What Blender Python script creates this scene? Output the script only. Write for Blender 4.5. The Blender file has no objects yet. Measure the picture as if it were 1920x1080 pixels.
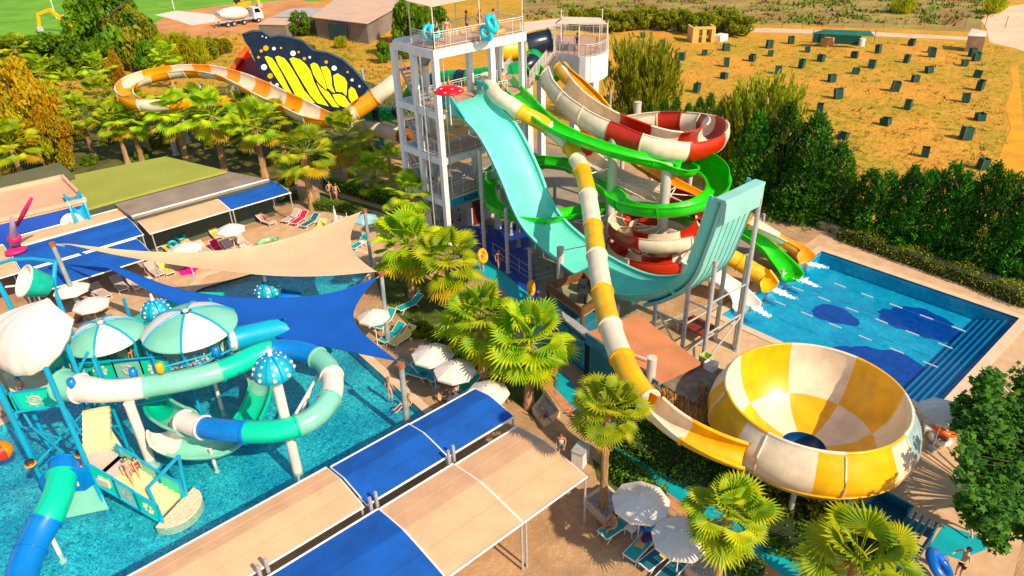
import bpy, bmesh, math, random
from mathutils import Vector, Matrix
from mathutils.geometry import tessellate_polygon
R_=math.radians
random.seed(7)
S=bpy.context.scene
# ---------------- camera (park frame: x along the tower front, y along the slides) ----------------
PS=R_(49.24); CAMH=25.0
CX,CY=-29.126,-41.075
FOC=1347.0; TH=R_(29.85); RO=R_(-1.83)
_fh=Vector((math.cos(PS),math.sin(PS),0)); _fh=Vector((0.6529,0.7575,0)).normalized()
_r=Vector((_fh.y,-_fh.x,0))
FW=(_fh*math.cos(TH)+Vector((0,0,-math.sin(TH)))).normalized()
_u=_r.cross(FW)
RT=math.cos(RO)*_r+math.sin(RO)*_u
UP=-math.sin(RO)*_r+math.cos(RO)*_u
cd=bpy.data.cameras.new('camera'); co=bpy.data.objects.new('camera',cd); S.collection.objects.link(co)
cd.sensor_width=36; cd.lens=FOC/1920*36; cd.clip_end=3000; cd.clip_start=.5
m=Matrix((RT,UP,-FW)).transposed().to_4x4(); m.translation=Vector((CX,CY,CAMH)); co.matrix_world=m
S.camera=co
# ---------------- sky and sun ----------------
SUN_EL=R_(40); SUN_DIR=Vector((.0565,-.998,0)).normalized()*math.cos(SUN_EL)+Vector((0,0,math.sin(SUN_EL)))
w=bpy.data.worlds.new('World'); S.world=w; w.use_nodes=True
nt=w.node_tree; sk=nt.nodes.new('ShaderNodeTexSky'); sk.sky_type='NISHITA'; sk.sun_disc=False
sk.sun_elevation=SUN_EL; sk.sun_rotation=math.atan2(SUN_DIR.x,SUN_DIR.y)
nt.links.new(sk.outputs[0],nt.nodes['Background'].inputs[0]); nt.nodes['Background'].inputs[1].default_value=.145
ld=bpy.data.lights.new('sun','SUN'); ld.energy=5.0; ld.angle=R_(.5); ld.color=(1,.80,.58)
lo=bpy.data.objects.new('sun',ld); S.collection.objects.link(lo); lo.rotation_euler=SUN_DIR.to_track_quat('Z','Y').to_euler()
S.view_settings.view_transform='Standard'; S.view_settings.look='None'; S.view_settings.exposure=.24; S.view_settings.gamma=1
# ---------------- helpers ----------------
def at(px,py,h=0.0):
    d=FW+RT*((px-960)/FOC)-UP*((py-540)/FOC); t=(h-CAMH)/d.z
    return Vector((CX,CY,CAMH))+d*t
def scr(v):
    d=Vector(v)-Vector((CX,CY,CAMH)); z=d.dot(FW)
    return 960+FOC*d.dot(RT)/z,540-FOC*d.dot(UP)/z
def htop(b,ty):
    lo_,hi=b.z,60
    for _ in range(40):
        mm=(lo_+hi)/2
        if scr((b.x,b.y,mm))[1]>ty: lo_=mm
        else: hi=mm
    return lo_
V=Vector
MATS={}
def M(name,col,rough=.55,var=.1,scale=3.,metal=0.,bump=0.,bscale=None,trans=0.,col2=None,spec=.5,obj=False,ramp=(.35,.65)):
    if name in MATS: return MATS[name]
    def sat(c):
        m_=sum(c)/3; return tuple(max(.001,min(.92,m_+(x-m_)*1.18)) for x in c)
    col=sat(col); col2=sat(col2) if col2 else None
    mt=bpy.data.materials.new(name); mt.use_nodes=True; n=mt.node_tree; b=n.nodes['Principled BSDF']
    b.inputs['Roughness'].default_value=rough; b.inputs['Metallic'].default_value=metal
    b.inputs['Specular IOR Level'].default_value=spec
    tc=n.nodes.new('ShaderNodeTexCoord'); ns=n.nodes.new('ShaderNodeTexNoise'); ns.inputs['Scale'].default_value=scale; ns.inputs['Detail'].default_value=6
    n.links.new(tc.outputs['Object'],ns.inputs['Vector'])
    cr=n.nodes.new('ShaderNodeValToRGB'); cr.color_ramp.elements[0].position=ramp[0]; cr.color_ramp.elements[1].position=ramp[1]
    c2=col2 if col2 else tuple(min(1,c*(1+var)) for c in col); c1=col if col2 else tuple(c*(1-var) for c in col)
    cr.color_ramp.elements[0].color=(*c1,1); cr.color_ramp.elements[1].color=(*c2,1)
    n.links.new(ns.outputs['Fac'],cr.inputs[0]); out=cr.outputs[0]
    if obj:
        oi=n.nodes.new('ShaderNodeObjectInfo'); hs=n.nodes.new('ShaderNodeHueSaturation')
        mr=n.nodes.new('ShaderNodeMapRange'); mr.inputs[3].default_value=.75; mr.inputs[4].default_value=1.25
        mh=n.nodes.new('ShaderNodeMapRange'); mh.inputs[3].default_value=.485; mh.inputs[4].default_value=.515
        n.links.new(oi.outputs['Random'],mr.inputs[0]); n.links.new(oi.outputs['Random'],mh.inputs[0]); n.links.new(mr.outputs[0],hs.inputs['Value']); n.links.new(mh.outputs[0],hs.inputs['Hue'])
        n.links.new(out,hs.inputs['Color']); out=hs.outputs[0]
    if 'gelcoat' in name or 'cloth' in name or 'paint' in name:
        mp=n.nodes.new('ShaderNodeMapping'); mp.inputs['Scale'].default_value=(1,1,.22) if 'cloth' not in name else (1,2.5,1); n.links.new(tc.outputs['Object'],mp.inputs[0])
        n3=n.nodes.new('ShaderNodeTexNoise'); n3.inputs['Scale'].default_value=3.2; n3.inputs['Detail'].default_value=9; n3.inputs['Roughness'].default_value=.68; n.links.new(mp.outputs[0],n3.inputs['Vector'])
        c3=n.nodes.new('ShaderNodeValToRGB'); c3.color_ramp.elements[0].position=.34; c3.color_ramp.elements[1].position=.56; c3.color_ramp.elements[0].color=(.74,.70,.64,1); c3.color_ramp.elements[1].color=(1,1,1,1); n.links.new(n3.outputs['Fac'],c3.inputs[0])
        m3=n.nodes.new('ShaderNodeMix'); m3.data_type='RGBA'; m3.blend_type='MULTIPLY'; m3.inputs[0].default_value=.32 if 'cloth' not in name else .14; n.links.new(out,m3.inputs[6]); n.links.new(c3.outputs[0],m3.inputs[7]); out=m3.outputs[2]
        mr3=n.nodes.new('ShaderNodeMapRange'); mr3.inputs[1].default_value=.35; mr3.inputs[2].default_value=.6; mr3.inputs[3].default_value=min(1,rough+.14); mr3.inputs[4].default_value=rough; n.links.new(n3.outputs['Fac'],mr3.inputs[0]); n.links.new(mr3.outputs[0],b.inputs['Roughness'])
    n.links.new(out,b.inputs['Base Color'])
    if bump:
        n2=n.nodes.new('ShaderNodeTexNoise'); n2.inputs['Scale'].default_value=bscale or scale*4; n2.inputs['Detail'].default_value=5
        n.links.new(tc.outputs['Object'],n2.inputs['Vector'])
        bp=n.nodes.new('ShaderNodeBump'); bp.inputs['Strength'].default_value=bump; bp.inputs['Distance'].default_value=.1
        n.links.new(n2.outputs['Fac'],bp.inputs['Height']); n.links.new(bp.outputs[0],b.inputs['Normal'])
    if trans:
        tr=n.nodes.new('ShaderNodeBsdfTranslucent'); mx=n.nodes.new('ShaderNodeMixShader'); mx.inputs[0].default_value=trans
        n.links.new(out,tr.inputs[0]); n.links.new(b.outputs[0],mx.inputs[1]); n.links.new(tr.outputs[0],mx.inputs[2])
        n.links.new(mx.outputs[0],n.nodes['Material Output'].inputs[0])
    MATS[name]=mt; return mt
def tag(o,label=None,cat=None,group=None,kind=None):
    if label:o['label']=label
    if cat:o['category']=cat
    if group:o['group']=group
    if kind:o['kind']=kind
    return o
def thing(name,loc,label,cat,group=None,rz=0):
    o=bpy.data.objects.new(name,None); o.empty_display_size=.3; S.collection.objects.link(o); o.location=loc; o.rotation_euler=(0,0,rz)
    return tag(o,label,cat,group)
def worldloc(o):
    l=V((0,0,0))
    while o is not None: l=l+o.location; o=o.parent
    return l
class MB:
    def __init__(s): s.v=[];s.f=[];s.m=[]
    def add(s,vs,fs,mi=0):
        n=len(s.v); s.v+= [V(x) for x in vs]; s.f+=[tuple(i+n for i in f) for f in fs]; s.m+=[mi]*len(fs); return s
    def box(s,c,d,rz=0,mi=0,mat=None):
        hx,hy,hz=d[0]/2,d[1]/2,d[2]/2
        P=[V((x*hx,y*hy,z*hz)) for z in(-1,1) for x,y in((-1,-1),(1,-1),(1,1),(-1,1))]
        mt=mat if mat else Matrix.Rotation(rz,3,'Z'); P=[mt@p+V(c) for p in P]
        return s.add(P,[(3,2,1,0),(4,5,6,7),(0,1,5,4),(1,2,6,5),(2,3,7,6),(3,0,4,7)],mi)
    def bar(s,a,b,w,h=None,mi=0):   # rectangular bar from a to b
        a,b=V(a),V(b); h=h or w; d=(b-a); L=d.length
        if L<1e-6:return s
        z=d/L; up=V((0,0,1)) if abs(z.z)<.95 else V((1,0,0)); x=z.cross(up).normalized(); y=x.cross(z)
        mt=Matrix((x,y,z)).transposed(); return s.box((a+b)/2,(w,h,L),mat=mt,mi=mi)
    def cyl(s,a,b,r,r2=None,n=10,mi=0,cap=True):
        a,b=V(a),V(b); r2=r if r2 is None else r2; d=(b-a)
        if d.length<1e-6:return s
        z=d.normalized(); up=V((0,0,1)) if abs(z.z)<.95 else V((1,0,0)); x=z.cross(up).normalized(); y=z.cross(x)
        P=[];
        for c,q in((a,r),(b,r2)):
            for k in range(n):
                t=2*math.pi*k/n; P.append(c+x*(q*math.cos(t))+y*(q*math.sin(t)))
        F=[(k,(k+1)%n,n+(k+1)%n,n+k) for k in range(n)]
        if cap: F+=[tuple(range(n-1,-1,-1)),tuple(range(n,2*n))]
        return s.add(P,F,mi)
    def tube(s,pts,r,n=8,mi=0):
        pts=[V(p) for p in pts]; rs=r if isinstance(r,(list,tuple)) else [r]*len(pts); P=[]
        up=V((0,0,1))
        for i,p in enumerate(pts):
            z=(pts[min(i+1,len(pts)-1)]-pts[max(i-1,0)]).normalized(); u=up if abs(z.z)<.95 else V((1,0,0))
            x=z.cross(u).normalized(); y=z.cross(x)
            for k in range(n):
                t=2*math.pi*k/n; P.append(p+x*(rs[i]*math.cos(t))+y*(rs[i]*math.sin(t)))
        F=[]
        for i in range(len(pts)-1):
            for k in range(n): F.append((i*n+k,i*n+(k+1)%n,(i+1)*n+(k+1)%n,(i+1)*n+k))
        F+=[tuple(range(n-1,-1,-1)),tuple(range((len(pts)-1)*n,len(pts)*n))]
        return s.add(P,F,mi)
    def prism(s,poly,z0,z1,mi=0):   # poly: list of xy(z); top z1 bottom z0
        n=len(poly); P=[V((p[0],p[1],z0)) for p in poly]+[V((p[0],p[1],z1)) for p in poly]
        ar=sum(poly[i][0]*poly[(i+1)%n][1]-poly[(i+1)%n][0]*poly[i][1] for i in range(n))
        F=[(i,(i+1)%n,n+(i+1)%n,n+i) for i in range(n)]+[tuple(range(n-1,-1,-1)),tuple(range(n,2*n))]
        if ar<0:F=[tuple(reversed(f)) for f in F]
        return s.add(P,F,mi)
    def slab(s,corners,t,mi=0):     # thick quad/polygon with free corners (top surface given)
        n=len(corners); c=[V(p) for p in corners]; nn=(c[1]-c[0]).cross(c[2]-c[0]).normalized()
        if nn.z<0: c.reverse()
        P=c+[p-V((0,0,t)) for p in c]
        return s.add(P,[tuple(range(n)),tuple(range(2*n-1,n-1,-1))]+[(i,n+i,n+(i+1)%n,(i+1)%n) for i in range(n)],mi)
    def lathe(s,c,prof,n=24,mi=0,mat=None,mfun=None):
        mt=mat or Matrix.Identity(3); P=[];F=[];mm=[]
        for r,z in prof:
            for k in range(n):
                t=2*math.pi*k/n; P.append(V(c)+mt@V((r*math.cos(t),r*math.sin(t),z)))
        base=len(s.v); s.v+=P
        for i in range(len(prof)-1):
            for k in range(n):
                s.f.append((base+i*n+k,base+i*n+(k+1)%n,base+(i+1)*n+(k+1)%n,base+(i+1)*n+k)); s.m.append(mfun(i,k) if mfun else mi)
        return s
    def ball(s,c,r,n=12,mi=0,sc=(1,1,1),mat=None):
        mt=mat or Matrix.Identity(3); q=max(4,n//2); P=[]
        for i in range(q+1):
            a=math.pi*i/q
            for k in range(n):
                t=2*math.pi*k/n; P.append(V(c)+mt@V((r*sc[0]*math.sin(a)*math.cos(t),r*sc[1]*math.sin(a)*math.sin(t),r*sc[2]*math.cos(a))))
        F=[(i*n+k,(i+1)*n+k,(i+1)*n+(k+1)%n,i*n+(k+1)%n) for i in range(q) for k in range(n)]
        return s.add(P,F,mi)
    def torus(s,c,R,r,n=24,m=10,mi=0,mat=None,mfun=None):
        mt=mat or Matrix.Identity(3); base=len(s.v)
        for i in range(n):
            a=2*math.pi*i/n
            for k in range(m):
                t=2*math.pi*k/m; q=R+r*math.cos(t); s.v.append(V(c)+mt@V((q*math.cos(a),q*math.sin(a),r*math.sin(t))))
        for i in range(n):
            for k in range(m):
                s.f.append((base+i*m+k,base+((i+1)%n)*m+k,base+((i+1)%n)*m+(k+1)%m,base+i*m+(k+1)%m)); s.m.append(mfun(i,k) if mfun else mi)
        return s
    def build(s,name,mats,parent=None,smooth=False,label=None,angle=None):
        me=bpy.data.meshes.new(name); off=worldloc(parent) if parent else V((0,0,0))
        me.from_pydata([tuple(v-off) for v in s.v],[],s.f)
        mats=mats if isinstance(mats,(list,tuple)) else [mats]
        for mt in mats: me.materials.append(mt)
        if len(mats)>1: me.polygons.foreach_set('material_index',s.m)
        if smooth: me.polygons.foreach_set('use_smooth',[True]*len(s.f))
        me.update(); o=bpy.data.objects.new(name,me); S.collection.objects.link(o)
        if smooth and angle:
            try: me.set_sharp_from_angle(angle=R_(angle))
            except Exception: pass
        if parent: o.parent=parent
        if label:o['label']=label
        return o
def kids(o): return [c for c in bpy.data.objects if c.parent==o]
def dup(root,loc,rz=0,label=None,scale=None,parent=None,_idx=None):
    if _idx is None:
        _idx={}
        for c in bpy.data.objects:
            if c.parent: _idx.setdefault(c.parent.name,[]).append(c)
    r=root.copy(); S.collection.objects.link(r)
    if parent is None:
        r.location=loc; r.rotation_euler=(0,0,rz)
        if scale: r.scale=(scale,)*3 if not isinstance(scale,tuple) else scale
        if label:r['label']=label
    else: r.parent=parent
    for c in _idx.get(root.name,[]): dup(c,None,parent=r,_idx=_idx)
    return r
def smooth_path(P,step=.4):
    P=[V(p) for p in P]; out=[]
    Q=[P[0]*2-P[1]]+P+[P[-1]*2-P[-2]]
    for i in range(1,len(Q)-2):
        p0,p1,p2,p3=Q[i-1:i+3]; n=max(2,int((p2-p1).length/step))
        for k in range(n):
            t=k/n; out.append(.5*((2*p1)+(p2-p0)*t+(2*p0-5*p1+4*p2-p3)*t*t+(3*p1-p0-3*p2+p3)*t**3))
    out.append(P[-1]); return out
def interp(tab,x):
    if isinstance(tab,(int,float)): return tab
    if x<=tab[0][0]: return tab[0][1]
    for (a,va),(b,vb) in zip(tab,tab[1:]):
        if x<=b: return va+(vb-va)*(x-a)/(b-a)
    return tab[-1][1]
def flume(mb,P,r,half=95,bank=0,segs=None,n=18,th=.05,flange=.07,seglen=None,cyc=(0,1),step=.35,lip=.09):
    """sweep a trough/tube; r, half, bank may be tables over 0..1; colours per segment"""
    P=smooth_path(P,step); L=[0]
    for a,b in zip(P,P[1:]): L.append(L[-1]+(b-a).length)
    T=L[-1]; N=len(P); nf=max(1,round(T/seglen)) if seglen else 1
    def segof(d):
        if segs:
            for e,mi in segs:
                if d/T<=e+1e-6: return mi
            return segs[-1][1]
        return cyc[int(d/T*nf-1e-6)%len(cyc)]
    fr=[]
    for i,p in enumerate(P):
        t=(P[min(i+1,N-1)]-P[max(i-1,0)]).normalized(); x=t.cross(V((0,0,1)));
        x=x.normalized() if x.length>1e-3 else V((1,0,0)); u=x.cross(t)
        bk=R_(interp(bank,L[i]/T)); x2=x*math.cos(bk)+u*math.sin(bk); u2=-x*math.sin(bk)+u*math.cos(bk)
        fr.append((p,x2,u2))
    def ring(i,dr,full=False):
        p,x,u=fr[i]; f=L[i]/T; rr=interp(r,f)+dr; hf=R_(min(180,interp(half,f)))
        return [p+x*(rr*math.sin(-hf+2*hf*k/n))-u*(rr*math.cos(-hf+2*hf*k/n)) for k in range(n+1)]
    base=len(mb.v); W=2*(n+1)
    for i in range(N):
        o=ring(i,0); a=ring(i,-th); mb.v+=o+a
    for i in range(N-1):
        mi=segof((L[i]+L[i+1])/2); b0=base+i*W; b1=b0+W
        for k in range(n):
            mb.f.append((b0+k,b1+k,b1+k+1,b0+k+1)); mb.m.append(mi)
            q=n+1; mb.f.append((b0+q+k+1,b1+q+k+1,b1+q+k,b0+q+k)); mb.m.append(mi)
        hf=interp(half,L[i]/T)
        if hf<178:
            mb.f.append((b0,b0+n+1,b1+n+1,b1)); mb.m.append(mi)
            mb.f.append((b0+n,b1+n,b1+2*n+1,b0+2*n+1)); mb.m.append(mi)
            if lip:   # outward rolled lip along both rims
                for sgn,kk in((-1,0),(1,n)):
                    p0,x0,u0=fr[i];p1,x1,u1=fr[i+1]; A=mb.v[b0+kk];B=mb.v[b1+kk]
                    oo=[A,B,B+x1*lip*sgn,A+x0*lip*sgn]; dn=[q-V((0,0,.05)) for q in oo]
                    nb=len(mb.v); mb.v+=oo+dn
                    mb.f+=[(nb,nb+1,nb+2,nb+3),(nb+7,nb+6,nb+5,nb+4),(nb+2,nb+6,nb+7,nb+3)]; mb.m+=[mi]*3
    for e in(0,N-1):
        b0=base+e*W; mi=segof(L[e])
        for k in range(n): mb.f.append((b0+k,b0+k+1,b0+n+2+k,b0+n+1+k)); mb.m.append(mi)
    if flange and (seglen or segs):
        bounds=[T*k/nf for k in range(nf+1)] if not segs else [0]+[e*T for e,_ in segs]
        for d in bounds:
            i=min(range(N),key=lambda q:abs(L[q]-d)); p,x,u=fr[i]; t=u.cross(x)*-1
            mi=segof(min(T*.999,d+.05)); A=ring(i,flange); B=ring(i,-.004 if True else 0)
            nb=len(mb.v); tt=t*.05
            mb.v+=[q-tt for q in A]+[q+tt for q in A]+[q-tt for q in B]+[q+tt for q in B]; m1=n+1
            for k in range(n):
                mb.f+=[(nb+k,nb+m1+k,nb+m1+k+1,nb+k+1),(nb+2*m1+k,nb+k,nb+k+1,nb+2*m1+k+1),(nb+m1+k,nb+3*m1+k,nb+3*m1+k+1,nb+m1+k+1)]; mb.m+=[mi]*3
    return P,L
def posts(parent,mat,lst,name='support_post'):
    for b,t,r in lst:
        m_=MB(); column(m_,V(b),V(t),r); m_.build(name,mat,parent,smooth=True,angle=40)
def bars(parent,mat,lst,name='brace'):
    for x in lst:
        m_=MB(); m_.cyl(x[0],x[1],x[2],n=8); m_.build(name,mat,parent)
def column(mb,base,top,r=.3,mi=0):
    mb.cyl(base,top,r,n=16,mi=mi); mb.cyl(V(base),V(base)+V((0,0,.06)),r*1.6,n=16,mi=mi)
    if r>.12: mb.cyl(V(top),V(top)+V((0,0,.05)),r*1.06,n=16,mi=mi)
# ---------------- palette ----------------
W_=M('white_paint',(.78,.76,.73),.45,.06,1.2)
CREAM=M('cream_gelcoat',(.76,.66,.50),.32,.11,1.1)
YEL=M('yellow_gelcoat',(.74,.42,.001),.28,.13,1.1)
ORG=M('orange_gelcoat',(.80,.32,.008),.28,.08,.8)
RED=M('red_gelcoat',(.40,.04,.018),.28,.1,.8)
GRN=M('green_gelcoat',(.04,.52,.008),.3,.14,1.0)
DGRN=M('deep_green_gelcoat',(.01,.30,.09),.22,.1,.8)
TURQ=M('turquoise_gelcoat',(.17,.62,.51),.42,.09,.7)
TRIM=M('turquoise_trim',(.20,.62,.52),.35,.05,.5)
STEEL=M('galvanised_steel',(.46,.46,.45),.45,.12,4,metal=.25)
GPOLE=M('grey_painted_column',(.55,.52,.47),.5,.08,1.5)
KGRN=M('mint_green_panel',(.03,.55,.35),.3,.06,.8)
KTEAL=M('pale_teal_panel',(.22,.52,.40),.3,.08,.8)
KBLUE=M('aqua_blue_steel',(.01,.33,.50),.35,.08,1)
KDBL=M('strong_blue_gelcoat',(.005,.20,.55),.25,.08,1)
KWHT=M('warm_white_gelcoat',(.80,.72,.64),.3,.04,1)
KSTEP=M('cream_steps',(.78,.66,.40),.5,.08,2)
BLUECL=M('blue_shade_cloth',(.004,.115,.42),.75,.16,.9,trans=.12,bump=.25,bscale=1.6)
BEIGECL=M('beige_shade_cloth',(.78,.50,.31),.8,.09,.8,trans=.15,bump=.25,bscale=1.6)
SAILB=M('blue_sail_cloth',(.004,.13,.50),.7,.08,.6,trans=.2)
SAILC=M('cream_sail_cloth',(.84,.64,.42),.8,.05,.6,trans=.25)
DARK=M('dark_rubber',(.02,.02,.022),.6)
BLACK=M('black_gloss',(.012,.02,.035),.25,.2,1)
# ================= SETTING =================
def sheet(name,poly,z,mat,holes=(),kind='structure'):
    if holes:
        from mathutils.geometry import delaunay_2d_cdt
        vv=[];ee=[]
        for l in [poly]+list(holes):
            n0=len(vv); vv+=[V((p[0],p[1])) for p in l]; ee+=[(n0+i,n0+(i+1)%len(l)) for i in range(len(l))]
        ov,oe,of=delaunay_2d_cdt(vv,ee,[],0,1e-5)[:3]
        def inside(c,l):
            r=False
            for i in range(len(l)):
                a,b=l[i],l[i-1]
                if (a[1]>c.y)!=(b[1]>c.y) and c.x<(b[0]-a[0])*(c.y-a[1])/(b[1]-a[1])+a[0]: r=not r
            return r
        F=[]
        for f in of:
            c=sum((ov[i] for i in f),V((0,0)))/len(f)
            if inside(c,poly) and not any(inside(c,h) for h in holes):
                A,B,C=[ov[i] for i in f[:3]]; F.append(tuple(f) if (B-A).cross(C-A)>0 else tuple(reversed(f)))
        mb=MB(); mb.add([(p.x,p.y,z) for p in ov],F); o=mb.build(name,mat); o['kind']=kind; return o
    loops=[[V((p[0],p[1],z)) for p in poly]]+[[V((p[0],p[1],z)) for p in h] for h in holes]
    tr=tessellate_polygon(loops); vs=[v for l in loops for v in l]; mb=MB()
    fs=[]
    for t in tr:
        a,b,c=[vs[i] for i in t]; fs.append(t if (b-a).cross(c-a).z>0 else tuple(reversed(t)))
    mb.add(vs,fs); o=mb.build(name,mat); o['kind']=kind; return o
# dry field ground material
def ground_mat():
    mt=bpy.data.materials.new('dry_field'); mt.use_nodes=True; n=mt.node_tree; b=n.nodes['Principled BSDF']; b.inputs['Roughness'].default_value=.95; b.inputs['Specular IOR Level'].default_value=.1
    tc=n.nodes.new('ShaderNodeTexCoord')
    def noise(s,d=8,ro=.6):
        q=n.nodes.new('ShaderNodeTexNoise'); q.inputs['Scale'].default_value=s; q.inputs['Detail'].default_value=d; q.inputs['Roughness'].default_value=ro; n.links.new(tc.outputs['Object'],q.inputs['Vector']); return q.outputs['Fac']
    def ramp(f,a,b_,c0,c1):
        q=n.nodes.new('ShaderNodeValToRGB'); e=q.color_ramp.elements; e[0].position=a;e[1].position=b_;e[0].color=(*c0,1);e[1].color=(*c1,1); n.links.new(f,q.inputs[0]); return q.outputs[0]
    def mix(f,a,b_):
        q=n.nodes.new('ShaderNodeMix'); q.data_type='RGBA'; n.links.new(f,q.inputs[0]); n.links.new(a,q.inputs[6]); n.links.new(b_,q.inputs[7]); return q.outputs[2]
    soil=ramp(noise(.35),.3,.7,(.56,.25,.03),(.72,.37,.055))
    gr=ramp(noise(1.1),.3,.7,(.20,.22,.012),(.44,.34,.03))
    m1=ramp(noise(.07,9,.62),.42,.56,(0,0,0),(1,1,1)); m2=ramp(noise(.9,8,.7),.40,.58,(0,0,0),(1,1,1))
    mm=n.nodes.new('ShaderNodeMix'); mm.data_type='RGBA'; mm.blend_type='MULTIPLY'; mm.inputs[0].default_value=1; n.links.new(m1,mm.inputs[6]); n.links.new(m2,mm.inputs[7])
    c=mix(mm.outputs[2],soil,gr)
    dk=ramp(noise(3.5,6,.7),.34,.5,(.62,.55,.5),(1,1,1)); m3=n.nodes.new('ShaderNodeMix'); m3.data_type='RGBA'; m3.blend_type='MULTIPLY'; m3.inputs[0].default_value=.8; n.links.new(c,m3.inputs[6]); n.links.new(dk,m3.inputs[7])
    n.links.new(m3.outputs[2],b.inputs['Base Color'])
    bp=n.nodes.new('ShaderNodeBump'); bp.inputs['Strength'].default_value=.6; bp.inputs['Distance'].default_value=.3; n.links.new(noise(2.2),bp.inputs['Height']); n.links.new(bp.outputs[0],b.inputs['Normal'])
    return mt
POOL=[(6.6,-20.2),(19.5,-20.2),(19.5,-33.3),(6.6,-33.3)]
kp=[at(*q) for q in ((797,777),(648,643),(652,560),(690,515),(692,480),(655,468),(560,480),(470,500),(430,503),(385,518),(360,543),(300,578),(180,640),(30,785),(-150,860))]
KPOOL=[(p.x,p.y) for p in kp]+[(-40,-16.5),(-13.15,-16.5)]
big=900
sheet('ground',[(-big,-big),(big,-big),(big,big),(-big,big)],0,ground_mat(),[POOL,KPOOL])
def brick_mat(name,c1,c2,mortar,scale,rot=0,bw=.5,rh=.25,mort=.02,rough=.8):
    mt=bpy.data.materials.new(name); mt.use_nodes=True; n=mt.node_tree; b=n.nodes['Principled BSDF']; b.inputs['Roughness'].default_value=rough; b.inputs['Specular IOR Level'].default_value=.2
    tc=n.nodes.new('ShaderNodeTexCoord'); mp=n.nodes.new('ShaderNodeMapping'); mp.inputs['Rotation'].default_value=(0,0,rot); n.links.new(tc.outputs['Object'],mp.inputs[0])
    br=n.nodes.new('ShaderNodeTexBrick'); br.inputs['Scale'].default_value=scale; br.inputs['Color1'].default_value=(*c1,1); br.inputs['Color2'].default_value=(*c2,1); br.inputs['Mortar'].default_value=(*mortar,1)
    br.inputs['Mortar Size'].default_value=mort; br.inputs['Brick Width'].default_value=bw; br.inputs['Row Height'].default_value=rh; n.links.new(mp.outputs[0],br.inputs['Vector'])
    ns=n.nodes.new('ShaderNodeTexNoise'); ns.inputs['Scale'].default_value=.7; ns.inputs['Detail'].default_value=8; n.links.new(tc.outputs['Object'],ns.inputs['Vector'])
    cr=n.nodes.new('ShaderNodeValToRGB'); cr.color_ramp.elements[0].position=.3; cr.color_ramp.elements[1].position=.65; cr.color_ramp.elements[0].color=(.72,.7,.68,1); cr.color_ramp.elements[1].color=(1.05,1.05,1.05,1); n.links.new(ns.outputs['Fac'],cr.inputs[0])
    mx=n.nodes.new('ShaderNodeMix'); mx.data_type='RGBA'; mx.blend_type='MULTIPLY'; mx.inputs[0].default_value=1; n.links.new(br.outputs['Color'],mx.inputs[6]); n.links.new(cr.outputs[0],mx.inputs[7]); n.links.new(mx.outputs[2],b.inputs['Base Color'])
    bp=n.nodes.new('ShaderNodeBump'); bp.inputs['Strength'].default_value=.25; bp.inputs['Distance'].default_value=.02; n.links.new(ns.outputs['Fac'],bp.inputs['Height']); n.links.new(bp.outputs[0],b.inputs['Normal'])
    return mt
PAVE=brick_mat('herringbone_paving',(.56,.36,.19),(.46,.28,.14),(.36,.23,.13),2.2)
DECK=M('pool_deck_stone',(.50,.34,.21),.75,.0,1.2,col2=(.62,.43,.27),bump=.1)
sheet('park_paving',[(-60,-60),(24,-60),(24,-18.5),(24,22),(-2,22),(-60,22)],.004,PAVE,[POOL,KPOOL])
GRASSD=M('planted_soil_and_grass',(.035,.06,.010),.95,0,1.5,col2=(.10,.13,.02),bump=.4,bscale=12)
def psheet(name,px,z,mat,kind='structure'): return sheet(name,[at(*q) for q in px],z,mat)
# decks
sheet('pool_deck',[(-4.6,-20.5),(23.0,-18.6),(23.0,-35.5),(-4,-40),(-6.5,-36),(-5,-26)],.008,DECK,[POOL])
sheet('park_garden_soil',[(-50,24),(24,24),(24,60),(-50,80),(-90,60)],.008,M('shady_soil',(.05,.06,.018),.95,0,.8,col2=(.13,.12,.03),bump=.4))
psheet('garden_bed',((700,505),(768,500),(860,560),(960,640),(1035,750),(1010,790),(940,735),(880,690),(760,605),(715,560)),.012,GRASSD)
psheet('garden_strip',((1110,860),(1170,905),(1330,1050),(1390,1100),(1330,1110),(1240,1030),(1120,900)),.014,GRASSD)
psheet('shrub_bed',((1080,740),(1240,850),(1290,880),(1460,1010),(1560,1080),(1680,1080),(1640,990),(1600,950),(1420,900),(1330,850),(1230,780)),.012,GRASSD)
psheet('hedge_bed',((600,360),(760,405),(770,440),(700,420),(600,390)),.012,GRASSD)
psheet('lounge_deck',((420,440),(660,385),(720,400),(740,470),(690,500),(520,500),(380,540),(180,640),(60,620),(190,520)),.016,DECK)
TPATH=M('turquoise_path_coating',(.005,.36,.40),.5,.12,1.2)
lp=[(878,492),(945,545),(985,600),(1022,709),(1080,770),(1167,857),(1250,923),(1377,1013),(1480,1090)]
rp=[(1560,1090),(1440,1017),(1273,887),(1213,850),(1140,780),(1083,732),(1050,690),(1015,600),(990,550),(905,480)]
psheet('turquoise_path',lp+rp,.020,TPATH)
BPAINT=M('blue_floor_coating',(.004,.05,.30),.5,.1,1)
psheet('blue_floor',((862,425),(990,420),(1010,560),(960,548),(905,470)),.016,BPAINT)
psheet('stone_edge_strip',((1010,709),(1022,709),(1080,770),(1167,857),(1250,923),(1377,1013),(1480,1090),(1440,1090),(1350,1025),(1230,930),(1150,862),(1060,775)),.024,M('terracotta_edging',(.50,.25,.14),.8,.12,2))
# shady service ground round the slides
sheet('slide_yard',[(-1,-16),(19,-17),(22,12),(10,14),(-1,0)],.012,M('concrete_yard',(.27,.23,.18),.85,.15,.6,bump=.1))
sheet('asphalt_yard',[(19.9,-35.9),(26,-33.5),(60,-42),(60,-60),(0,-60),(3,-42)],.012,M('grey_asphalt',(.10,.09,.075),.9,.2,1.2,bump=.2))
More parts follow.
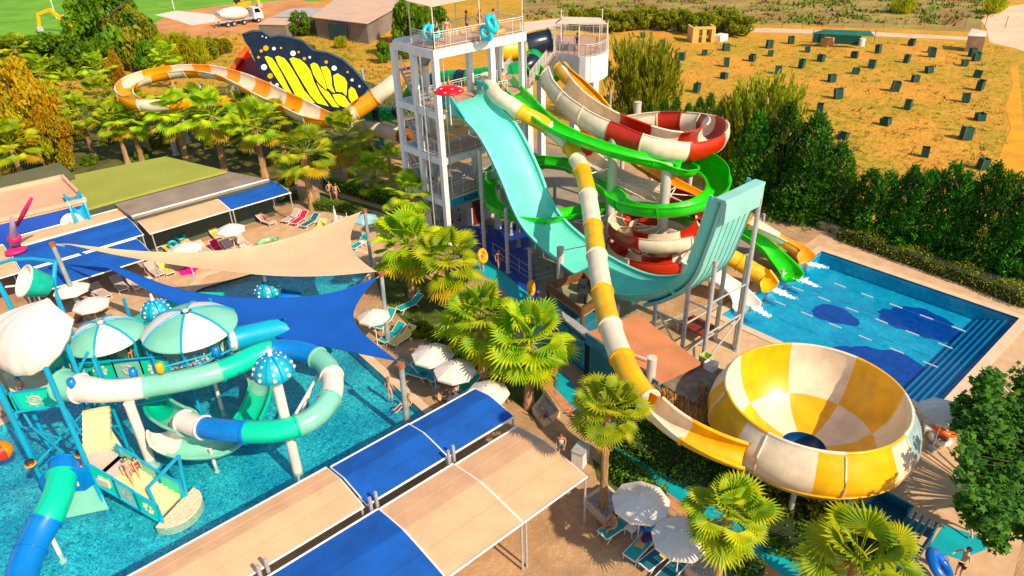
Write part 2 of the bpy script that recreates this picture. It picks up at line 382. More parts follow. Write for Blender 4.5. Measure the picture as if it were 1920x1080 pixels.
# pools: shell, coping, water
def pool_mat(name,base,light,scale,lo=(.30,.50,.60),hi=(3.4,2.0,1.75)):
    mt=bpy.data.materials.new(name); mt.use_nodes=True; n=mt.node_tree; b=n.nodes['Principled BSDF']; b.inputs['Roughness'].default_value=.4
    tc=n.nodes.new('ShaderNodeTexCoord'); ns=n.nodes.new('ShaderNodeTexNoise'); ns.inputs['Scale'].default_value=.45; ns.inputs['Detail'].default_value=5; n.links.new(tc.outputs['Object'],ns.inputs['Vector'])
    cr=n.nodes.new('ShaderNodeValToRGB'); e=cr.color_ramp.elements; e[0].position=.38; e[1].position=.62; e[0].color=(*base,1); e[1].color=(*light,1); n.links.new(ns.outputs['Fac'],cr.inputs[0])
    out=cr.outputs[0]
    # caustic ripple light painted into the floor as bright and dark mottling
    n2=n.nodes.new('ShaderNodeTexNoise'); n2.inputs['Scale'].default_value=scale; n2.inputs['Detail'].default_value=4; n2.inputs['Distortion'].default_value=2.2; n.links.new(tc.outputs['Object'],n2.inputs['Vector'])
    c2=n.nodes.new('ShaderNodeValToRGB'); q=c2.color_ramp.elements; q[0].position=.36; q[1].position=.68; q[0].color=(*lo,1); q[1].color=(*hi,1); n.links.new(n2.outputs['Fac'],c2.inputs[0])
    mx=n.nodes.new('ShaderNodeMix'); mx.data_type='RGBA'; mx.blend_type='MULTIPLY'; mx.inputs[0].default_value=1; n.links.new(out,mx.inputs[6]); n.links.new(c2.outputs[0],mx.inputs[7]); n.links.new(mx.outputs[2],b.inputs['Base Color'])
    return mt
PFLOOR=pool_mat('blue_pool_floor',(.006,.40,.56),(.02,.54,.66),1.6,(.8,.85,.9),(1.3,1.2,1.12))
KFLOOR=pool_mat('aqua_caustic_floor',(.006,.29,.43),(.03,.48,.56),5.0)  # strong painted caustics in the play pool floor colour
def water_mat(name,tint,bump,scale):
    mt=bpy.data.materials.new(name); mt.use_nodes=True; n=mt.node_tree
    for x in list(n.nodes):
        if x.type!='OUTPUT_MATERIAL': n.nodes.remove(x)
    tr=n.nodes.new('ShaderNodeBsdfTransparent'); tr.inputs[0].default_value=(*tint,1); gl=n.nodes.new('ShaderNodeBsdfGlossy'); gl.inputs['Roughness'].default_value=.06
    fr=n.nodes.new('ShaderNodeLayerWeight'); fr.inputs[0].default_value=.5; mx=n.nodes.new('ShaderNodeMixShader')
    tc=n.nodes.new('ShaderNodeTexCoord'); ns=n.nodes.new('ShaderNodeTexNoise'); ns.inputs['Scale'].default_value=scale; ns.inputs['Detail'].default_value=6; ns.inputs['Distortion'].default_value=.6; n.links.new(tc.outputs['Object'],ns.inputs['Vector'])
    bp=n.nodes.new('ShaderNodeBump'); bp.inputs['Strength'].default_value=bump; bp.inputs['Distance'].default_value=.12; n.links.new(ns.outputs['Fac'],bp.inputs['Height']); n.links.new(bp.outputs[0],gl.inputs['Normal']); n.links.new(bp.outputs[0],fr.inputs['Normal'])
    pw=n.nodes.new('ShaderNodeMath'); pw.operation='POWER'; pw.inputs[1].default_value=3.0; n.links.new(fr.outputs['Facing'],pw.inputs[0]); ml=n.nodes.new('ShaderNodeMath'); ml.operation='MULTIPLY_ADD'; ml.inputs[1].default_value=.7; ml.inputs[2].default_value=.03; n.links.new(pw.outputs[0],ml.inputs[0]); n.links.new(ml.outputs[0],mx.inputs[0]); n.links.new(tr.outputs[0],mx.inputs[1]); n.links.new(gl.outputs[0],mx.inputs[2]); n.links.new(mx.outputs[0],n.nodes['Material Output'].inputs[0]); return mt
def pool(name,poly,depth,floor,wmat,wz,cw=.45,cop=None):
    n=len(poly); mb=MB()
    sheet(name+'_floor',poly,-depth,floor)
    for i in range(n):
        a,b=poly[i],poly[(i+1)%n]; mb.add([(a[0],a[1],-depth),(b[0],b[1],-depth),(b[0],b[1],.02),(a[0],a[1],.02)],[(0,1,2,3)])
    o=mb.build(name+'_walls',floor); o['kind']='structure'
    o=sheet(name+'_water',poly,wz,wmat)
    # coping ring
    cen=V((sum(p[0] for p in poly)/n,sum(p[1] for p in poly)/n,0)); mb=MB()
    ar=sum(poly[i][0]*poly[(i+1)%n][1]-poly[(i+1)%n][0]*poly[i][1] for i in range(n)); sg=1 if ar>0 else -1
    out=[]
    for i in range(n):
        p0,p1,p2=V((*poly[i-1],0)),V((*poly[i],0)),V((*poly[(i+1)%n],0)); d1=(p1-p0).normalized(); d2=(p2-p1).normalized()
        n1=V((d1.y,-d1.x,0))*sg; n2=V((d2.y,-d2.x,0))*sg; nn=(n1+n2); nn=nn/max(.5,nn.length**2)*2*.5*2 if nn.length>.1 else n1; nn=nn*(1/max(.6,nn.dot(n1))) if nn.dot(n1)>0 else n1
        out.append(p1+nn*cw)
    for i in range(n):
        j=(i+1)%n; a,b,c,d=V((*poly[i],.07)),V((*poly[j],.07)),out[j]+V((0,0,.07)),out[i]+V((0,0,.07))
        mb.slab([a,b,c,d],.12)
    o=mb.build(name+'_coping',cop); o['kind']='structure'
COP=M('pale_coping_stone',(.66,.50,.36),.7,.08,1.5)
pool('landing_pool',POOL,1.1,PFLOOR,water_mat('landing_pool_water_surface',(.50,.84,.95),.12,1.6),-.07,.55,COP)
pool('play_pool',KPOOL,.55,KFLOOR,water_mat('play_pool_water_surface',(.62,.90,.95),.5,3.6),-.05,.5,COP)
# flat dark blue patches on the floor of the landing pool
DPATCH=M('dark_blue_patch',(.01,.08,.32),.5,.2,3)
def blob(px,py,rx,ry,ang,seed):
    rnd=random.Random(seed); c=at(px,py,-1.09); pts=[]
    for k in range(40):
        t=2*math.pi*k/40; q=1+.10*math.sin(3*t+seed)+.07*rnd.uniform(-1,1); x=rx*q*math.cos(t); y=ry*q*math.sin(t)
        pts.append((c.x+x*math.cos(ang)-y*math.sin(ang),c.y+x*math.sin(ang)+y*math.cos(ang)))
    return pts
for i,(px,py,rx,ry) in enumerate(((1565,590,1.1,1.5),(1728,606,1.75,2.6),(1655,690,2.0,2.9))):
    sheet('dark_pool_patch',blob(px,py,rx,ry,.0,i),-1.094,DPATCH)
# steps at the shallow end
mb=MB()
for k in range(6): mb.box((13.05,-31.15-.36*k-.18,-.55+.02+.0),(12.88,.355,1.0-2*.0-.155*(6-k)+.3),mi=0)
mb2=MB()
o=MB()
for k in range(6):
    y0=-31.1-.365*k; top=-.95+.14*k
    o.box((13.05,y0-.18,(top-1.09)/2),(12.86,.355,top+1.09)); o.box((13.05,y0-.03,top+.006),(12.8,.07,.012),mi=1)
q=o.build('pool_steps',[M('blue_step_tiles',(.03,.30,.42),.4,.1,3),M('navy_step_edge',(.004,.03,.20),.4)]); q['kind']='structure'
# lane floats
for i,(p0,p1) in enumerate((((1545,520),(1815,628)),((1465,528),(1797,660)),((1433,553),(1760,694)))):
    a,b=at(*p0,-.03),at(*p1,-.03); x=(a.x+b.x)/2; a.x=b.x=x
    r=thing('lane_line',V((x,a.y,-.05)),['far lane line of white floats beside the long deck of the landing pool','middle lane line of white floats between the two others in the landing pool','lane line of white floats nearest the yellow bowl in the landing pool'][i],'lane line','lane lines in the landing pool')
    mb=MB(); mb.cyl(a,b,.012,n=5); mb.build('rope',M('lane_rope',(.02,.25,.35),.6),r)
    mb=MB(); L=(b-a).length; k=.9
    while k<L-.5:
        mb.cyl(a+(b-a)*(k/L),a+(b-a)*((k+.8)/L),.035,n=8); k+=1.9
    mb.build('float',W_,r,label='string of white floats')
# retaining wall along the far deck
r=MB(); r.box((23.3,-26.5,.25),(.3,17,.5)); r.box((23.3,-26.5,.52),(.42,17.1,.06)); 
tag(r.build('low_wall',COP),'low pale stone wall between the landing pool deck and the hedge','wall')
# roads, yard, lawn beyond the park
psheet('lawn',((-150,-120),(-200,190),(60,175),(290,50),(470,10),(760,-10),(760,-80),(300,-150)),.012,M('mown_lawn',(.10,.26,.012),.95,0,.15,col2=(.16,.36,.02)))
psheet('building_yard',((285,45),(330,22),(420,10),(560,-2),(640,20),(560,60),(450,62),(390,72),(300,65)),.016,M('bare_orange_earth',(.50,.24,.10),.95,.2,.15,bump=.2))
psheet('gravel_heap_area',((290,28),(330,20),(400,27),(415,40),(360,48),(330,38)),.022,M('pale_gravel',(.72,.60,.52),.95,.1,.8,bump=.3))
DIRT=M('pale_dirt_road',(.62,.44,.30),.95,.12,.3)
psheet('dirt_road',((980,55),(1100,55),(1300,58),(1480,62),(1640,68),(1830,76),(1830,70),(1640,60),(1480,54),(1300,50),(1100,46),(980,46)),.016,DIRT)
psheet('sand_track',((1855,80),(1850,55),(1840,38),(1880,15),(1960,0),(2050,40),(1960,110),(1900,90)),.020,M('pale_sand',(.72,.50,.34),.95,.1,.2))
psheet('dry_grass_band',((980,30),(1300,42),(1500,48),(1840,60),(1840,-20),(1400,-30),(980,-20)),.012,M('brown_weeds',(.24,.15,.06),.95,0,.12,col2=(.34,.27,.07),bump=.5,bscale=.8))
psheet('orange_earth_bank',((1893,128),(1908,122),(1916,200),(1925,300),(1930,430),(1905,415),(1872,372),(1889,330),(1870,300),(1896,240),(1884,200),(1899,160)),.016,M('orange_earth',(.62,.30,.05),.95,.15,.4,bump=.3))
# ================= SLIDE TOWER =================
TW=M('white_tower_paint',(.66,.66,.64),.65,0,1.6,col2=(.76,.78,.78),bump=.08,ramp=(.3,.5))
TFLOOR=M('tower_deck_tiles',(.42,.27,.20),.8,.15,3)
RAILM=M('pale_railing_paint',(.66,.63,.58),.5,.08,2)
L1,L2,L3,L4=4.1,7.4,10.8,15.0
tw=thing('slide_tower',V((4,1.3,0)),'tall white concrete slide tower with open floors, stairs and railings','tower')
AX=[0,5.0,8.0]; BX=[0,2.6]
def column_part(x,y,z0,z1,w=.40):
    mb=MB(); mb.box((x,y,(z0+z1)/2),(w,w,z1-z0)); return mb.build('column',TW,tw)
for x in AX:
    for y in BX: column_part(x,y,0,L4-.62)
column_part(0,5.0,0,L4-.4); column_part(2.6,5.0,0,L4-.4)
def beam_level(z,h,xs=(0,8),ys=(0,2.6),stair=True,skipf=False):
    mb=MB(); x0,x1=xs;y0,y1=ys
    if not skipf: mb.box(((x0+x1)/2,y0,z-h/2),(x1-x0-.48,.36,h))
    mb.box(((x0+x1)/2,y1,z-h/2),(x1-x0-.48,.36,h)); mb.box((x0,(y0+y1)/2,z-h/2),(.36,y1-y0-.48,h)); mb.box((x1,(y0+y1)/2,z-h/2),(.36,y1-y0-.48,h))
    if stair:
        mb.box((0,3.8,z-h/2),(.34,2.38-.44,h)); mb.box((1.3,5.0,z-h/2),(2.14,.34,h))
    mb.build('beam',TW,tw)
for z in (L1,L2,L3): beam_level(z-.13,.50)
mb=MB(); mb.box((0,3.8,L4-.3),(.40,1.9,.6)); mb.box((1.3,5.0,L4-.3),(2.14,.4,.6)); mb.build('beam',TW,tw)
# top slab with deep fascia
mb=MB(); mb.box((4,1.3,L4-.33),(8.5,3.1,.60)); mb.build('top_slab',TW,tw)
mb=MB(); mb.box((4,1.3,L4+.0),(8.3,2.9,.05)); mb.build('top_deck',TFLOOR,tw)
for z in (L1,L2,L3):
    mb=MB(); mb.box((4.1,1.3,z-.06),(7.7,2.3,.13)); 
    if z==L3: mb.box((4.2,-.1,z-.06),(7.9,.6,.13))
    mb.build('floor_deck',TFLOOR,tw)
def railing(path,z,parent,h=1.05,gap=.14,mat=None,name='railing',closed=False):
    mb=MB(); pts=[V((p[0],p[1],p[2] if len(p)>2 else z)) for p in path]
    for a,b in zip(pts,pts[1:]):
        for q,r in ((h,.03),(h*.86,.018),(.12,.018)): mb.cyl(a+V((0,0,q)),b+V((0,0,q)),r,n=6)
        n=max(1,int((b-a).length/gap))
        for k in range(n+1):
            p=a+(b-a)*(k/n); big=(k==0 or k==n or k%10==0)
            if big: mb.cyl(p,p+V((0,0,h)),.028,n=6)
            else: mb.cyl(p+V((0,0,.12)),p+V((0,0,h*.86)),.011,n=4,cap=False)
    return mb.build(name,mat or RAILM,parent)
railing([(-.1,2.5),(-.1,-.15),(8.1,-.15),(8.1,2.7),(2.8,2.7)],L4+.02,tw)
for z in (L1,L2): 
    railing([(.0,2.3),(0,.3)],z,tw); railing([(.3,0),(4.7,0)],z,tw); railing([(5.3,0),(7.7,0)],z,tw)
    railing([(.3,2.6),(4.7,2.6)],z,tw); railing([(5.3,2.6),(7.8,2.6)],z,tw)
railing([(0,2.3),(0,.3)],L3,tw); railing([(1.2,2.6),(4.7,2.6)],L3,tw); railing([(5.3,2.6),(7.8,2.6)],L3,tw); railing([(5.3,-.3),(6.2,-.3)],L3,tw)
# stairs: flights zig-zag behind the left face
SC=M('stair_concrete',(.30,.32,.33),.8,.1,2)
lv=[0,L1,L2,L3,L4]
for i in range(4):
    z0,z1=lv[i],lv[i+1]; zm=(z0+z1)/2; n=9
    for fl,(xa,za,zb,ya,yb) in enumerate(((.75,z0,zm,2.9,4.6),(1.95,zm,z1,4.6,2.9))):
        mb=MB()
        for k in range(n):
            t=(k+.5)/n; mb.box((xa,ya+(yb-ya)*t,za+(zb-za)*(k+1)/n-.06),(1.05,abs(yb-ya)/n*1.02,.12))
        for s in(-1,1): mb.bar((xa+s*.55,ya,za-.05),(xa+s*.55,yb,zb-.1),.06,.26)
        f=mb.build('stair_flight',SC,tw)
        railing([(xa+.55,ya,za),(xa+.55,yb,zb)],0,tw,gap=.3); railing([(xa-.55,ya,za),(xa-.55,yb,zb)],0,tw,gap=.3)
    mb=MB(); mb.box((1.35,4.75,zm-.06),(2.4,.5,.12)); mb.build('landing',TFLOOR,tw)
# ground floor room and lettering
mb=MB(); mb.box((5.6,2.0,1.9),(4.4,.15,3.6)); mb.box((7.8,.9,1.9),(.15,2.0,3.6)); mb.build('room_wall',M('kiosk_wall',(.55,.55,.52),.7,.08,1),tw)
mb=MB(); mb.box((4.4,1.88,1.05),(.9,.06,2.1)); mb.build('door',M('dark_red_door',(.12,.02,.012),.5),tw)
mb=MB(); mb.box((2.5,-.20,L1-.42),(4.4,.05,.62)); sg=mb.build('sign_board',M('teal_sign_board',(.03,.30,.36),.5),tw)
def text(s,loc,size,mat,parent,rot,name='lettering',ext=.012,bold=0):
    c=bpy.data.curves.new(name,'FONT'); c.body=s; c.size=size; c.extrude=ext; c.offset=bold; c.align_x='CENTER'; c.align_y='CENTER'
    o=bpy.data.objects.new(name,c); S.collection.objects.link(o); o.location=V(loc)-worldloc(parent); o.rotation_euler=rot; c.materials.append(mat)
    me=bpy.data.meshes.new_from_object(o); S.collection.objects.unlink(o); bpy.data.objects.remove(o)
    o=bpy.data.objects.new(name,me); S.collection.objects.link(o); o.location=V(loc)-worldloc(parent); o.rotation_euler=rot; o.parent=parent; return o
NAVY=M('navy_lettering',(.01,.02,.16),.5)
text('AQUA  WORLD',(3.35,-.235,L1-.42),.52,NAVY,sg,(R_(90),0,0),bold=.012)
bars(tw,STEEL,[((-.30,1.3,.2),(-.30,1.3,L4-.6),.06),((8.1,-.32,.2),(8.1,-.32,L4-.6),.05),((.45,-.3,L1),(.45,-.3,L4-.7),.035)],'drain_pipe')
# canopy over the top deck
AWN=M('sun_bleached_canopy',(.72,.58,.44),.8,.06,.5,trans=.1)
cp=thing('deck_canopy',V((3,1.3,L4)),'flat beige canopy on thin posts over the top deck of the white slide tower','canopy')
mb=MB(); zc=L4+2.75
pts=[(.0,-.1),(0,2.5),(8.1,2.5),(8.1,-.1)]
mb.slab([V((0-.15,-.2,zc)),V((8.2,-.2,zc+.25)),V((8.2,2.7,zc+.35)),V((-.15,2.7,zc+.1))],.05); mb.build('canopy_cloth',AWN,cp)
mb=MB()
for x,y in ((0,-.1),(0,2.6),(4,-.1),(4,2.6),(8,-.1),(8,2.6)): mb.cyl((x,y,L4+.02),(x,y,zc-.03+x*.03),.04,n=8)
for y in(-.1,2.6): mb.cyl((0,y,zc-.07),(8,y,zc+.19),.03,n=6)
mb.build('frame',RAILM,cp)
# ================= SECOND PLATFORM (curved white stair tower) =================
pt=thing('stair_platform',at(1090,290,0),'white walled round-cornered slide platform with open railings beside the big tower','platform')
zp=L3
c=[at(1027,97,zp),at(1080,107,zp),at(1140,93,zp),at(1128,70,zp),at(1045,72,zp)]
def curve_pts(a,b,m_,n=8): return [a*(1-t)**2+m_*2*t*(1-t)+b*t*t for t in [k/n for k in range(n+1)]]
outer=[at(1026,97,zp),at(1066,103,zp)]+curve_pts(at(1066,103,zp),at(1139,96,zp),at(1112,118,zp))[1:]+[at(1139,70,zp),at(1030,66,zp)]
mb=MB(); n=len(outer)
mb.prism([(p.x,p.y) for p in outer],zp-.3,zp,0); mb.build('deck',TFLOOR,pt)
mb=MB()
for i in range(n-2):
    a,b=outer[i],outer[i+1]; d=(b-a).normalized(); o_=V((d.y,-d.x,0))*.1
    mb.slab([a+V((0,0,.12)),b+V((0,0,.12)),b+o_+V((0,0,.12)),a+o_+V((0,0,.12))],2.3)
mb.build('parapet_wall',TW,pt)
for p in (outer[2],outer[6]):
    q=p*.9+sum(outer,V((0,0,0)))/n*.1; mb=MB(); mb.box((q.x,q.y,(zp-2)/2),(.7,.7,zp-2)); mb.build('column',TW,pt)
railing([(p.x,p.y) for p in outer],zp+.1,pt)
bars(pt,RAILM,[(p,p+V((0,0,2.6)),.05) for p in (at(1026,97,zp),at(1085,108,zp),at(1138,94,zp),at(1128,68,zp),at(1052,70,zp))],'post')
for nm,lab,q in (('shade_canopy','slanted beige shade canopy over the curved white platform',((1040,44),(1139,44),(1125,33),(1055,31))),('shade_canopy','long beige shade roof between the slide tower and the curved platform',((975,62),(1040,46),(1055,34),(975,42)))):
    r=thing(nm,at(*q[0],zp+2.7),lab,'canopy','beige canopies over the slide starts'); mb=MB(); mb.slab([at(x,y,zp+2.75) for x,y in q],.05); mb.build('canopy_cloth',AWN,r)
    for x,y in q:
        p=at(x,y,zp+2.7); bars(r,RAILM,[((p.x,p.y,zp+.05),p,.04)],'post')
bridge=thing('bridge_walkway',V((9,2,L3)),'railed walkway between the slide tower and the curved platform','walkway')
a0=V((8.3,1.4,zp-.15)); b0=(outer[0]+outer[-1])/2-V((0,0,.15)); mb=MB(); mb.bar(a0,b0,2.6,.2); mb.build('deck',TFLOOR,bridge)
dd=(b0-a0).normalized(); nn=V((dd.y,-dd.x,0))*1.3
railing([tuple(a0+nn+V((0,0,.15))),tuple(b0+nn+V((0,0,.15)))],0,bridge); railing([tuple(a0-nn+V((0,0,.15))),tuple(b0-nn+V((0,0,.15)))],0,bridge)
for t in(.35,.75):
    p=a0+(b0-a0)*t; mb=MB(); mb.box((p.x,p.y,(zp-.3)/2),(.6,.6,zp-.3)); mb.build('column',TW,bridge)
# ================= SLIDES =================
def fracs(P,marks,step=.35):
    Q=smooth_path(P,step); L=[0]
    for a,b in zip(Q,Q[1:]): L.append(L[-1]+(b-a).length)
    out=[];last=0
    for (x,y),mi in marks:
        i=min(range(last,len(Q)),key=lambda k:(scr(Q[k])[0]-x)**2+(scr(Q[k])[1]-y)**2); last=min(i+1,len(Q)-1); out.append((L[i]/L[-1],mi))
    return out

def slide(name,label,cat='water slide',loc=(0,0,0)): return thing(name,V(loc),label,cat,'water slides of the park')
# --- turquoise half pipe ---
sl=slide('half_pipe_slide','wide turquoise half-pipe slide dropping from the white tower and rising to a steep ramp',loc=(2.3,0,0))
prof=[(.4,10.95),(-.4,10.9),(-1.2,10.55),(-2.1,10.0),(-3.3,9.35),(-4.5,8.1),(-5.6,6.6),(-6.4,5.25),(-7.4,4.05),(-8.8,3.2),(-11,2.45),(-13.1,2.0),(-16.1,1.95),(-18.4,2.7),(-20.2,4.0),(-21.5,5.6),(-22.15,7.8),(-22.6,9.85),(-22.75,10.6)]
sp=smooth_path([V((0,y,z)) for y,z in prof],.35)
A0,A1=.75,3.85
def halfpipe(mb,i0,i1,wall,t=.08):
    # cross section: floor with small curved sides
    cs=[(A0-.1,wall),(A0-.1,wall+.0),(A0+.0,wall*.45),(A0+.16,.1),(A0+.45,.0),((A0+A1)/2,-.02),(A1-.45,0),(A1-.16,.1),(A1,wall*.45),(A1+.1,wall)]
    P=sp[i0:i1+1]; n=len(cs); base=len(mb.v)
    for i,p in enumerate(P):
        g=i+i0; tn=(sp[min(g+1,len(sp)-1)]-sp[max(g-1,0)]).normalized(); nr=V((0,tn.z,-tn.y))
        for (x,h) in cs: mb.v.append(V((x,p.y,p.z))+nr*h)
        for (x,h) in cs: mb.v.append(V((x-(t if x<(A0+A1)/2-.5 else (-t if x>(A0+A1)/2+.5 else 0)),p.y,p.z))+nr*(h-t if abs(h)<wall-.01 else h))
    for i in range(len(P)-1):
        b0=base+i*2*n; b1=b0+2*n
        for k in range(n-1):
            mb.f+=[(b0+k,b0+k+1,b1+k+1,b1+k),(b0+n+k,b1+n+k,b1+n+k+1,b0+n+k+1)]; mb.m+=[0,1]
        for k in(0,n-1): mb.f.append((b0+k,b0+n+k,b1+n+k,b1+k)); mb.m.append(1)
mb=MB(); cut=next(i for i,p in enumerate(sp) if p.y<-.9); halfpipe(mb,0,len(sp)-1,.5); mb.build('slide_bed',[TURQ,TRIM],sl,smooth=True,angle=50)
mb=MB()
for i in range(cut,len(sp)-1,1):   # rim lip both sides
    for x,s in((A0-.14,-1),(A1+.14,1)):
        def rp(g):
            tn=(sp[min(g+1,len(sp)-1)]-sp[max(g-1,0)]).normalized(); nr=V((0,tn.z,-tn.y))
            return V((x,sp[g].y,sp[g].z))+nr*.51
        mb.bar(rp(i),rp(i+1),.2,.07)
for fy in (-5.0,-9.2,-13.4,-17.6,-20.6):   # joints
    g=min(range(len(sp)),key=lambda q:abs(sp[q].y-fy)); p=sp[g]; tn=(sp[g+1]-sp[g-1]).normalized(); nr=V((0,tn.z,-tn.y))
    for x in(A0-.13,A1+.13): mb.bar(V((x,p.y,p.z))-nr*.1,V((x,p.y,p.z))+nr*.55,.16,.1)
    mb.bar(V((A0-.1,p.y,p.z))-nr*.09,V((A1+.1,p.y,p.z))-nr*.09,.09,.09)
mb.build('rim',TRIM,sl)
# starting side walls
for x in(A0-.18,A1+.18):
    mb=MB()
    mb.add([(x-.06,.6,10.9),(x+.06,.6,10.9),(x+.06,.6,12.1),(x-.06,.6,12.1),(x-.06,-.6,12.0),(x+.06,-.6,12.0),(x+.06,-2.3,10.5),(x-.06,-2.3,10.5),(x-.06,-.3,10.6),(x+.06,-.3,10.6)],[(0,3,4,7,8),(1,9,6,5,2),(3,2,5,4),(4,5,6,7),(0,1,2,3)])
    mb.build('start_wall',M('teal_start_wall',(.02,.42,.38),.4),sl)
# backing of the ramp: panel, ribs and thick top block
PB=M('pale_ramp_backing',(.30,.58,.52),.45,.08,.8)
g0=next(i for i,p in enumerate(sp) if p.y<-18.2)
def fr_(g):
    tn=(sp[min(g+1,len(sp)-1)]-sp[g-1]).normalized(); return sp[g],V((0,tn.z,-tn.y))
mb=MB(); Q=[]
for g in range(g0,len(sp)):
    p,nr=fr_(g)
    for x,o_ in ((A0-.12,.10),(A1+.12,.10),(A1+.12,.30),(A0-.12,.30)): Q.append(V((x,p.y,p.z))-nr*o_)
n_=len(sp)-g0; F=[(i*4+k,i*4+(k+1)%4,(i+1)*4+(k+1)%4,(i+1)*4+k) for i in range(n_-1) for k in range(4)]+[(0,1,2,3),(n_*4-1,n_*4-2,n_*4-3,n_*4-4)]
mb.add(Q,F); mb.build('back_panel',PB,sl)
for x in [A0+.45+k*.52 for k in range(5)]:
    mb=MB()
    for i in range(g0,len(sp)-4):
        (p,nr),(p2,nr2)=fr_(i),fr_(i+1); mb.bar(V((x,p.y,p.z))-nr*.32,V((x,p2.y,p2.z))-nr2*.32,.05,.07)
    mb.build('back_rib',TRIM,sl)
p,nr=fr_(len(sp)-1); mb=MB(); mb.box((2.3,p.y-.12*1,p.z+.02),(3.6,.62,.16)); mb.box((2.3,p.y-.30,p.z-.62),(3.45,.28,1.15)); mb.build('top_block',PB,sl)
mb=MB(); cols=[(-3.6,8.6),(-6.2,5.0),(-8.6,2.8),(-13.2,1.7),(-16.6,1.7)]
for y,z in cols[:4]:
    posts(sl,STEEL,[((x,y,0),(x,y,z),.14) for x in(A0-.15,A1+.15)])
posts(sl,STEEL,[((A0-.2,-16.6,0),(A0-.2,-16.6,1.75),.14)])
# lattice of grey posts under the ramp
mb=MB(); fr=[at(1257,633),at(1301,661),at(1329,667),at(1379,675)]
T_=[(at(1258,640),5.0-1.2),(at(1302,672),5.2),(at(1328,668),8.0),(at(1372,668),8.4)]
q=[(-.1,-19.6,3.6),(-.1,-21.3,5.3),(3.2,-21.6,5.8),(-.05,-22.6,6.7)]
posts_=[((.62,-19.4),3.1),((.62,-21.5),5.2),((.62,-22.95),7.2),((3.9,-21.6),5.4),((3.9,-23.1),9.8),((4.15,-22.8),6.2)]
posts(sl,STEEL,[((x,y,0),(x,y,z),.13) for (x,y),z in posts_])
for (a,za),(b,zb) in ((((.62,-19.4),.6),((.62,-21.5),.6)),(((.62,-21.5),.6),((3.9,-21.6),.6)),(((.62,-22.95),2.6),((3.9,-23.1),2.6)),(((.62,-22.95),4.6),((3.9,-23.1),4.6)),(((.62,-21.5),2.6),((3.9,-21.6),2.6)),(((.62,-19.4),2.6),((.62,-21.5),2.6)),(((.62,-21.5),4.2),((.62,-22.95),4.2)),(((.62,-21.5),.5),((.62,-22.95),2.6)),(((3.9,-21.6),.5),((3.9,-23.1),2.6)),(((.62,-19.4),2.8),((.62,-21.5),.4)),(((.62,-19.4),1.6),((3.9,-21.6),2.8)),(((.62,-22.95),.4),((3.9,-23.1),2.5))):
    bars(sl,STEEL,[((a[0],a[1],za),(b[0],b[1],zb),.055)])
bars(sl,STEEL,[((3.9,-23.1,9.8),(2.6,-22.95,10.1),.07)])
# --- yellow and cream flume to the bowl ---
BH=4.9; BC=V((-2.9,-30.85,0)); BR=3.75
sl=slide('bowl_flume_slide','long yellow and cream striped tube slide running from the tower down to the big bowl',loc=(4,-1,0))
px=[(912,150,11.7),(930,178,11.3),(957,196,10.9),(985,215,10.3),(1012,228,9.8),(1040,247,9.2),(1065,270,8.5),(1083,300,7.9),(1097,340,7.4),(1105,380,6.9),(1111,420,6.5),(1119,480,6.1),(1128,540,5.8),(1137,585,5.6),(1150,630,5.4),(1166,672,5.2),(1190,718,5.0),(1225,762,4.8),(1270,800,4.6),(1320,828,4.4),(1362,846,4.25),(1398,858,4.1)]
P=[at(*p) for p in px]
SG=fracs(P,[((978,204),0),((1030,238),1),((1073,275),0),((1081,300),1),((1090,320),0),((1102,368),1),((1109,425),0),((1117,483),1),((1128,545),0),((1144,615),1),((1167,675),0),((1213,745),1),((1290,812),0),((1392,856),1)])
f0=SG[11][0]
mb=MB(); flume(mb,P,.56,half=[(0,180),(f0,180),(f0+.003,132),(1,112)],bank=[(0,0),(f0,0),(f0+.06,-20),(1,-25)],segs=SG+[(1,0)],n=20)
mb.build('flume',[CREAM,YEL],sl,smooth=True,angle=40)
posts(sl,GPOLE,[(at(1050,560),V((*at(1050,560).xy,htop(at(1050,560),465))),.24),(at(1212,800),V((*at(1212,800).xy,htop(at(1212,800),672))),.24)])
bars(sl,W_,[(at(1052,470,3.3),at(1104,460,5.6),.04),((7.72,-9.56,8.0),at(1088,320,7.5),.05),((7.72,-9.56,7.0),at(1090,330,7.2),.05)])
# big shared support columns
gcol=[]
for (x,y,z,lab) in ((7.72,-9.56,9.6,'tall grey round column beside the green slide'),(8.71,-13.49,7.9,'thick grey round column in the middle of the slide spirals')):
    r=thing('support_column',V((x,y,0)),lab,'column','grey round slide columns'); mb=MB(); column(mb,(x,y,0),(x,y,z),.36); mb.build('shaft',GPOLE,r,smooth=True,angle=40)
    for k in range(12):
        a=k*2.4; zz=(1.2,2.9,5.4)[k%3] if x<9 else 5.5+k*.25; R=2.8 if x<9 else 1.8
        if x<9 or k<4:
            q=V((x+R*math.cos(a),y+R*math.sin(a),zz)); bars(r,W_,[((x,y,zz-.5),q,.045),((x,y,zz+.5),q,.035)],'strut')
b=at(1190,330,0); r=thing('support_column',b,'grey round column top rising behind the red and cream flume','column','grey round slide columns')
r.location=at(1190,300,0); b=r.location.copy(); mb=MB(); column(mb,b,V((b.x,b.y,htop(b,192))),.34); mb.build('shaft',GPOLE,r,smooth=True,angle=40)
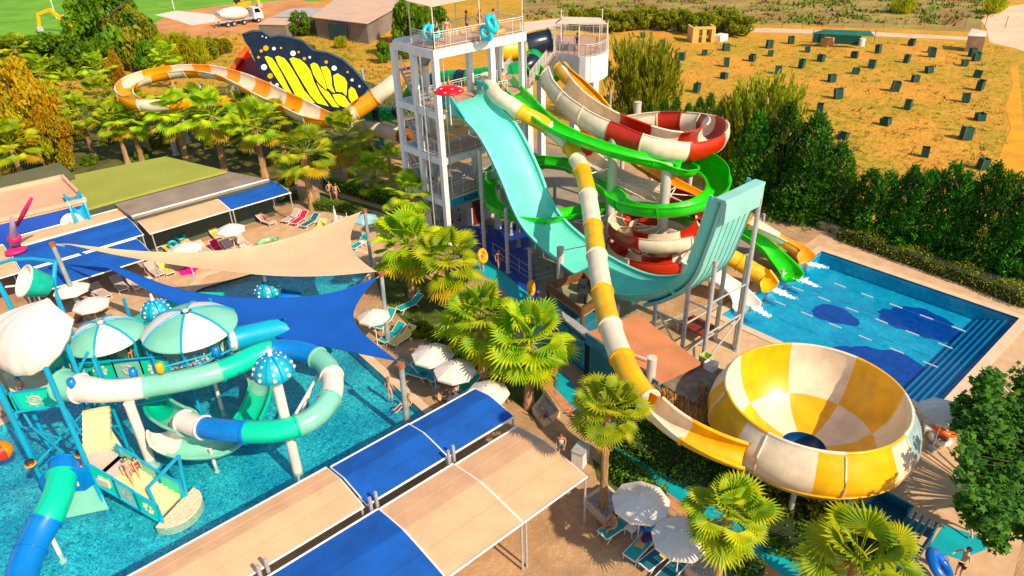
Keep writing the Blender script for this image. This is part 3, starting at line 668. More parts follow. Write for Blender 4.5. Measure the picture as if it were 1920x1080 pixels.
# --- bowl ---
bw=thing('bowl_slide',BC,'huge yellow and cream checkered bowl slide with a blue hole in the bottom','bowl slide')
inner=[(BR,BH),(BR-.02,BH-.35),(BR-.12,BH-.9),(BR-.38,BH-1.6),(BR-.85,BH-2.25),(BR-1.5,BH-2.75),(BR-2.2,BH-2.95),(.98,BH-3.05)]
def bcol(i,k):
    ring=0 if i<4 else 1
    sec=int(k/6)
    return (sec+ring)%2
mb=MB(); N=72
sh=lambda i,k: (int(k/9)+(0 if i<4 else 1))%2
mb.lathe(BC,inner,n=N,mfun=sh); mb.build('bowl_floor',[CREAM,YEL],bw,smooth=True)
mb=MB(); mb.lathe(BC,[(.98,BH-3.05),(.95,BH-3.15),(.90,BH-3.8),(.0,BH-3.8)],n=36); mb.build('drain_hole',M('deep_blue_drain',(.005,.05,.16),.3),bw,smooth=True)
outer_=[(BR+.02,BH+.02),(BR+.12,BH+.02),(BR+.14,BH-.05),(BR+.32,BH-.35),(BR+.62,BH-.85),(BR+.72,BH-1.3),(BR+.65,BH-1.7),(BR+.35,BH-2.15),(BR-.1,BH-2.7),(BR-1.2,BH-3.25),(1.0,BH-3.45)]
mb=MB(); mb.lathe(BC,outer_,n=N,mfun=lambda i,k:2 if 54<=k<69 else (int((k+3)/9))%2); mb.build('bowl_shell',[CREAM,YEL,M('greyish_shell',(.30,.44,.44),.4,.2,3)],bw,smooth=True,angle=60)
mb=MB(); mb.torus(BC+V((0,0,BH+.02)),BR+.06,.075,n=72,m=8,mfun=lambda i,k:(int(i/9))%2)
for k in range(0,72,9):
    a=2*math.pi*k/72; pts=[BC+V(((r_+.02)*math.cos(a),(r_+.02)*math.sin(a),z)) for r_,z in outer_[2:]]; mb.tube(pts,.045,n=6,mi=0)
mb.torus(BC+V((0,0,BH-1.9)),BR+.56,.05,n=72,m=6,mi=1)
mb.build('rim',[CREAM,YEL],bw,smooth=True)
for k in range(8):
    a=2*math.pi*(k+.5)/8; q=BC+V((3.1*math.cos(a),3.1*math.sin(a),0)); posts(bw,STEEL,[(q,q+V((0,0,BH-2.9)),.12)],'support_leg')
mb=MB(); mb.cyl(BC,BC+V((0,0,BH-3.9)),.5,n=16); mb.build('drain_pipe',STEEL,bw)
# --- green flume: ring, second ring, exit ---
def ring_pts(c,R,a0,a1,z0,z1,n): return [V((c[0]+R*math.cos(R_(a0+(a1-a0)*k/n)),c[1]+R*math.sin(R_(a0+(a1-a0)*k/n)),z0+(z1-z0)*k/n)) for k in range(n+1)]
CC=(8.71,-13.49)
sl=slide('green_slide','bright green open flume that loops round the grey column and runs to the pool',loc=(7,-1,0))
P=[at(948,140,11.3),at(963,162,11.1),at(985,186,10.8),at(1010,212,10.4),at(1040,234,10.0),at(1080,253,9.6),at(1120,268,9.2),at(1160,281,8.9),at(1200,291,8.6),at(1245,300,8.2),at(1290,312,7.8)]
P+=ring_pts(CC,3.45,38,-232,7.45,5.9,18)
c2=at(992,356,4.9)
P+=[at(1085,314,5.7),at(1045,303,5.5),at(1000,301,5.3),at(950,308,5.1),at(917,335,4.9),at(918,372,4.7),at(955,396,4.5),at(1010,403,4.3),at(1060,398,4.1),at(1110,388,3.9),at(1160,384,3.7),at(1230,388,3.5),at(1310,405,3.2),at(1380,425,2.6),at(1425,450,1.9),at(1455,475,1.2),at(1478,498,.75),at(1487,510,.62)]
mb=MB(); flume(mb,P,[(0,.62),(.18,.62),(.24,.76),(.5,.74),(.56,.64),(.93,.62),(1,.8)],half=[(0,80),(.02,92),(.96,92),(1,80)],bank=[(0,0),(.22,0),(.27,-14),(.50,-14),(.55,12),(.72,12),(.76,0),(1,0)],seglen=2.9,cyc=(0,),n=14)
mb.build('flume',[GRN],sl,smooth=True,angle=40)
mb=MB()   # high splash guard at the entry of the ring
for pts,h in ((ring_pts(CC,4.05,58,-60,7.9,7.1,14),.9),):
    for a,b in zip(pts,pts[1:]): mb.slab([a,b,b*1+V((0,0,0)),a],.01) if False else mb.bar(a+V((0,0,h/2-.35)),b+V((0,0,h/2-.35)),.05,h)
mb.build('splash_guard',GRN,sl)
mb=MB()
posts(sl,STEEL,[(p,V((p.x,p.y,z)),.13) for p,z in ((at(1040,425,0),4.0),(at(958,440,0),4.2),(at(1465,520,0),.6))])
# --- red and cream flume ---
sl=slide('red_cream_slide','cream and dark red flume looping over the trees and spiralling round the grey column',loc=(12,0,0))
P=[at(1040,148,11.2),at(1056,172,10.9),at(1078,196,10.5),at(1105,216,10.1),at(1140,236,9.7),at(1180,252,9.3),at(1220,266,9.0),at(1262,275,8.7),at(1300,275,8.5),at(1331,262,8.3),at(1342,246,8.15),at(1330,234,8.0),at(1298,228,7.85),at(1255,226,7.7),at(1215,228,7.5),at(1175,234,7.2),at(1130,246,6.9),at(1100,264,6.6),at(1098,288,6.3),at(1125,312,6.0),at(1170,336,5.7),at(1220,352,5.3),at(1270,368,4.9),at(1312,388,4.6)]
mb=MB(); flume(mb,P,[(0,1.12),(.45,1.02),(.62,.9),(1,.85)],half=[(0,155),(.05,145),(.22,142),(.34,140),(.60,132),(.7,105),(1,100)],bank=[(0,0),(.24,-8),(.36,-18),(.5,-14),(.6,-5),(.7,12),(.8,0),(1,0)],
   segs=fracs(P,[((1072,188),0),((1105,216),0),((1153,243),0),((1208,262),1),((1278,276),0),((1338,268),1),((1338,238),0),((1322,231),1),((1282,227),0),((1234,227),1),((1180,233),0),((1118,250),1),((1100,275),1),((1130,315),0),((1190,343),0),((1250,362),0)])+[(1,1)],n=20)
mb.build('flume',[CREAM,RED],sl,smooth=True,angle=40)
P=[at(1300,380,4.7),at(1326,396,4.5)]+ring_pts(CC,3.05,-12,-690,4.35,1.1,44)
mb=MB(); flume(mb,P,.80,half=112,bank=-12,seglen=2.7,cyc=(1,0),n=18); mb.build('spiral_flume',[CREAM,RED],sl,smooth=True,angle=40)
mb=MB()
for px_,py_,h in ((1135,330,8.8),(1300,345,7.6),(1345,350,7.3),(1190,420,4.4)):
    p=at(px_,py_,0); 
posts(sl,GPOLE,[(p,V((p.x,p.y,z-1.0)),.18) for p,z in ((V((15.2,-4.2,0)),8.2),(V((18.7,-8.6,0)),7.6),(V((19.5,-4.0,0)),6.8),(V((12.6,-3.2,0)),5.0))])
# --- yellow/orange flume behind ---
sl=slide('orange_slide','yellow to orange flume passing behind the spirals with a cream stretch before its orange mouth',loc=(14,2,0))
P=[at(1052,130,11.3),at(1066,145,11.0),at(1090,165,10.5),at(1115,190,9.9),at(1140,222,8.8),at(1165,262,7.2),at(1190,294,5.9),at(1225,318,5.3),at(1262,340,4.8),at(1310,365,4.2),at(1360,392,3.7),at(1400,410,3.3),at(1435,426,2.8),at(1470,445,2.0),at(1500,464,1.1),at(1517,480,.72)]
mb=MB(); flume(mb,P,[(0,.62),(.9,.62),(1,.85)],half=[(0,165),(.35,150),(.42,92),(.95,92),(1,75)],segs=[(.2,0),(.4,0),(.48,0),(.60,1),(.80,1),(.9,2),(1,1)],n=14)
mb.build('flume',[YEL,ORG,CREAM],sl,smooth=True,angle=40)
mb=MB()
posts(sl,STEEL,[(p,V((p.x,p.y,z)),.12) for p,z in ((at(1250,380,0),3.5),(at(1425,450,0),2.2),(at(1478,478,0),.9),(at(1140,300,0),7))])
# --- yellow tube exit and white exit ---
sl=slide('yellow_tube_slide','short yellow tube slide opening over the landing pool between the white and green slides',loc=(11.5,-18,0))
P=[at(1338,462,2.6),at(1362,478,2.1),at(1388,492,1.7),at(1412,508,1.3),at(1433,520,.95),at(1445,531,.78)]
mb=MB(); flume(mb,P,[(0,.58),(.8,.60),(1,.72)],half=[(0,180),(.82,180),(.9,105),(1,80)],seglen=2.2,cyc=(0,),n=18); mb.build('flume',[YEL],sl,smooth=True,angle=40)
sl=slide('white_slide','wide white slide with flared mouth pouring into the near corner of the landing pool',loc=(8.6,-17.5,0))
P=[at(1285,478,2.8),at(1318,500,2.2),at(1350,516,1.75),at(1378,535,1.25),at(1398,553,.85),at(1405,561,.75)]
mb=MB(); flume(mb,P,[(0,.75),(.75,.78),(1,1.1)],half=[(0,85),(.8,80),(1,62)],seglen=3.2,cyc=(0,),n=16); mb.build('flume',[KWHT],sl,smooth=True,angle=40)
mb=MB()
posts(sl,STEEL,[(p,V((p.x,p.y,z)),.1) for p,z in ((at(1330,540,0),1.2),(at(1372,560,0),.6))])
# splashes
FOAM=M('white_foam',(.85,.92,.93),.8,.1,6)
for i,(pa,pb) in enumerate((((1407,570),(1440,592)),((1447,540),(1486,558)),((1484,515),(1530,536)),((1518,494),(1545,500)))):
    rnd=random.Random(i); a,b=at(*pa,-.05),at(*pb,-.05); mb=MB()
    for k in range(420):
        t=rnd.random()**1.3; p=a+(b-a)*t; s=.012+.035*rnd.random()*(1-t*.6); w_=.05+.12*math.sin(min(1,t*1.6)*2.6)
        mb.ball(p+V((rnd.gauss(0,w_),rnd.gauss(0,.16),.0)),s,n=5,sc=(2.2,2.2,.35))
    o=mb.build('splash_foam',FOAM); tag(o,['white foam below the mouth of the white slide','white foam trail below the yellow tube','white foam trail below the green slide','faint foam below the orange slide'][i],'splash',kind='stuff')
# --- green snake tube behind the tower ---
sl=slide('green_tube_slide','closed dark green tube slide with black bands winding behind the tower',loc=(10,18,0))
P=[at(668,214,3.6),at(700,213,3.8),at(735,212,4.1),at(762,198,5.4),at(775,172,7.4),at(800,155,8.8),at(835,148,9.4),at(880,146,9.9),at(930,140,10.4),at(965,134,10.8),at(995,120,11.3),at(1000,108,11.6)]
mb=MB(); flume(mb,P,.72,half=180,seglen=.8,cyc=(0,0,0,1),n=18,flange=.05); mb.build('flume',[DGRN,BLACK],sl,smooth=True,angle=40)
mb=MB()
posts(sl,KBLUE,[(p,V((p.x,p.y,z)),.24) for p,z in ((at(718,275,0),3.6),(at(800,250,0),8.2))])
sl=slide('cream_tube_slide','cream and orange tube slide passing low behind the white tower',loc=(8,14,0))
P=[at(668,232,2.6),at(700,240,2.4),at(740,250,2.2),at(780,258,2.0),at(830,262,1.8),at(870,275,1.5)]
mb=MB(); flume(mb,P,.75,half=180,segs=[(.45,0),(.62,1),(1,2)],n=16); mb.build('flume',[CREAM,M('brown_orange_gelcoat',(.32,.11,.01),.3),ORG],sl,smooth=True)
sl=slide('black_tube_slide','black and yellow tube slide starting behind the top of the tower',loc=(14,6,0))
P=[at(935,95,12.2),at(965,92,12.2),at(990,85,12.3),at(1010,80,12.4),at(1030,76,12.5)]
mb=MB(); flume(mb,P,.95,half=180,segs=[(.45,0),(1,1)],n=18); mb.build('flume',[YEL,BLACK],sl,smooth=True)
sl=slide('light_green_flume','small light green flume between the tower and the curved platform',loc=(12,3,0))
P=[at(985,112,11.3),at(1003,128,11.2),at(1020,140,11.0),at(1040,138,10.9)]
mb=MB(); flume(mb,P,.6,half=[(0,120),(1,85)],seglen=2,cyc=(0,),n=12); mb.build('flume',[GRN],sl,smooth=True)
# --- orange and cream flume with butterfly wing ---
sl=slide('wing_slide','orange and cream flume looping wide on the left, dipping under the butterfly wing',loc=(1,22,0))
P=[at(783,122,9.8),at(755,142,8.9),at(728,164,8.0),at(700,185,7.0),at(672,204,6.2),at(645,217,5.7),at(617,221,5.5),at(585,213,5.7),at(550,196,6.2),at(515,180,6.7),at(480,163,7.2),at(445,146,7.6),at(410,135,7.8),at(370,131,7.7),at(325,133,7.5),at(280,141,7.3),at(245,155,7.1),at(232,172,6.9),at(245,187,6.7),at(280,193,6.5),at(330,191,6.2),at(380,187,5.9),at(430,186,5.6),at(475,190,5.3),at(520,205,5.0)]
mb=MB(); flume(mb,P,[(0,.72),(.15,.85),(.2,1.2),(.32,1.2),(.42,.85),(1,.82)],half=[(0,180),(.10,180),(.14,100),(.42,100),(.5,110),(.6,112),(1,110)],bank=[(0,0),(.5,10),(.7,16),(.8,16),(1,0)],seglen=2.5,cyc=(0,1),n=18)
mb.build('flume',[ORG,CREAM],sl,smooth=True,angle=40)
mb=MB()
posts(sl,GPOLE,[(p,V((p.x,p.y,z)),.26) for p,z in ((at(612,332,0),4.4),(at(400,262,0),6.2),(at(330,290,0),5.0),(at(352,268,0),6.0))])
# wing wall: outline traced at true distance, curved and thick
def wing_pt(x,y,h): return at(x,y,h)
def wing(name,label,lo,hi,hlo,hhi,mats,lean=0): pass
bf=thing('butterfly_wing_wall',at(580,260,0),'huge curved black slide wall painted as a butterfly wing with yellow cells and white dots','slide wall','walls of the boomerang slide')
# plane of the wall: through the lower edge line, tilted back
L0=at(470,195,5.6); L1_=at(690,182,6.6)
ux=(L1_-L0).normalized(); ux.z=0; ux.normalize(); back=V((-ux.y,ux.x,0)); 
if back.dot(_fh)<0: back=-back
O_=L0.copy()
import functools
def wall_pt(u,v,off=0): # u along, v up the wall; slightly curved profile
    th=R_(38)+R_(30)*min(1.2,v/9.0)   # steepens upward
    # integrate arc
    n=6; y=z=0
    for k in range(n):
        t=R_(34)+R_(34)*min(1.2,(v*(k+.5)/n)/9.0); y+=math.cos(t)*v/n; z+=math.sin(t)*v/n
    t=R_(34)+R_(34)*min(1.2,v/9.0)
    return O_+ux*u+back*(y-math.sin(t)*off)+V((0,0,z+math.cos(t)*off))
@functools.lru_cache(None)
def inv(px,py):
    u,v=4.,4.; 
    for _ in range(25):
        f=V(scr(wall_pt(u,v))+(0,)); fu=V(scr(wall_pt(u+.01,v))+(0,)); fv=V(scr(wall_pt(u,v+.01))+(0,))
        a,b,c,d=(fu.x-f.x)/.01,(fv.x-f.x)/.01,(fu.y-f.y)/.01,(fv.y-f.y)/.01; ex,ey=px-f.x,py-f.y; D=a*d-b*c
        if abs(D)<1e-6: break
        u+=max(-3,min(3,(ex*d-b*ey)/D)); v+=max(-3,min(3,(a*ey-c*ex)/D)); v=max(-3,min(25,v))
    return u,v
z8=lambda x,y:(420+x/4.32,40+y/4.32)
out=[z8(*q) for q in ((150,110),(230,80),(310,82),(380,128),(450,115),(540,130),(640,160),(720,235),(850,258),(960,310),(1050,390),(1180,545),(1130,610),(1080,690),(960,720),(820,720),(660,690),(520,640),(440,580),(370,520),(300,420),(250,320),(210,220),(165,160))]
def patch(name,pts,mat,parent,off,th=.05,label=None,rnd=0):
    uv=[inv(round(x,1),round(y,1)) for x,y in pts]
    loops=[[V((a,b,0)) for a,b in uv]]
    # grid fill for curvature
    umin,umax=min(a for a,b in uv),max(a for a,b in uv); vmin,vmax=min(b for a,b in uv),max(b for a,b in uv)
    bm=bmesh.new(); vs=[bm.verts.new((a,b,0)) for a,b in uv]; bm.faces.new(vs)
    k=vmin+.6
    while k<vmax:
        g=bm.verts[:]+bm.edges[:]+bm.faces[:]; bmesh.ops.bisect_plane(bm,geom=g,plane_co=(0,k,0),plane_no=(0,1,0)); k+=.6
    bmesh.ops.triangulate(bm,faces=[f for f in bm.faces if len(f.verts)>4])
    bm.verts.index_update(); P=[(v.co.x,v.co.y) for v in bm.verts]; F=[tuple(v.index for v in f.verts) for f in bm.faces]; E=[tuple(v.index for v in e.verts) for e in bm.edges if len(e.link_faces)==1]; bm.free()
    n=len(P); mb=MB(); A=[wall_pt(a,b,off) for a,b in P]; B=[wall_pt(a,b,off-th) for a,b in P]
    mb.add(A+B,F+[tuple(n+i for i in reversed(f)) for f in F]+[(a,b,b+n,a+n) for a,b in E])
    o=mb.build(name,mat,parent); bm=bmesh.new(); bm.from_mesh(o.data); bmesh.ops.recalc_face_normals(bm,faces=bm.faces[:]); bm.to_mesh(o.data); bm.free()
    if label:o['label']=label
    return o
patch('wall_panel',out,BLACK,bf,0,.18)
WY=M('wing_yellow',(.88,.74,.0),.35,.03,1)
cells=[[(330,290),(350,282),(390,300),(420,340),(470,430),(520,530),(575,630),(545,610),(480,540),(420,450),(370,370)],
[(415,290),(440,280),(490,300),(530,350),(590,450),(650,560),(740,665),(600,640),(560,560),(500,450),(440,350)],
[(530,305),(560,292),(620,310),(665,350),(700,400),(730,490),(780,590),(850,690),(760,665),(700,600),(640,500),(580,400)],
[(700,350),(730,335),(760,350),(785,400),(810,460),(835,550),(820,550),(760,490),(725,430)],
[(785,370),(830,365),(860,400),(870,450),(875,520),(900,580),(880,575),(840,540),(820,470),(800,420)],
[(750,495),(790,540),(850,575),(890,640),(935,700),(880,692),(820,620),(780,560)],
[(885,440),(920,422),(980,460),(998,500),(995,560),(990,605),(960,575),(910,570),(895,520)],
[(880,592),(940,590),(980,610),(1020,670),(985,700),(930,680),(900,640)],
[(1010,560),(1030,530),(1060,550),(1085,610),(1080,640),(1035,665),(1010,620)]]
for c in cells: patch('yellow_cell',[z8(*q) for q in c],WY,bf,.03,.03)
WD=M('wing_white_dots',(.85,.84,.8),.4); WO=M('wing_orange_dots',(.72,.36,.03),.4)
dots=[(560,260,22,0),(325,372,24,0),(893,380,21,0),(455,585,20,0),(430,515,14,0),(405,222,14,0),(1038,476,12,0),(1098,527,9,0),(695,292,10,0),(340,218,22,1),(303,240,13,1),(375,443,22,1),(280,292,11,1),(828,330,13,1),(652,303,13,1),(463,217,9,1),(605,250,9,1),(1002,412,9,1),(378,497,9,1),(312,122,6,0),(342,132,6,0)]
for x,y,r_,c in dots:
    patch('dot',[z8(x+r_*math.cos(2*math.pi*k/12),y+r_*math.sin(2*math.pi*k/12)) for k in range(12)],(WD,WO)[c],bf,.03,.03)
pts=[wall_pt(*inv(*[round(q,1) for q in p]),.0) for p in out[:13]]; mb=MB(); mb.tube(pts,.14,n=8); mb.build('top_edge',M('slate_edge',(.05,.09,.11),.4),bf,smooth=True)
for u in(2,5,8,11):
    p=wall_pt(u,4.5,-.3); q=wall_pt(u,1,-.3); bars(bf,STEEL,[((p.x,p.y,0),p,.16)],'support_post'); bars(bf,STEEL,[((p.x,p.y,1),q,.1)])
# opposite wing seen from behind: orange outside, red inside
ow=thing('orange_wing_wall',at(440,210,0),'orange and dark red curved slide wall left of the butterfly wing','slide wall','walls of the boomerang slide')
q=[at(430,138,7.0),at(447,112,8.2),at(463,92,9.2),at(480,118,8.2),at(502,150,7.0),at(522,180,5.8),at(478,168,5.9)]
mb=MB(); mb.slab(q,.25); mb.build('wall_panel',M('dark_red_inside',(.26,.012,.006),.35,.1,1),ow)
mb=MB(); mb.tube([at(430,140,7.0),at(447,112,8.3),at(464,90,9.3)],.3,n=8); mb.build('edge',M('red_orange_edge',(.66,.12,.01),.4),ow,smooth=True)
bars(ow,STEEL,[((a.x,a.y,0),a-V((0,0,.2)),.14) for a in q[:5]],'support_post')
# ================= WATER PLAY STRUCTURE =================
ps=thing('play_tower',at(215,800,0),'aqua blue and mint water play tower with dome roofs standing in the play pool','play tower')
def panel(pa,pb,h,ht,mat,motif=None,parent=None,t=.07):
    parent=parent or ps; a,b=at(*pa,h),at(*pb,h); d=(b-a); L=d.length; d.normalize(); n=V((d.y,-d.x,0))
    if n.dot(_fh)>0: n=-n
    mb=MB(); mb.bar(a+V((0,0,ht/2)),b+V((0,0,ht/2)),t,ht*.94); p=mb.build('panel',mat,parent)
    mb=MB()
    for z in(0,ht): mb.bar(a+V((0,0,z)),b+V((0,0,z)),t*1.5,.08)
    for q in(a,b): mb.bar(q-V((0,0,.04)),q+V((0,0,ht+.04)),t*1.5)
    mb.build('frame',KBLUE,p)
    if motif:
        c=(a+b)/2+V((0,0,ht/2))+n*(t/2+.015); r_=min(L,ht)*.30; X=d;Z=V((0,0,1)); mb=MB()
        if motif=='pin':
            for k in range(8):
                a0=k*math.pi/4; P=[c+X*(r_*q*math.cos(a0+w))+Z*(r_*q*math.sin(a0+w)) for q,w in ((.25,0),(.95,-.28),(1.15,.05),(1,.3))]
                mb.add(P+[x+n*.02 for x in P],[(0,1,2,3),(4,5,6,7),(0,1,5,4),(1,2,6,5),(2,3,7,6),(3,0,4,7)])
            mb.build('pinwheel_emblem',KWHT,p)
        else:
            rot=Matrix((X,Z,n)).transposed()
            mb.torus(c,r_*.75,r_*.16,n=20,m=6,mat=rot)
            mb.torus(c,r_*.28,r_*.1,n=12,m=6,mat=rot)
            for k in range(8):
                a0=k*math.pi/4; mb.cyl(c,c+X*(r_*1.25*math.cos(a0))+Z*(r_*1.25*math.sin(a0)),r_*.05,n=5)
            mb.build('ship_wheel_emblem',M('grey_emblem',(.45,.47,.44),.5),p)
    return p
DK=3.0
# posts standing in the water
def post(px,py,ty,r=.11,name='post',mat=None,parent=None):
    b=at(px,py,-.5) if False else at(px,py,-.2); z=htop(b,ty); mb=MB(); mb.cyl((b.x,b.y,-.55),(b.x,b.y,z),r,n=12); return mb.build(name,mat or KBLUE,parent or ps,smooth=True,angle=40)
for q in ((98,940,700),(200,955,690),(205,845,640),(90,835,560)): post(*q)
for q in ((240,840,672),(330,800,660),(375,770,620),(255,770,600),(170,790,610),(432,700,560),(280,700,560)): post(*q,r=.09)
def ring_post(x,y,h,t,r=.09):
    mb=MB(); p=at(x,y,h); mb.cyl((p.x,p.y,h),(p.x,p.y,t),r,n=10); mb.build('roof_post',KBLUE,ps)
# decks
mb=MB()
for P,h in (((( 168,712),(330,706),(440,650),(430,610),(270,618),(190,650)),DK),(((20,735),(118,722),(150,690),(100,665),(0,690)),DK+.3),(((190,838),(232,842),(180,760),(160,765)),2.0)):
    m2=MB(); m2.slab([at(x,y,h) for x,y in P],.12); m2.build('deck',KSTEP,ps)
panel((168,710),(222,710),DK,1.15,KGRN,'pin'); panel((222,710),(273,709),DK,1.15,KTEAL,'wheel'); panel((273,709),(322,706),DK,1.15,KGRN,'pin')
panel((148,682),(205,672),DK+.1,1.0,KGRN); panel((205,672),(246,670),DK+.1,1.0,KTEAL); panel((246,670),(304,668),DK+.1,1.0,KGRN)
panel((95,700),(147,690),DK+.3,1.1,KGRN); panel((30,773),(116,760),DK-.3,1.15,KGRN,'wheel'); panel((5,735),(30,773),DK-.3,1.1,KGRN); panel((8,700),(95,688),DK+.2,1.1,KGRN)
panel((395,672),(440,652),DK,1.1,KGRN,'pin'); panel((120,735),(168,712),DK,1.0,KTEAL)
panel((246,640),(300,633),DK,1.0,KTEAL); panel((300,633),(352,628),DK,1.0,KGRN); panel((352,628),(400,618),DK,1.0,KTEAL); panel((168,660),(200,640),DK,1.0,KGRN); panel((60,690),(95,700),DK+.3,.9,KTEAL); panel((118,722),(160,700),DK,1.0,KTEAL)
for q_ in ((300,760,640),(345,745,640),(400,735,620),(215,770,650),(60,850,690)): post(*q_,r=.08)
bars(ps,KBLUE,[(at(168,712,DK),at(330,706,DK),.07),(at(20,735,DK),at(118,722,DK),.07),(at(330,706,1.6),at(240,740,.6),.05),(at(250,720,1.6),at(330,750,.6),.05),(at(20,735,2.2),at(118,722,2.6),.05)])
panel((8,770),(40,800),2.0,.9,KTEAL); panel((118,760),(150,745),2.2,1.0,KGRN); panel((330,720),(372,700),1.8,1.0,KGRN); panel((215,735),(262,735),1.6,1.0,KTEAL); panel((262,735),(310,733),1.6,1.0,KGRN)
bars(ps,KBLUE,[(at(168,712,4.4),at(330,706,4.4),.05),(at(148,682,4.4),at(304,668,4.4),.05),(at(30,773,3.9),at(116,760,3.9),.06),(at(95,700,4.6),at(60,640,4.6),.06),(at(330,706,4.4),at(440,652,4.4),.05),(at(250,760,2.2),at(330,745,2.2),.05),(at(60,800,3.0),at(20,735,4.4),.06),(at(135,720,4.6),at(165,660,5.2),.07),(at(300,690,4.8),at(410,660,4.6),.05)],'pipe')
for q_,z_ in (((300,690),4.9),((135,720),4.7),((250,700),4.6),((405,660),4.7)):
    p_=at(*q_,z_); m2=MB(); m2.lathe(p_,[(.02,-.3),(.16,-.28),(.2,0),(.16,.28),(.02,.3)],n=12); m2.build('spray_barrel',YEL if q_[0]==300 else KDBL,ps,smooth=True)
# barred railing with pipes
a,b=at(322,706,DK),at(390,690,DK)
for k in range(9):
    p=a+(b-a)*(k/8); m2=MB(); m2.cyl(p,p+V((0,0,1.05)),.03,n=6); m2.build('rail_bar',KDBL if k%2 else KWHT,ps)
mb=MB(); mb.cyl(a+V((0,0,1.05)),b+V((0,0,1.05)),.05,n=6); mb.cyl(a+V((0,0,.5)),b+V((0,0,.5)),.04,n=6); mb.build('handrail',KBLUE,ps)
# dome roofs (umbrella shaped)
def dome(px,py,h,R,name_label,ncol=6,rise=.75,a0=0):
    c=at(px,py,h+rise); c.z=h; prof=[(.12*R,rise),(.35*R,rise*.9),(.6*R,rise*.7),(.82*R,rise*.4),(R,0)]
    mb=MB(); mb.lathe(c,prof,n=ncol*8,mfun=lambda i,k:(k//8)%2); mb.lathe(c,[(r_,z-.06) for r_,z in prof],n=ncol*8,mfun=lambda i,k:(k//8)%2)
    o=mb.build('dome_roof',[KWHT,KTEAL],ps,smooth=True,label=name_label)
    for k in range(ncol):
        a=2*math.pi*k/ncol; m2=MB(); m2.tube([c+V(((r_+.0)*math.cos(a),(r_)*math.sin(a),z+.04)) for r_,z in prof]+[c+V((R*.98*math.cos(a),R*.98*math.sin(a),-.6))],.06,n=6); m2.build('rib',KBLUE,o)
    m2=MB(); m2.ball(c+V((0,0,rise+.05)),.16,n=10,sc=(1,1,.6)); m2.build('cap',KWHT,o)
    for k in range(0,ncol,1):
        a=2*math.pi*k/ncol; p=c+V((R*.96*math.cos(a),R*.96*math.sin(a),0)); m2=MB(); m2.cyl((p.x,p.y,DK),(p.x,p.y,h-.4),.07,n=8); m2.build('roof_post',KBLUE,o)
    return o
dome(348,584,5.1,2.35,'large white and mint dome roof',6,.95,0); dome(188,606,5.0,1.85,'smaller white and mint dome roof',6,.8)
# big shell
sc_=at(50,640,6.4); rot=Matrix.Rotation(R_(0),3,'Z')
def shell():
    mb=MB(); hinge=at(92,560,8.3); n=40; P=[]; rings=12
    ex=_r*1.0; ey=(-_fh*.70-V((0,0,.72))).normalized(); nz=ey.cross(ex)*-1 if ey.cross(ex).z<0 else ey.cross(ex); nz=V(nz).normalized()
    ex=(ex*.78+ey*-.0).normalized(); RR=3.45
    for i in range(rings+1):
        for k in range(n+1):
            a=R_(22+(200-22)*0+ (k/n)*136-0); a=R_(22+136*k/n)   # fan angle
            t=i/rings; q=RR*t*(1+.008*math.cos(k/n*2*math.pi*9)*t)*(.80+.25*math.sin(math.pi*k/n))
            ang=a; x=-math.cos(ang)*q*.78-t*.75; y=math.sin(ang)*q
            z=1.15*math.sin(math.pi*min(1,t*.97+.03))**.8*math.sin(math.pi*(.08+.84*k/n))+.025*math.cos(k/n*2*math.pi*7)*math.sin(math.pi*t)
            P.append(hinge+ex*x+ey*y+nz*z)
    m=n+1; F=[(i*m+k,(i+1)*m+k,(i+1)*m+k+1,i*m+k+1) for i in range(rings) for k in range(n)]
    N=len(P); P2=[p-nz*.12 for p in P]; F2=[tuple(N+i for i in reversed(f)) for f in F]
    E=[(rings*m+k,N+rings*m+k,N+rings*m+k+1,rings*m+k+1) for k in range(n)]
    mb.add(P+P2,F+F2+E); return mb
sh_=thing('giant_shell',at(60,640,6.4),'giant cream white scallop shell canopy on the left of the play tower','shell')
shell().build('shell',KWHT,sh_,smooth=True)
bars(sh_,KBLUE,[(at(20,703,3),at(30,650,6.2),.1),(at(120,690,3),at(100,600,6.8),.1)],'shell_post')
# tipping bucket in its arched frame
bk=thing('tipping_bucket',at(50,530,7.5),'tilted white and green tipping water bucket hanging above the giant shell','bucket')
ax=(UP*.2-FW*.72-RT*.52).normalized(); c0=at(45,527,8.9); x=ax.cross(V((0,0,1))).normalized(); y=x.cross(ax); mt=Matrix((x,y,ax)).transposed()
mb=MB(); mb.lathe(c0-ax*1.1,[(.45,0),(.55,.1),(.78,1.1)],n=28,mat=mt,mi=1); mb.lathe(c0-ax*1.1,[(.74,1.08),(.70,.9),(.66,.75),(.0,.72)],n=28,mat=mt,mi=0); mb.lathe(c0-ax*1.1,[(0,0),(.45,0)],n=28,mat=mt,mi=1); mb.torus(c0,.77,.05,n=28,m=8,mat=mt,mi=0)
mb.build('bucket',[KWHT,M('bucket_green',(.02,.42,.30),.3)],bk,smooth=True,angle=40)
fr_=thing('bucket_frame',at(60,600,5),'arched aqua blue steel frame round the tipping bucket','frame')
mb=MB(); mb.tube([at(-20,500,8.9),at(20,487,9.2),at(60,485,9.3),at(104,490,9.2)],.09,n=8); mb.build('arch',KBLUE,fr_)
mb=MB(); mb.tube([at(104,488,9.2),at(101,520,8.6),at(108,560,7.6),at(128,610,6.2),at(150,650,4.4),at(165,690,3.0)],.11,n=8); mb.build('arch',KBLUE,fr_)
mb=MB(); mb.tube([at(-10,520,8.6),at(10,555,7.8),at(25,585,7.0)],.12,n=8); mb.build('arch',KBLUE,fr_)
bars(fr_,W_,[(at(10,538,8.3),at(95,528,8.3),.05)],'axle')
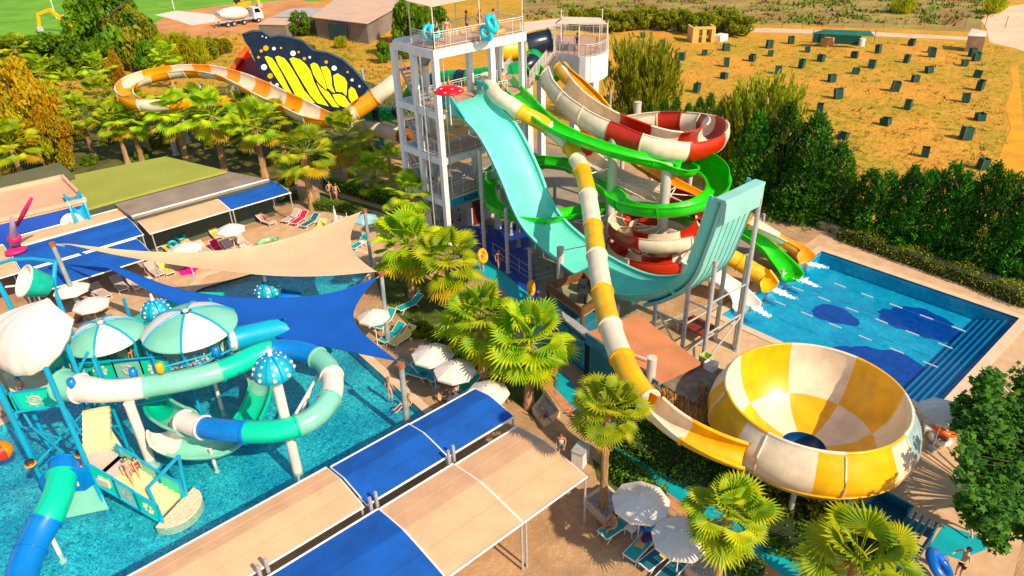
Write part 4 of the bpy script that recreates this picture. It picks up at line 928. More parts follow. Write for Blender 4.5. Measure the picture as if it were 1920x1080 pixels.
# lattice between the lower posts
bars(ps,KBLUE,[(at(40,800,1.8),at(190,845,1.2),.06),(at(160,770,2.2),at(60,880,1.0),.06),(at(120,760,2.4),at(175,850,1.4),.06),(at(135,830,1.6),at(195,740,2.6),.06),(at(200,760,2.2),at(165,835,1.5),.05),(at(150,790,2.0),at(225,800,2.0),.05),(at(60,800,2.2),at(120,850,1.6),.06)])
# stairs
def stairs(pa,pb,ha,hb,w,n,name='stair_steps',mat=None):
    a,b=at(*pa,ha),at(*pb,hb); d=b-a; d.z=0; d.normalize(); s=V((-d.y,d.x,0)); mb=MB()
    for k in range(n):
        t=(k+.5)/n; p=a+(b-a)*t; h=ha+(hb-ha)*k/n
        mb.bar(p-s*w/2+V((0,0,h-p.z-.12)),p+s*w/2+V((0,0,h-p.z-.12)),(b-a).xy.length/n*1.02,.26) if False else mb.box((p.x,p.y,h-.15),((b-a).xy.length/n*1.03,w,.3),rz=math.atan2(d.y,d.x))
    mb.build(name,mat or KSTEP,ps); return a,b,s
a,b,s=stairs((207,868),(320,948),1.9,.0,1.6,11)
mb=MB(); mb.prism([(p.x,p.y) for p in (at(150,842,1.9),at(205,842,1.9),at(238,862,1.9),at(200,905,1.9),at(165,890,1.9),at(140,900,1.9))],1.5,1.9); mb.build('landing',M('pink_cream_landing',(.74,.56,.46),.5,.06,1),ps)
stairs((180,765),(182,842),DK,1.95,1.2,8)
mb=MB(); f=at(328,950,0); d=(b-a); d.z=0; d.normalize(); sd=V((-d.y,d.x,0)); P=[]
for k in range(17):
    t=math.pi*(k/16)-math.pi/2; P.append(f+d*(1.15*math.cos(t))+sd*(1.25*math.sin(t)))
mb.prism([(p.x,p.y) for p in P],-.5,.02); mb.build('stair_foot',M('sandy_pebble_step',(.62,.48,.30),.8,0,9,col2=(.8,.72,.55)),ps)
def slant(pa,pb,ha,hb,ht,mat,motif):
    a,b=at(*pa,ha),at(*pb,hb); mb=MB(); P=[a-V((0,0,.3)),b-V((0,0,.3)),b+V((0,0,ht)),a+V((0,0,ht))]; d=(b-a).normalized(); n=V((d.y,-d.x,0)).normalized(); n=-n if n.dot(_fh)>0 else n
    Q=[q-n*.06 for q in P]; mb.add(P+Q,[(0,1,2,3),(7,6,5,4),(0,1,5,4),(1,2,6,5),(2,3,7,6),(3,0,4,7)]); p=mb.build('panel',mat,ps)
    for u,v in ((P[0],P[1]),(P[3],P[2]),(P[0],P[3]),(P[1],P[2])):
        m2=MB(); m2.cyl(u,v,.06,n=6); m2.build('frame',KBLUE,p)
    if motif:
        c=(P[0]+P[2])/2+n*.03; X=d; Z=V((0,0,1)); mb=MB()
        for k in range(8):
            a0=k*math.pi/4; r_=.27; R4=[c+X*(r_*q*math.cos(a0+w))+Z*(r_*q*math.sin(a0+w)) for q,w in ((.3,0),(.95,-.25),(1.15,.05),(1,.28))]
            mb.add(R4+[x+n*.02 for x in R4],[(0,1,2,3),(4,5,6,7),(0,1,5,4),(1,2,6,5),(2,3,7,6),(3,0,4,7)])
        mb.build('pinwheel_emblem' if motif=='pin' else 'ship_wheel_emblem',KWHT if motif=='pin' else STEEL,p)
slant((178,900),(222,925),1.75,1.15,1.0,KGRN,'pin'); slant((222,925),(260,948),1.15,.65,.95,KTEAL,'wheel'); slant((260,948),(305,975),.65,.05,.9,KGRN,'pin')
slant((228,860),(262,882),1.75,1.2,.9,KTEAL,None); slant((262,882),(302,908),1.2,.6,.9,KTEAL,None); slant((302,908),(346,932),.6,.0,.9,KGRN,None)
mb=MB(); mb.slab([at(140,938,.9),at(205,925,1.0),at(290,1000,-.02),at(300,975,.0),at(125,975,-.02)],.1) if False else mb.add([at(95,905,1.6),at(180,905,1.5),at(205,955,-.1),at(125,972,-.1)],[(0,1,2,3),(3,2,1,0)]); mb.build('apron',KTEAL,ps)
bars(ps,KBLUE,[(at(277,915,1.2),at(335,855,2.4),.09),(at(335,855,2.4),at(350,930,.0),.08),(at(277,915,1.2),at(308,985,-.1),.08)],'spray_arch')
# curved water apron wall & mask-like floats replaced by plain floats
for (x,y,h,lab) in ((157,850,2.6,'red and black ball float hanging from the right post of the play tower'),(64,868,2.6,'red and black ball float hanging from the left post of the play tower')):
    r=thing('ball_float',at(x,y,h),lab,'float','ball floats on the play tower'); c=at(x,y,h)-FW*.25; mb=MB(); mb.ball(c,.22,n=12,sc=(1,1,.8)); mb.build('body',M('float_red',(.6,.05,.01),.4),r,smooth=True)
    mb=MB(); mb.ball(c+V((0,0,.16)),.2,n=10,sc=(1,1,.45)); mb.build('cap',DARK,r,smooth=True)
    mb=MB(); mb.torus(c,.2,.05,n=16,m=6); mb.build('band',YEL,r,smooth=True)
r=thing('beach_ball_float',at(3,845,1.2),'big red, orange and yellow ball float at the left edge of the play pool','float'); mb=MB(); mb.ball(at(3,845,1.2),.5,n=20); mb.m=[(k%20)//4%2 for k in range(len(mb.f))]; mb.build('ball',[M('float_orange',(.8,.25,.01),.4),M('float_red',(.6,.05,.01),.4)],r,smooth=True)
# closed loop tube slide
KS=[KWHT,KTEAL,KGRN,KDBL]
sl=slide('loop_tube_slide','white, mint and blue tube slide curling round the play pool from the play tower')
sl.location=at(530,800,0)
px=[(118,722,4.15),(150,728,4.15),(200,733,4.1),(243,730,4.05),(290,722,4.0),(350,712,3.95),(400,700,3.9),(440,685,3.85),(480,666,3.8),(515,656,3.75),(550,656,3.7),(585,665,3.6),(612,685,3.5),(624,715,3.4),(618,748,3.3),(595,778,3.2),(560,798,3.1),(520,808,3.0),(480,810,2.95),(445,809,2.9),(410,806,2.8),(370,799,2.6),(345,790,2.5)]
mb=MB(); flume(mb,[at(*p) for p in px],[(0,.75),(.05,.66),(.1,.55),(1,.53)],half=180,segs=[(.035,1),(.165,0),(.30,1),(.43,2),(.52,3),(.59,1),(.665,0),(.755,1),(.84,2),(.945,3),(1,0)],n=20); mb.build('tube',KS,sl,smooth=True,angle=40)
px=[(350,792,2.5),(325,782,2.4),(300,765,2.2),(295,745,2.0),(318,738,1.9)]
mb=MB(); flume(mb,[at(*p) for p in px],.62,half=105,bank=20,segs=[(.5,1),(1,2)],n=14); mb.build('trough',KS,sl,smooth=True,angle=40)
px=[(300,800,1.8),(305,822,1.6),(340,838,1.4),(385,840,1.2),(425,830,1.0),(455,800,.8),(478,760,.7),(488,720,.6),(470,690,.6)]
mb=MB(); flume(mb,[at(*p) for p in px],.58,half=100,bank=-15,segs=[(.15,0),(.42,1),(.52,3),(.8,2),(1,1)],n=14); mb.build('trough',KS,sl,smooth=True,angle=40)
for bx,by,ty,r_ in ((283,867,757,.24),(405,878,842,.08),(418,772,715,.1)):
    bb=at(bx,by,-.3); posts(sl,KWHT,[((bb.x,bb.y,-.55),(bb.x,bb.y,htop(bb,ty)),r_)])
bb=at(560,886,-.3); bars(sl,W_,[((bb.x,bb.y,2.6),at(595,706,2.9),.08),((bb.x,bb.y,1.9),at(592,712,2.6),.08)],'arm')
# blue tube lower left
sl=slide('blue_tube_slide','mint and blue tube slide dropping into the play pool at the lower left corner'); sl.location=at(90,1000,0)
px=[(122,868,2.3),(118,892,2.1),(110,925,1.9),(95,960,1.7),(78,990,1.4),(58,1030,1.1),(42,1075,.8),(36,1120,.5)]
mb=MB(); flume(mb,[at(*p) for p in px],.62,half=180,segs=[(.1,1),(.45,0),(.7,1),(1,1)],n=20); mb.build('tube',[KGRN,KDBL],sl,smooth=True,angle=40)
mb=MB(); mb.add([at(70,900,1.6),at(90,880,2.6),at(165,875,2.6),at(180,905,1.6),at(160,920,1.2),at(85,925,1.2)],[(0,1,2,3,4,5),(5,4,3,2,1,0)]); mb.build('entry_shroud',KDBL,sl)
bb=at(115,1045,-.3); posts(sl,KWHT,[((bb.x,bb.y,-.55),(bb.x,bb.y,1.3),.1)])
sl=slide('aqua_tube_slide','short aqua tube slide leaving the play tower under the blue shade sail'); sl.location=at(500,680,0)
px=[(425,640,3.9),(455,632,3.8),(490,624,3.6),(520,618,3.4),(560,620,3.0),(590,640,2.4),(600,665,1.8)]
mb=MB(); flume(mb,[at(*p) for p in px],.62,half=[(0,180),(.5,180),(.6,100),(1,95)],segs=[(.1,0),(.6,1),(1,2)],n=18); mb.build('tube',[KWHT,M('aqua_gelcoat',(.005,.36,.52),.3,.07,1),KGRN],sl,smooth=True,angle=40)
bb=at(515,690,-.3); posts(sl,KWHT,[((bb.x,bb.y,-.55),(bb.x,bb.y,2.6),.1)])
sl=slide('small_green_slide','small mint green slide half hidden between the two shade sails'); sl.location=at(575,550,0)
px=[(500,548,2.6),(540,556,2.3),(575,556,2.0),(592,558,1.2),(610,575,.5)]
mb=MB(); flume(mb,[at(*p) for p in px],.6,half=100,segs=[(.5,1),(1,0)],n=14); mb.build('trough',[KGRN,KDBL],sl,smooth=True,angle=40)
sl=slide('mint_slide','wide mint green slide running behind the domes of the play tower'); sl.location=at(240,600,0)
px=[(400,560,3.3),(340,562,3.1),(280,585,2.6),(240,600,1.8),(215,622,.9),(200,640,.3)]
mb=MB(); flume(mb,[at(*p) for p in px],1.0,half=80,segs=[(1,0)],n=12); mb.build('trough',[KGRN],sl,smooth=True,angle=40)
# mushroom sprinklers
MUSH=M('mushroom_teal',(.02,.38,.46),.35,.08,1)
def mushroom(base,capc,R,lab,pr=.24):
    h=capc.z; r=thing('mushroom_sprinkler',V((capc.x,capc.y,-.5)),lab,'sprinkler','spotted mushroom sprinklers in the play pool')
    mb=MB(); prof=[(.06,R*1.0),(.35*R,R*.92),(.7*R,R*.66),(.93*R,R*.25),(R,-.1*R),(.86*R,-.2*R),(.3*R,-.12*R)]
    mb.lathe(capc,prof,n=32); cap=mb.build('cap',MUSH,r,smooth=True)
    for k in range(8):
        a=2*math.pi*k/8; m2=MB(); m2.tube([capc+V(((q+.01)*math.cos(a),(q+.01)*math.sin(a),z)) for q,z in prof[:5]],.035,n=5); m2.build('seam',KDBL,cap)
    for k in range(8):
        a=2*math.pi*(k+.5)/8
        for q,z,s in ((.95*R,.08*R,.1),(.88*R,.38*R,.085),(.66*R,.70*R,.06),(.38*R,.9*R,.04)):
            m2=MB(); n_=V((math.cos(a),math.sin(a),.6)).normalized(); m2.ball(capc+V((q*math.cos(a),q*math.sin(a),z)),s*R*1.1,n=8); m2.build('spot',KWHT,cap,smooth=True)
    m2=MB(); m2.cyl(capc+V((0,0,R*.95)),capc+V((0,0,R*1.5)),.12,.06,n=10); m2.build('spout',KWHT,r)
    m2=MB(); m2.cyl((capc.x,capc.y,-.55),capc,pr,n=16); m2.cyl((capc.x,capc.y,h-R*.35),(capc.x,capc.y,h-R*.2),pr*1.3,n=16); m2.build('pole',KWHT,r,smooth=True,angle=40)
b=at(558,883,-.1); z=htop(b,697); mushroom(b,V((b.x,b.y,z)),.92,'spotted teal mushroom sprinkler on a tall white pole inside the loop of the tube slide')
b=at(293,585,3.9); mushroom(b,b,.80,'spotted teal mushroom sprinkler rising behind the dome roofs of the play tower',.12)
b=at(502,548,2.6); mushroom(b,b,.80,'spotted teal mushroom sprinkler between the cream and the blue shade sails',.14)
# tree-like brown pole
r=thing('driftwood_branch',at(150,600,0),'brown driftwood branch lashed to the foot of the leaning sail pole','branch'); mb=MB(); mb.tube([at(145,600,.1),at(150,580,1.2),at(160,588,1.3),at(185,590,1.2),at(205,578,1.4),at(218,580,1.3)],[.25,.2,.14,.12,.08,.04],n=8); mb.build('limb',M('driftwood',(.30,.15,.08),.9,.25,4,bump=.4),r,smooth=True)
# ================= SHADE SAILS =================
PLM=M('weathered_steel_pole',(.30,.34,.33),.5,.2,2)
def spole(bp,tp,h,lab,r=.15,cap=True):
    b=at(*bp,0); t=at(*tp,h); g=thing('sail_pole',b,lab,'pole','leaning poles of the shade sails'); mb=MB(); mb.cyl(b,t,r,r*.9,n=14); mb.build('shaft',PLM,g,smooth=True,angle=40)
    mb=MB(); mb.cyl(t-V((0,0,.1)),t+V((0,0,.12)),r*1.25,n=14); mb.build('cap',M('rusty_cap',(.35,.12,.05),.7),g); return t
t0=spole((160,600),(98,458),5.7,'tall leaning sail pole beside the play tower, left ends of both sails')
t3=spole((697,500),(684,395),4.3,'farthest sail pole at the upper corner of the cream sail',.13)
t2=spole((728,645),(715,514),4.8,'middle sail pole where the cream and blue sails meet',.14)
t1=spole((764,801),(752,686),4.0,'nearest sail pole at the tip of the blue sail by the pool corner',.16)
def sail(name,mat,up,lo,cv,label,tips):
    U=smooth_path(up,.5); Lw=smooth_path(lo,.5); n=36
    def samp(P,t):
        x=t*(len(P)-1); i=min(int(x),len(P)-2); return P[i]+(P[i+1]-P[i])*(x-i)
    r=thing(name,sum(up,V())/len(up),label,'shade sail'); r.location.z=4; m=14; mb=MB(); Pp=[]
    for i in range(n+1):
        for j in range(m+1):
            s=j/m; t=(i/n)*(1-cv*4*s*(1-s)); p=samp(U,t)*(1-s)+samp(Lw,t)*s; p=p-V((0,0,.25*math.sin(math.pi*s)*math.sin(math.pi*i/n)*t)); Pp.append(p)
    F=[(i*(m+1)+j,(i+1)*(m+1)+j,(i+1)*(m+1)+j+1,i*(m+1)+j+1) for i in range(n) for j in range(m)]
    N=len(Pp); mb.add(Pp+[p-V((0,0,.02)) for p in Pp],F+[tuple(N+q for q in reversed(f)) for f in F]); o=mb.build('cloth',mat,r,smooth=True)
    mb=MB(); mb.tube([samp(U,k/40)+V((0,0,.01)) for k in range(41)],.03,n=5); mb.build('edge_cable',mat,r); mb=MB(); mb.tube([samp(Lw,k/40)+V((0,0,.01)) for k in range(41)],.03,n=5); mb.build('edge_cable',mat,r)
    for a,b in tips:
        bars(r,STEEL,[(a,b,.03)],'turnbuckle')
    return r
SH=5.5
up=[at(128,458,5.4),at(230,469,5.0),at(330,474,4.8),at(430,469,4.6),at(520,453,4.4),at(600,428,4.3),at(676,398,4.2)]
lo=[at(128,458,5.4),at(220,478,5.0),at(320,495,4.75),at(420,508,4.6),at(520,517,4.5),at(610,517,4.5),at(706,509,4.6)]
sail('cream_shade_sail',SAILC,up,lo,.065,'big cream triangular shade sail stretched over the play pool',[(t0,up[0]),(t3,up[-1]),(t2,lo[-1])])
up=[at(122,462,5.3),at(220,500,4.8),at(320,538,4.3),at(420,556,4.1),at(520,559,4.1),at(620,550,4.3),at(706,522,4.6)]
lo=[at(122,462,5.3),at(210,506,4.7),at(310,560,4.0),at(410,598,3.6),at(520,632,3.4),at(640,656,3.5),at(746,677,3.8)]
sail('blue_shade_sail',SAILB,up,lo,.085,'large bright blue triangular shade sail above the mint tube slide',[(t0,up[0]),(t2,up[-1]),(t1,lo[-1])])
# ================= AWNINGS =================
def awning(x0,x1,y0,y1,z0,z1,mat,label,group='cloth awnings on white steel frames',rise=.28,seams=0,px=None):
    rise*=.55
    g=thing('awning',V(((x0+x1)/2,(y0+y1)/2,0)),label,'awning',group); n=10; mb=MB(); P=[]
    for i in range(n+1):
        t=i/n; y=y0+(y1-y0)*t; z=z0+(z1-z0)*t+rise*.45*math.sin(math.pi*t)+rise*1.1*(1-abs(t-.6)/(.6 if t<.6 else .4)); P+=[V((x0,y,z)),V((x1,y,z))]
    F=[(2*i,2*i+1,2*i+3,2*i+2) for i in range(n)]; N=len(P); mb.add(P+[p-V((0,0,.025)) for p in P],F+[tuple(N+q for q in reversed(f)) for f in F]); mb.build('cloth',mat,g)
    for tt in (3,8):
        m2=MB(); m2.bar(P[2*tt]+V((.03,0,.012)),P[2*tt+1]+V((-.03,0,.012)),.035,.008); m2.build('seam',mat,g)
    mb=MB(); 
    for x in(x0,x1): mb.tube([V((x,p.y,p.z-.03)) for p in P[::2]],.035,n=6)
    for i in(0,n): mb.cyl(P[2*i]+V((0,0,0)),P[2*i+1],.05,n=8)
    mid=P[n]; mb.cyl((x0,P[n].y,P[n].z-.06),(x1,P[n].y,P[n].z-.06),.03,n=6); mb.build('frame',W_,g)
    for x in (x0+.1,x1-.1):
        for y,z in((y0,z0),(y1,z1)): bars(g,STEEL,[((x,y,0),(x,y,z),.05)],'leg')
    k=x0+.35; ties=MB()
    while k<x1: 
        for y,z,s in((y0,z0,-1),(y1,z1,1)): ties.bar((k,y-.06,z+.01),(k,y+.06,z+.01),.03,.02)
        k+=.7
    ties.build('lacing',W_,g)
    return g
awning(-28.6,-20.1,-20.85,-17.75,2.7,2.7,BEIGECL,'beige awning at the lower edge of the play pool, left of the far blue one')
awning(-19.95,-15.8,-20.88,-17.85,2.7,2.7,BLUECL,'blue awning beside the play pool between the beige awning and the last sail pole')
awning(-15.78,-11.85,-20.9,-17.9,2.7,2.7,BLUECL,'blue awning at the right end of the row beside the play pool')
awning(-24.6,-19.72,-25.9,-21.35,2.7,2.7,BLUECL,'near blue awning cut off by the bottom edge of the photo',rise=.35)
awning(-19.68,-15.9,-25.95,-21.4,2.7,2.7,BEIGECL,'left half of the large near beige awning at the bottom',rise=.35)
awning(-15.86,-12.2,-25.95,-21.5,2.7,2.7,BEIGECL,'right half of the large near beige awning, its corner next to the palm',rise=.35)
for x in(-24.6,-19.8,-15.8):
    g=thing('twin_stub_posts',V((x,-21.12,0)),'pair of grey stub posts between the awnings '+{-24.6:'at the bottom',-19.8:'at the corner of the four awnings',-15.8:'below the two blue awnings'}[x],'post','stub posts between the awning rows')
    for d in(-.12,.22): bars(g,STEEL,[((x+d,-21.1+d*.3,0),(x+d,-21.1+d*.3,3.3),.075)],'post')
awning(-17.6,-11.45,13.15,16.95,2.7,2.75,BEIGECL,'beige awning on the left between the grey roof and the white parasols',rise=.2)
awning(-11.4,-6.3,13.1,16.95,2.7,2.75,BLUECL,'blue awning joined to the beige one at the edge of the grey roof',rise=.2)
awning(-26.0,-18.0,13.4,17.2,2.7,2.9,BLUECL,'upper blue awning behind the leaning sail pole',rise=.2)
awning(-26.0,-18.6,9.3,13.1,2.6,2.7,BLUECL,'lower blue awning in front of the upper one by the leaning sail pole',rise=.2)
awning(-25.6,-17.8,17.4,19.2,2.9,3.0,BEIGECL,'narrow beige awning strip along the painted blue wall',rise=.05)
awning(-31,-26.1,13.2,18.6,2.7,2.9,BEIGECL,'beige awning at the left edge above the tipping bucket',rise=.15)
# ================= BUILDINGS ON THE LEFT =================
def block(name,px,h,mroof,mwall,label,cat='building',par=.0,edge=None,pmat=None):
    P=[at(x,y,h) for x,y in px]; c=sum(P,V())/len(P); g=thing(name,V((c.x,c.y,0)),label,cat)
    mb=MB(); q=[c+(p-c)*.985 for p in P]; mb.prism([(p.x,p.y) for p in q],0,h-.22); mb.build('wall',mwall,g)
    mb=MB(); mb.prism([(p.x,p.y) for p in P],h-.2,h); mb.build('roof',mroof,g)
    if par:
        mb=MB()
        for a,b in zip(P,P[1:]+P[:1]): mb.bar(a+V((0,0,par/2)),b+V((0,0,par/2)),.22,par)
        mb.build('parapet',pmat or edge,g)
    return g,P
TANR=M('peach_roof',(.62,.40,.26),.8,.08,.4); 
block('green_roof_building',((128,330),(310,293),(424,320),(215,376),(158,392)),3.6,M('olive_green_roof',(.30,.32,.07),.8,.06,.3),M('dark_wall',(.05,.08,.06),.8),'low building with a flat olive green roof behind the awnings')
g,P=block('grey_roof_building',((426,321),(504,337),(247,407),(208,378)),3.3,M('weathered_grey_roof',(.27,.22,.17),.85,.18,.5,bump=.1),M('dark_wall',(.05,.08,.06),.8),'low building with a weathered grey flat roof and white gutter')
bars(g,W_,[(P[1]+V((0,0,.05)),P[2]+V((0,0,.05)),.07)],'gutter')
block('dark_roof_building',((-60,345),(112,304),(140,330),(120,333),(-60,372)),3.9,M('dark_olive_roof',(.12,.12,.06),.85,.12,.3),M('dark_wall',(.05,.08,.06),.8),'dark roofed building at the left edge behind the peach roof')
BLW=M('painted_blue_wall',(.004,.08,.40),.6,.1,.7)
g,P=block('blue_wall_building',((-60,374),(118,334),(161,378),(-60,430)),4.3,TANR,BLW,'peach roofed building with a bright blue painted wall facing the awnings',par=.3,pmat=M('peach_parapet',(.66,.42,.28),.7,.05,1))
# emblem and slide on blue wall (plain white disc)
a,b=P[3],P[2]; d=(b-a).normalized(); n=V((d.y,-d.x,0)); n=-n if n.dot(_fh)>0 else n
c=at(130,408,3.0); t=((c-a).dot(d)); c=a+d*t+n*.18; c.z=3.0; mb=MB(); rot=Matrix((d,V((0,0,1)),n)).transposed(); mb.lathe(c,[(0,.03),(.75,.03),(.78,0),(.78,-.05)],n=28,mat=rot); o=mb.build('white_disc',KWHT,g)
mb=MB()
for s in(-.15,.15): mb.ball(c+d*s+V((0,0,.08))+n*.05,.05,n=8)
mb.build('eye',DARK,o)
t=(at(150,400,3.5)-a).dot(d); sl=slide('blue_wall_slide','short bright blue slide hooked over the peach roof edge'); q=a+d*t; sl.location=V((q.x,q.y,2)); mb=MB(); flume(mb,[q-n*1.6+V((0,0,.5)),q-n*.8+V((0,0,.6)),q+V((0,0,.4)),q+n*.5+V((0,0,-.8)),q+n*.8+V((0,0,-2.6))],.5,half=85,n=10); mb.build('trough',M('aqua_gelcoat',(.005,.36,.52),.3),sl,smooth=True,angle=40)
# coral-like pink sculpture
sc=thing('pink_sculpture',at(40,460,0),'tall pink and lilac twisted sculpture with a spire above the blue awnings','sculpture'); PK=M('pink_paint',(.55,.05,.16),.5,.2,2); LL=M('lilac_paint',(.35,.25,.32),.6,.2,2)
mb=MB(); mb.tube([at(32,480,2),at(28,455,3.6),at(24,430,5.2),at(22,408,6.2)],[.3,.35,.2,.1],n=10); mb.build('body',LL,sc,smooth=True)
mb=MB(); mb.tube([at(32,423,5.2),at(45,398,6.2),at(59,372,7.4)],[.12,.16,.1],n=8); mb.build('spire',PK,sc,smooth=True)
mb=MB(); mb.ball(at(27,447,4.2),.45,n=14,sc=(1,1,.8)); mb.build('knob',PK,sc,smooth=True)
mb=MB(); mb.ball(at(30,470,3.2),.6,n=14,sc=(1.2,1,.35)); mb.build('base_petals',PK,sc,smooth=True)
# ================= BAR BUILDING =================
TERR=M('terracotta_sheet_roof',(.52,.22,.11),.75,.12,.6); BARW=M('aqua_bar_wall',(.03,.16,.22),.6,.15,1); WOOD=M('brown_wood',(.16,.07,.03),.7,.25,4)
bar=thing('bar_building',at(1200,690,0),'single storey bar with a flat terracotta roof between the slides and the turquoise path','building')
R=[at(*q,3.3) for q in ((1099,623),(1198,590),(1314,679),(1236,716))]; c=sum(R,V())/4
mb=MB(); mb.prism([(p.x,p.y) for p in R],3.1,3.3); roof=mb.build('roof',TERR,bar)
mb=MB(); q=[c+(p-c)*.93 for p in R]; mb.prism([(p.x,p.y) for p in q],0,3.08); mb.build('wall',BARW,bar)
mb=MB(); mb.bar(R[0]-V((0,0,.35)),R[3]-V((0,0,.35)),.1,.7); mb.build('fascia',M('teal_fascia',(.06,.26,.34),.6,.3,2),bar)
bars(bar,W_,[(at(1165,655,3.5),at(1218,676,3.5),.04)],'roof_rail')
# sign
sgn=thing('shisha_sign',at(1200,700,3.0),'red and orange banner sign with white lettering beside the grey column','sign'); a,b=at(1176,677,3.3),at(1214,703,3.3); d=(b-a).normalized(); n=V((d.y,-d.x,0)); n=-n if n.dot(_fh)>0 else n
a=a+n*.25;b=b+n*.25; mb=MB(); mb.bar(a-V((0,0,.75)),b-V((0,0,.75)),.05,1.45); bd=mb.build('banner',M('flame_banner',(.45,.01,.005),.5,0,1.4,col2=(.85,.22,.01)),sgn)
text('Chisha',(a+b)/2-V((0,0,.4))+n*.04,.5,KWHT,bd,(R_(90),0,math.atan2(d.y,d.x)),bold=.01)
# upper terrace of the bar (dark recess with speakers)
tr=thing('bar_terrace',at(1070,590,0),'open brown terrace with a pale cloth and dark equipment cases beside the slide','terrace')
T=[at(*q,3.3) for q in ((1027,537),(1095,516),(1130,560),(1092,585))]; mb=MB(); mb.prism([(p.x,p.y) for p in T],2.9,3.0); mb.build('deck',M('olive_cloth',(.30,.27,.15),.9,.2,1),tr)
for i in range(4):
    mb=MB(); mb.bar(T[i],T[(i+1)%4],.12,.5); mb.build('rail_board',WOOD,tr)
for p in T: bars(tr,WOOD,[((p.x,p.y,0),p,.12)],'post')
mb=MB(); q=[sum(T,V())/4+(p-sum(T,V())/4)*.95 for p in T]; mb.prism([(p.x,p.y) for p in q],0,2.2); mb.build('wall',BARW,tr)
for px_,py_ in ((1092,537),(1093,556)):
    p=at(px_,py_,3.3); mb=MB(); mb.box(p,(.7,.5,.7),rz=.6); mb.box(p-V((.0,.27,0)),(.5,.03,.5),rz=.6); o=mb.build('loudspeaker',DARK); tag(o,'dark loudspeaker box on the bar terrace, '+('farther' if py_<540 else 'nearer')+' of the two','loudspeaker','loudspeakers on the bar terrace')
bc=thing('bar_canopy',at(1060,610,0),'dark lower bar front with painted panels beside the palm','bar front'); a,b=at(1035,575,2.6),at(1180,690,2.6)
mb=MB(); mb.bar(V((a.x,a.y,1.3)),V((b.x,b.y,1.3)),.3,2.6); mb.build('wall',BARW,bc)
mb=MB(); mb.bar(a,b,.5,.12); mb.build('ledge',STEEL,bc)
d=(b-a).normalized(); n=V((d.y,-d.x,0)); n=-n if n.dot(_fh)>0 else n
for t,l in ((.2,'blue painted panel'),(.42,None)):
    p=a+(b-a)*t+n*.2; mb=MB(); mb.bar(V((p.x,p.y,1.3))-d*.6,V((p.x,p.y,1.3))+d*.6,.05,1.9); mb.build('poster',M('poster_%d'%int(t*100),(.01,.14,.30),.6,0,4,col2=(.10,.35,.30)),bc)
mb=MB(); p=a+(b-a)*.72+n*.17; mb.bar(V((p.x,p.y,1.1))-d*1.6,V((p.x,p.y,1.1))+d*1.6,.05,2.0); mb.build('opening',M('dark_opening',(.008,.01,.012),.8),bc)
# thatched hut
hut=thing('thatched_hut',at(1290,760,0),'hut with a shaggy straw fringe and a flat grey boarded roof beside the bowl','hut')
Hh=[at(*q,2.9) for q in ((1236,717),(1316,680),(1380,700),(1310,760))]
mb=MB(); mb.prism([(p.x,p.y) for p in Hh],2.75,2.9); mb.build('roof',M('grey_boards',(.20,.16,.12),.85,.25,3,bump=.2),hut)
mb=MB(); cc=sum(Hh,V())/4; mb.prism([tuple((cc+(p-cc)*.85).xy) for p in Hh],0,2.7); mb.build('wall',WOOD,hut)
STRAW=M('straw',(.34,.19,.07),.9,0,5,col2=(.55,.34,.14)); rnd=random.Random(5); mb=MB()
edge=[at(1222,722,3.0),at(1240,733,3.05),at(1275,748,3.05),at(1305,765,3.0),at(1318,745,3.0),at(1318,725,3.0)]
E_=smooth_path(edge,.15)
for p in E_:
    for k in range(34):
        q=p+V((rnd.gauss(0,.16),rnd.gauss(0,.16),rnd.uniform(-.1,.15))); dr=V((rnd.gauss(0,.22),rnd.gauss(0,.22)-.1,-1)).normalized(); L=rnd.uniform(.6,1.35); w=V((rnd.gauss(0,1),rnd.gauss(0,1),0)).normalized()*.018
        mb.add([q-w,q+w,q+dr*L],[(0,1,2)])
fr=mb.build('straw_fringe',STRAW,hut)
mb=MB(); mb.slab([at(1240,725,2.95),at(1312,690,2.95),at(1330,730,2.9),at(1306,768,2.9)],.1) ; 
for (x,y,lab,mt_) in ((1324,672,'pale green plastic crate on the hut roof edge','crate_green'),(1333,685,'white plastic crate beside the pale green one','crate_white')):
    p=at(x,y,3.1); o=MB(); s=.5
    for dx,dy,w_,d_ in ((0,-s/2,s,.05),(0,s/2,s,.05),(-s/2,0,.05,s),(s/2,0,.05,s)): o.box(p+V((dx,dy,0)),(w_,d_,.42))
    o.box(p-V((0,0,.2)),(s,s,.04)); ob=o.build('plastic_crate',M(mt_,(.45,.55,.2) if 'green' in mt_ else (.75,.72,.68),.5)); tag(ob,lab,'crate','plastic crates on the hut roof')
lb=thing('plank_table',at(1290,615,0),'low dark red plank platform under the ramp scaffold','platform'); Q=[at(*q,.75) for q in ((1272,604),(1300,590),(1345,612),(1318,630))]; mb=MB(); mb.prism([(p.x,p.y) for p in Q],.65,.75); mb.build('top',M('dark_red_planks',(.16,.035,.02),.6,.2,3),lb)
bars(lb,STEEL,[((p.x,p.y,0),(p.x,p.y,.65),.05) for p in Q],'leg')
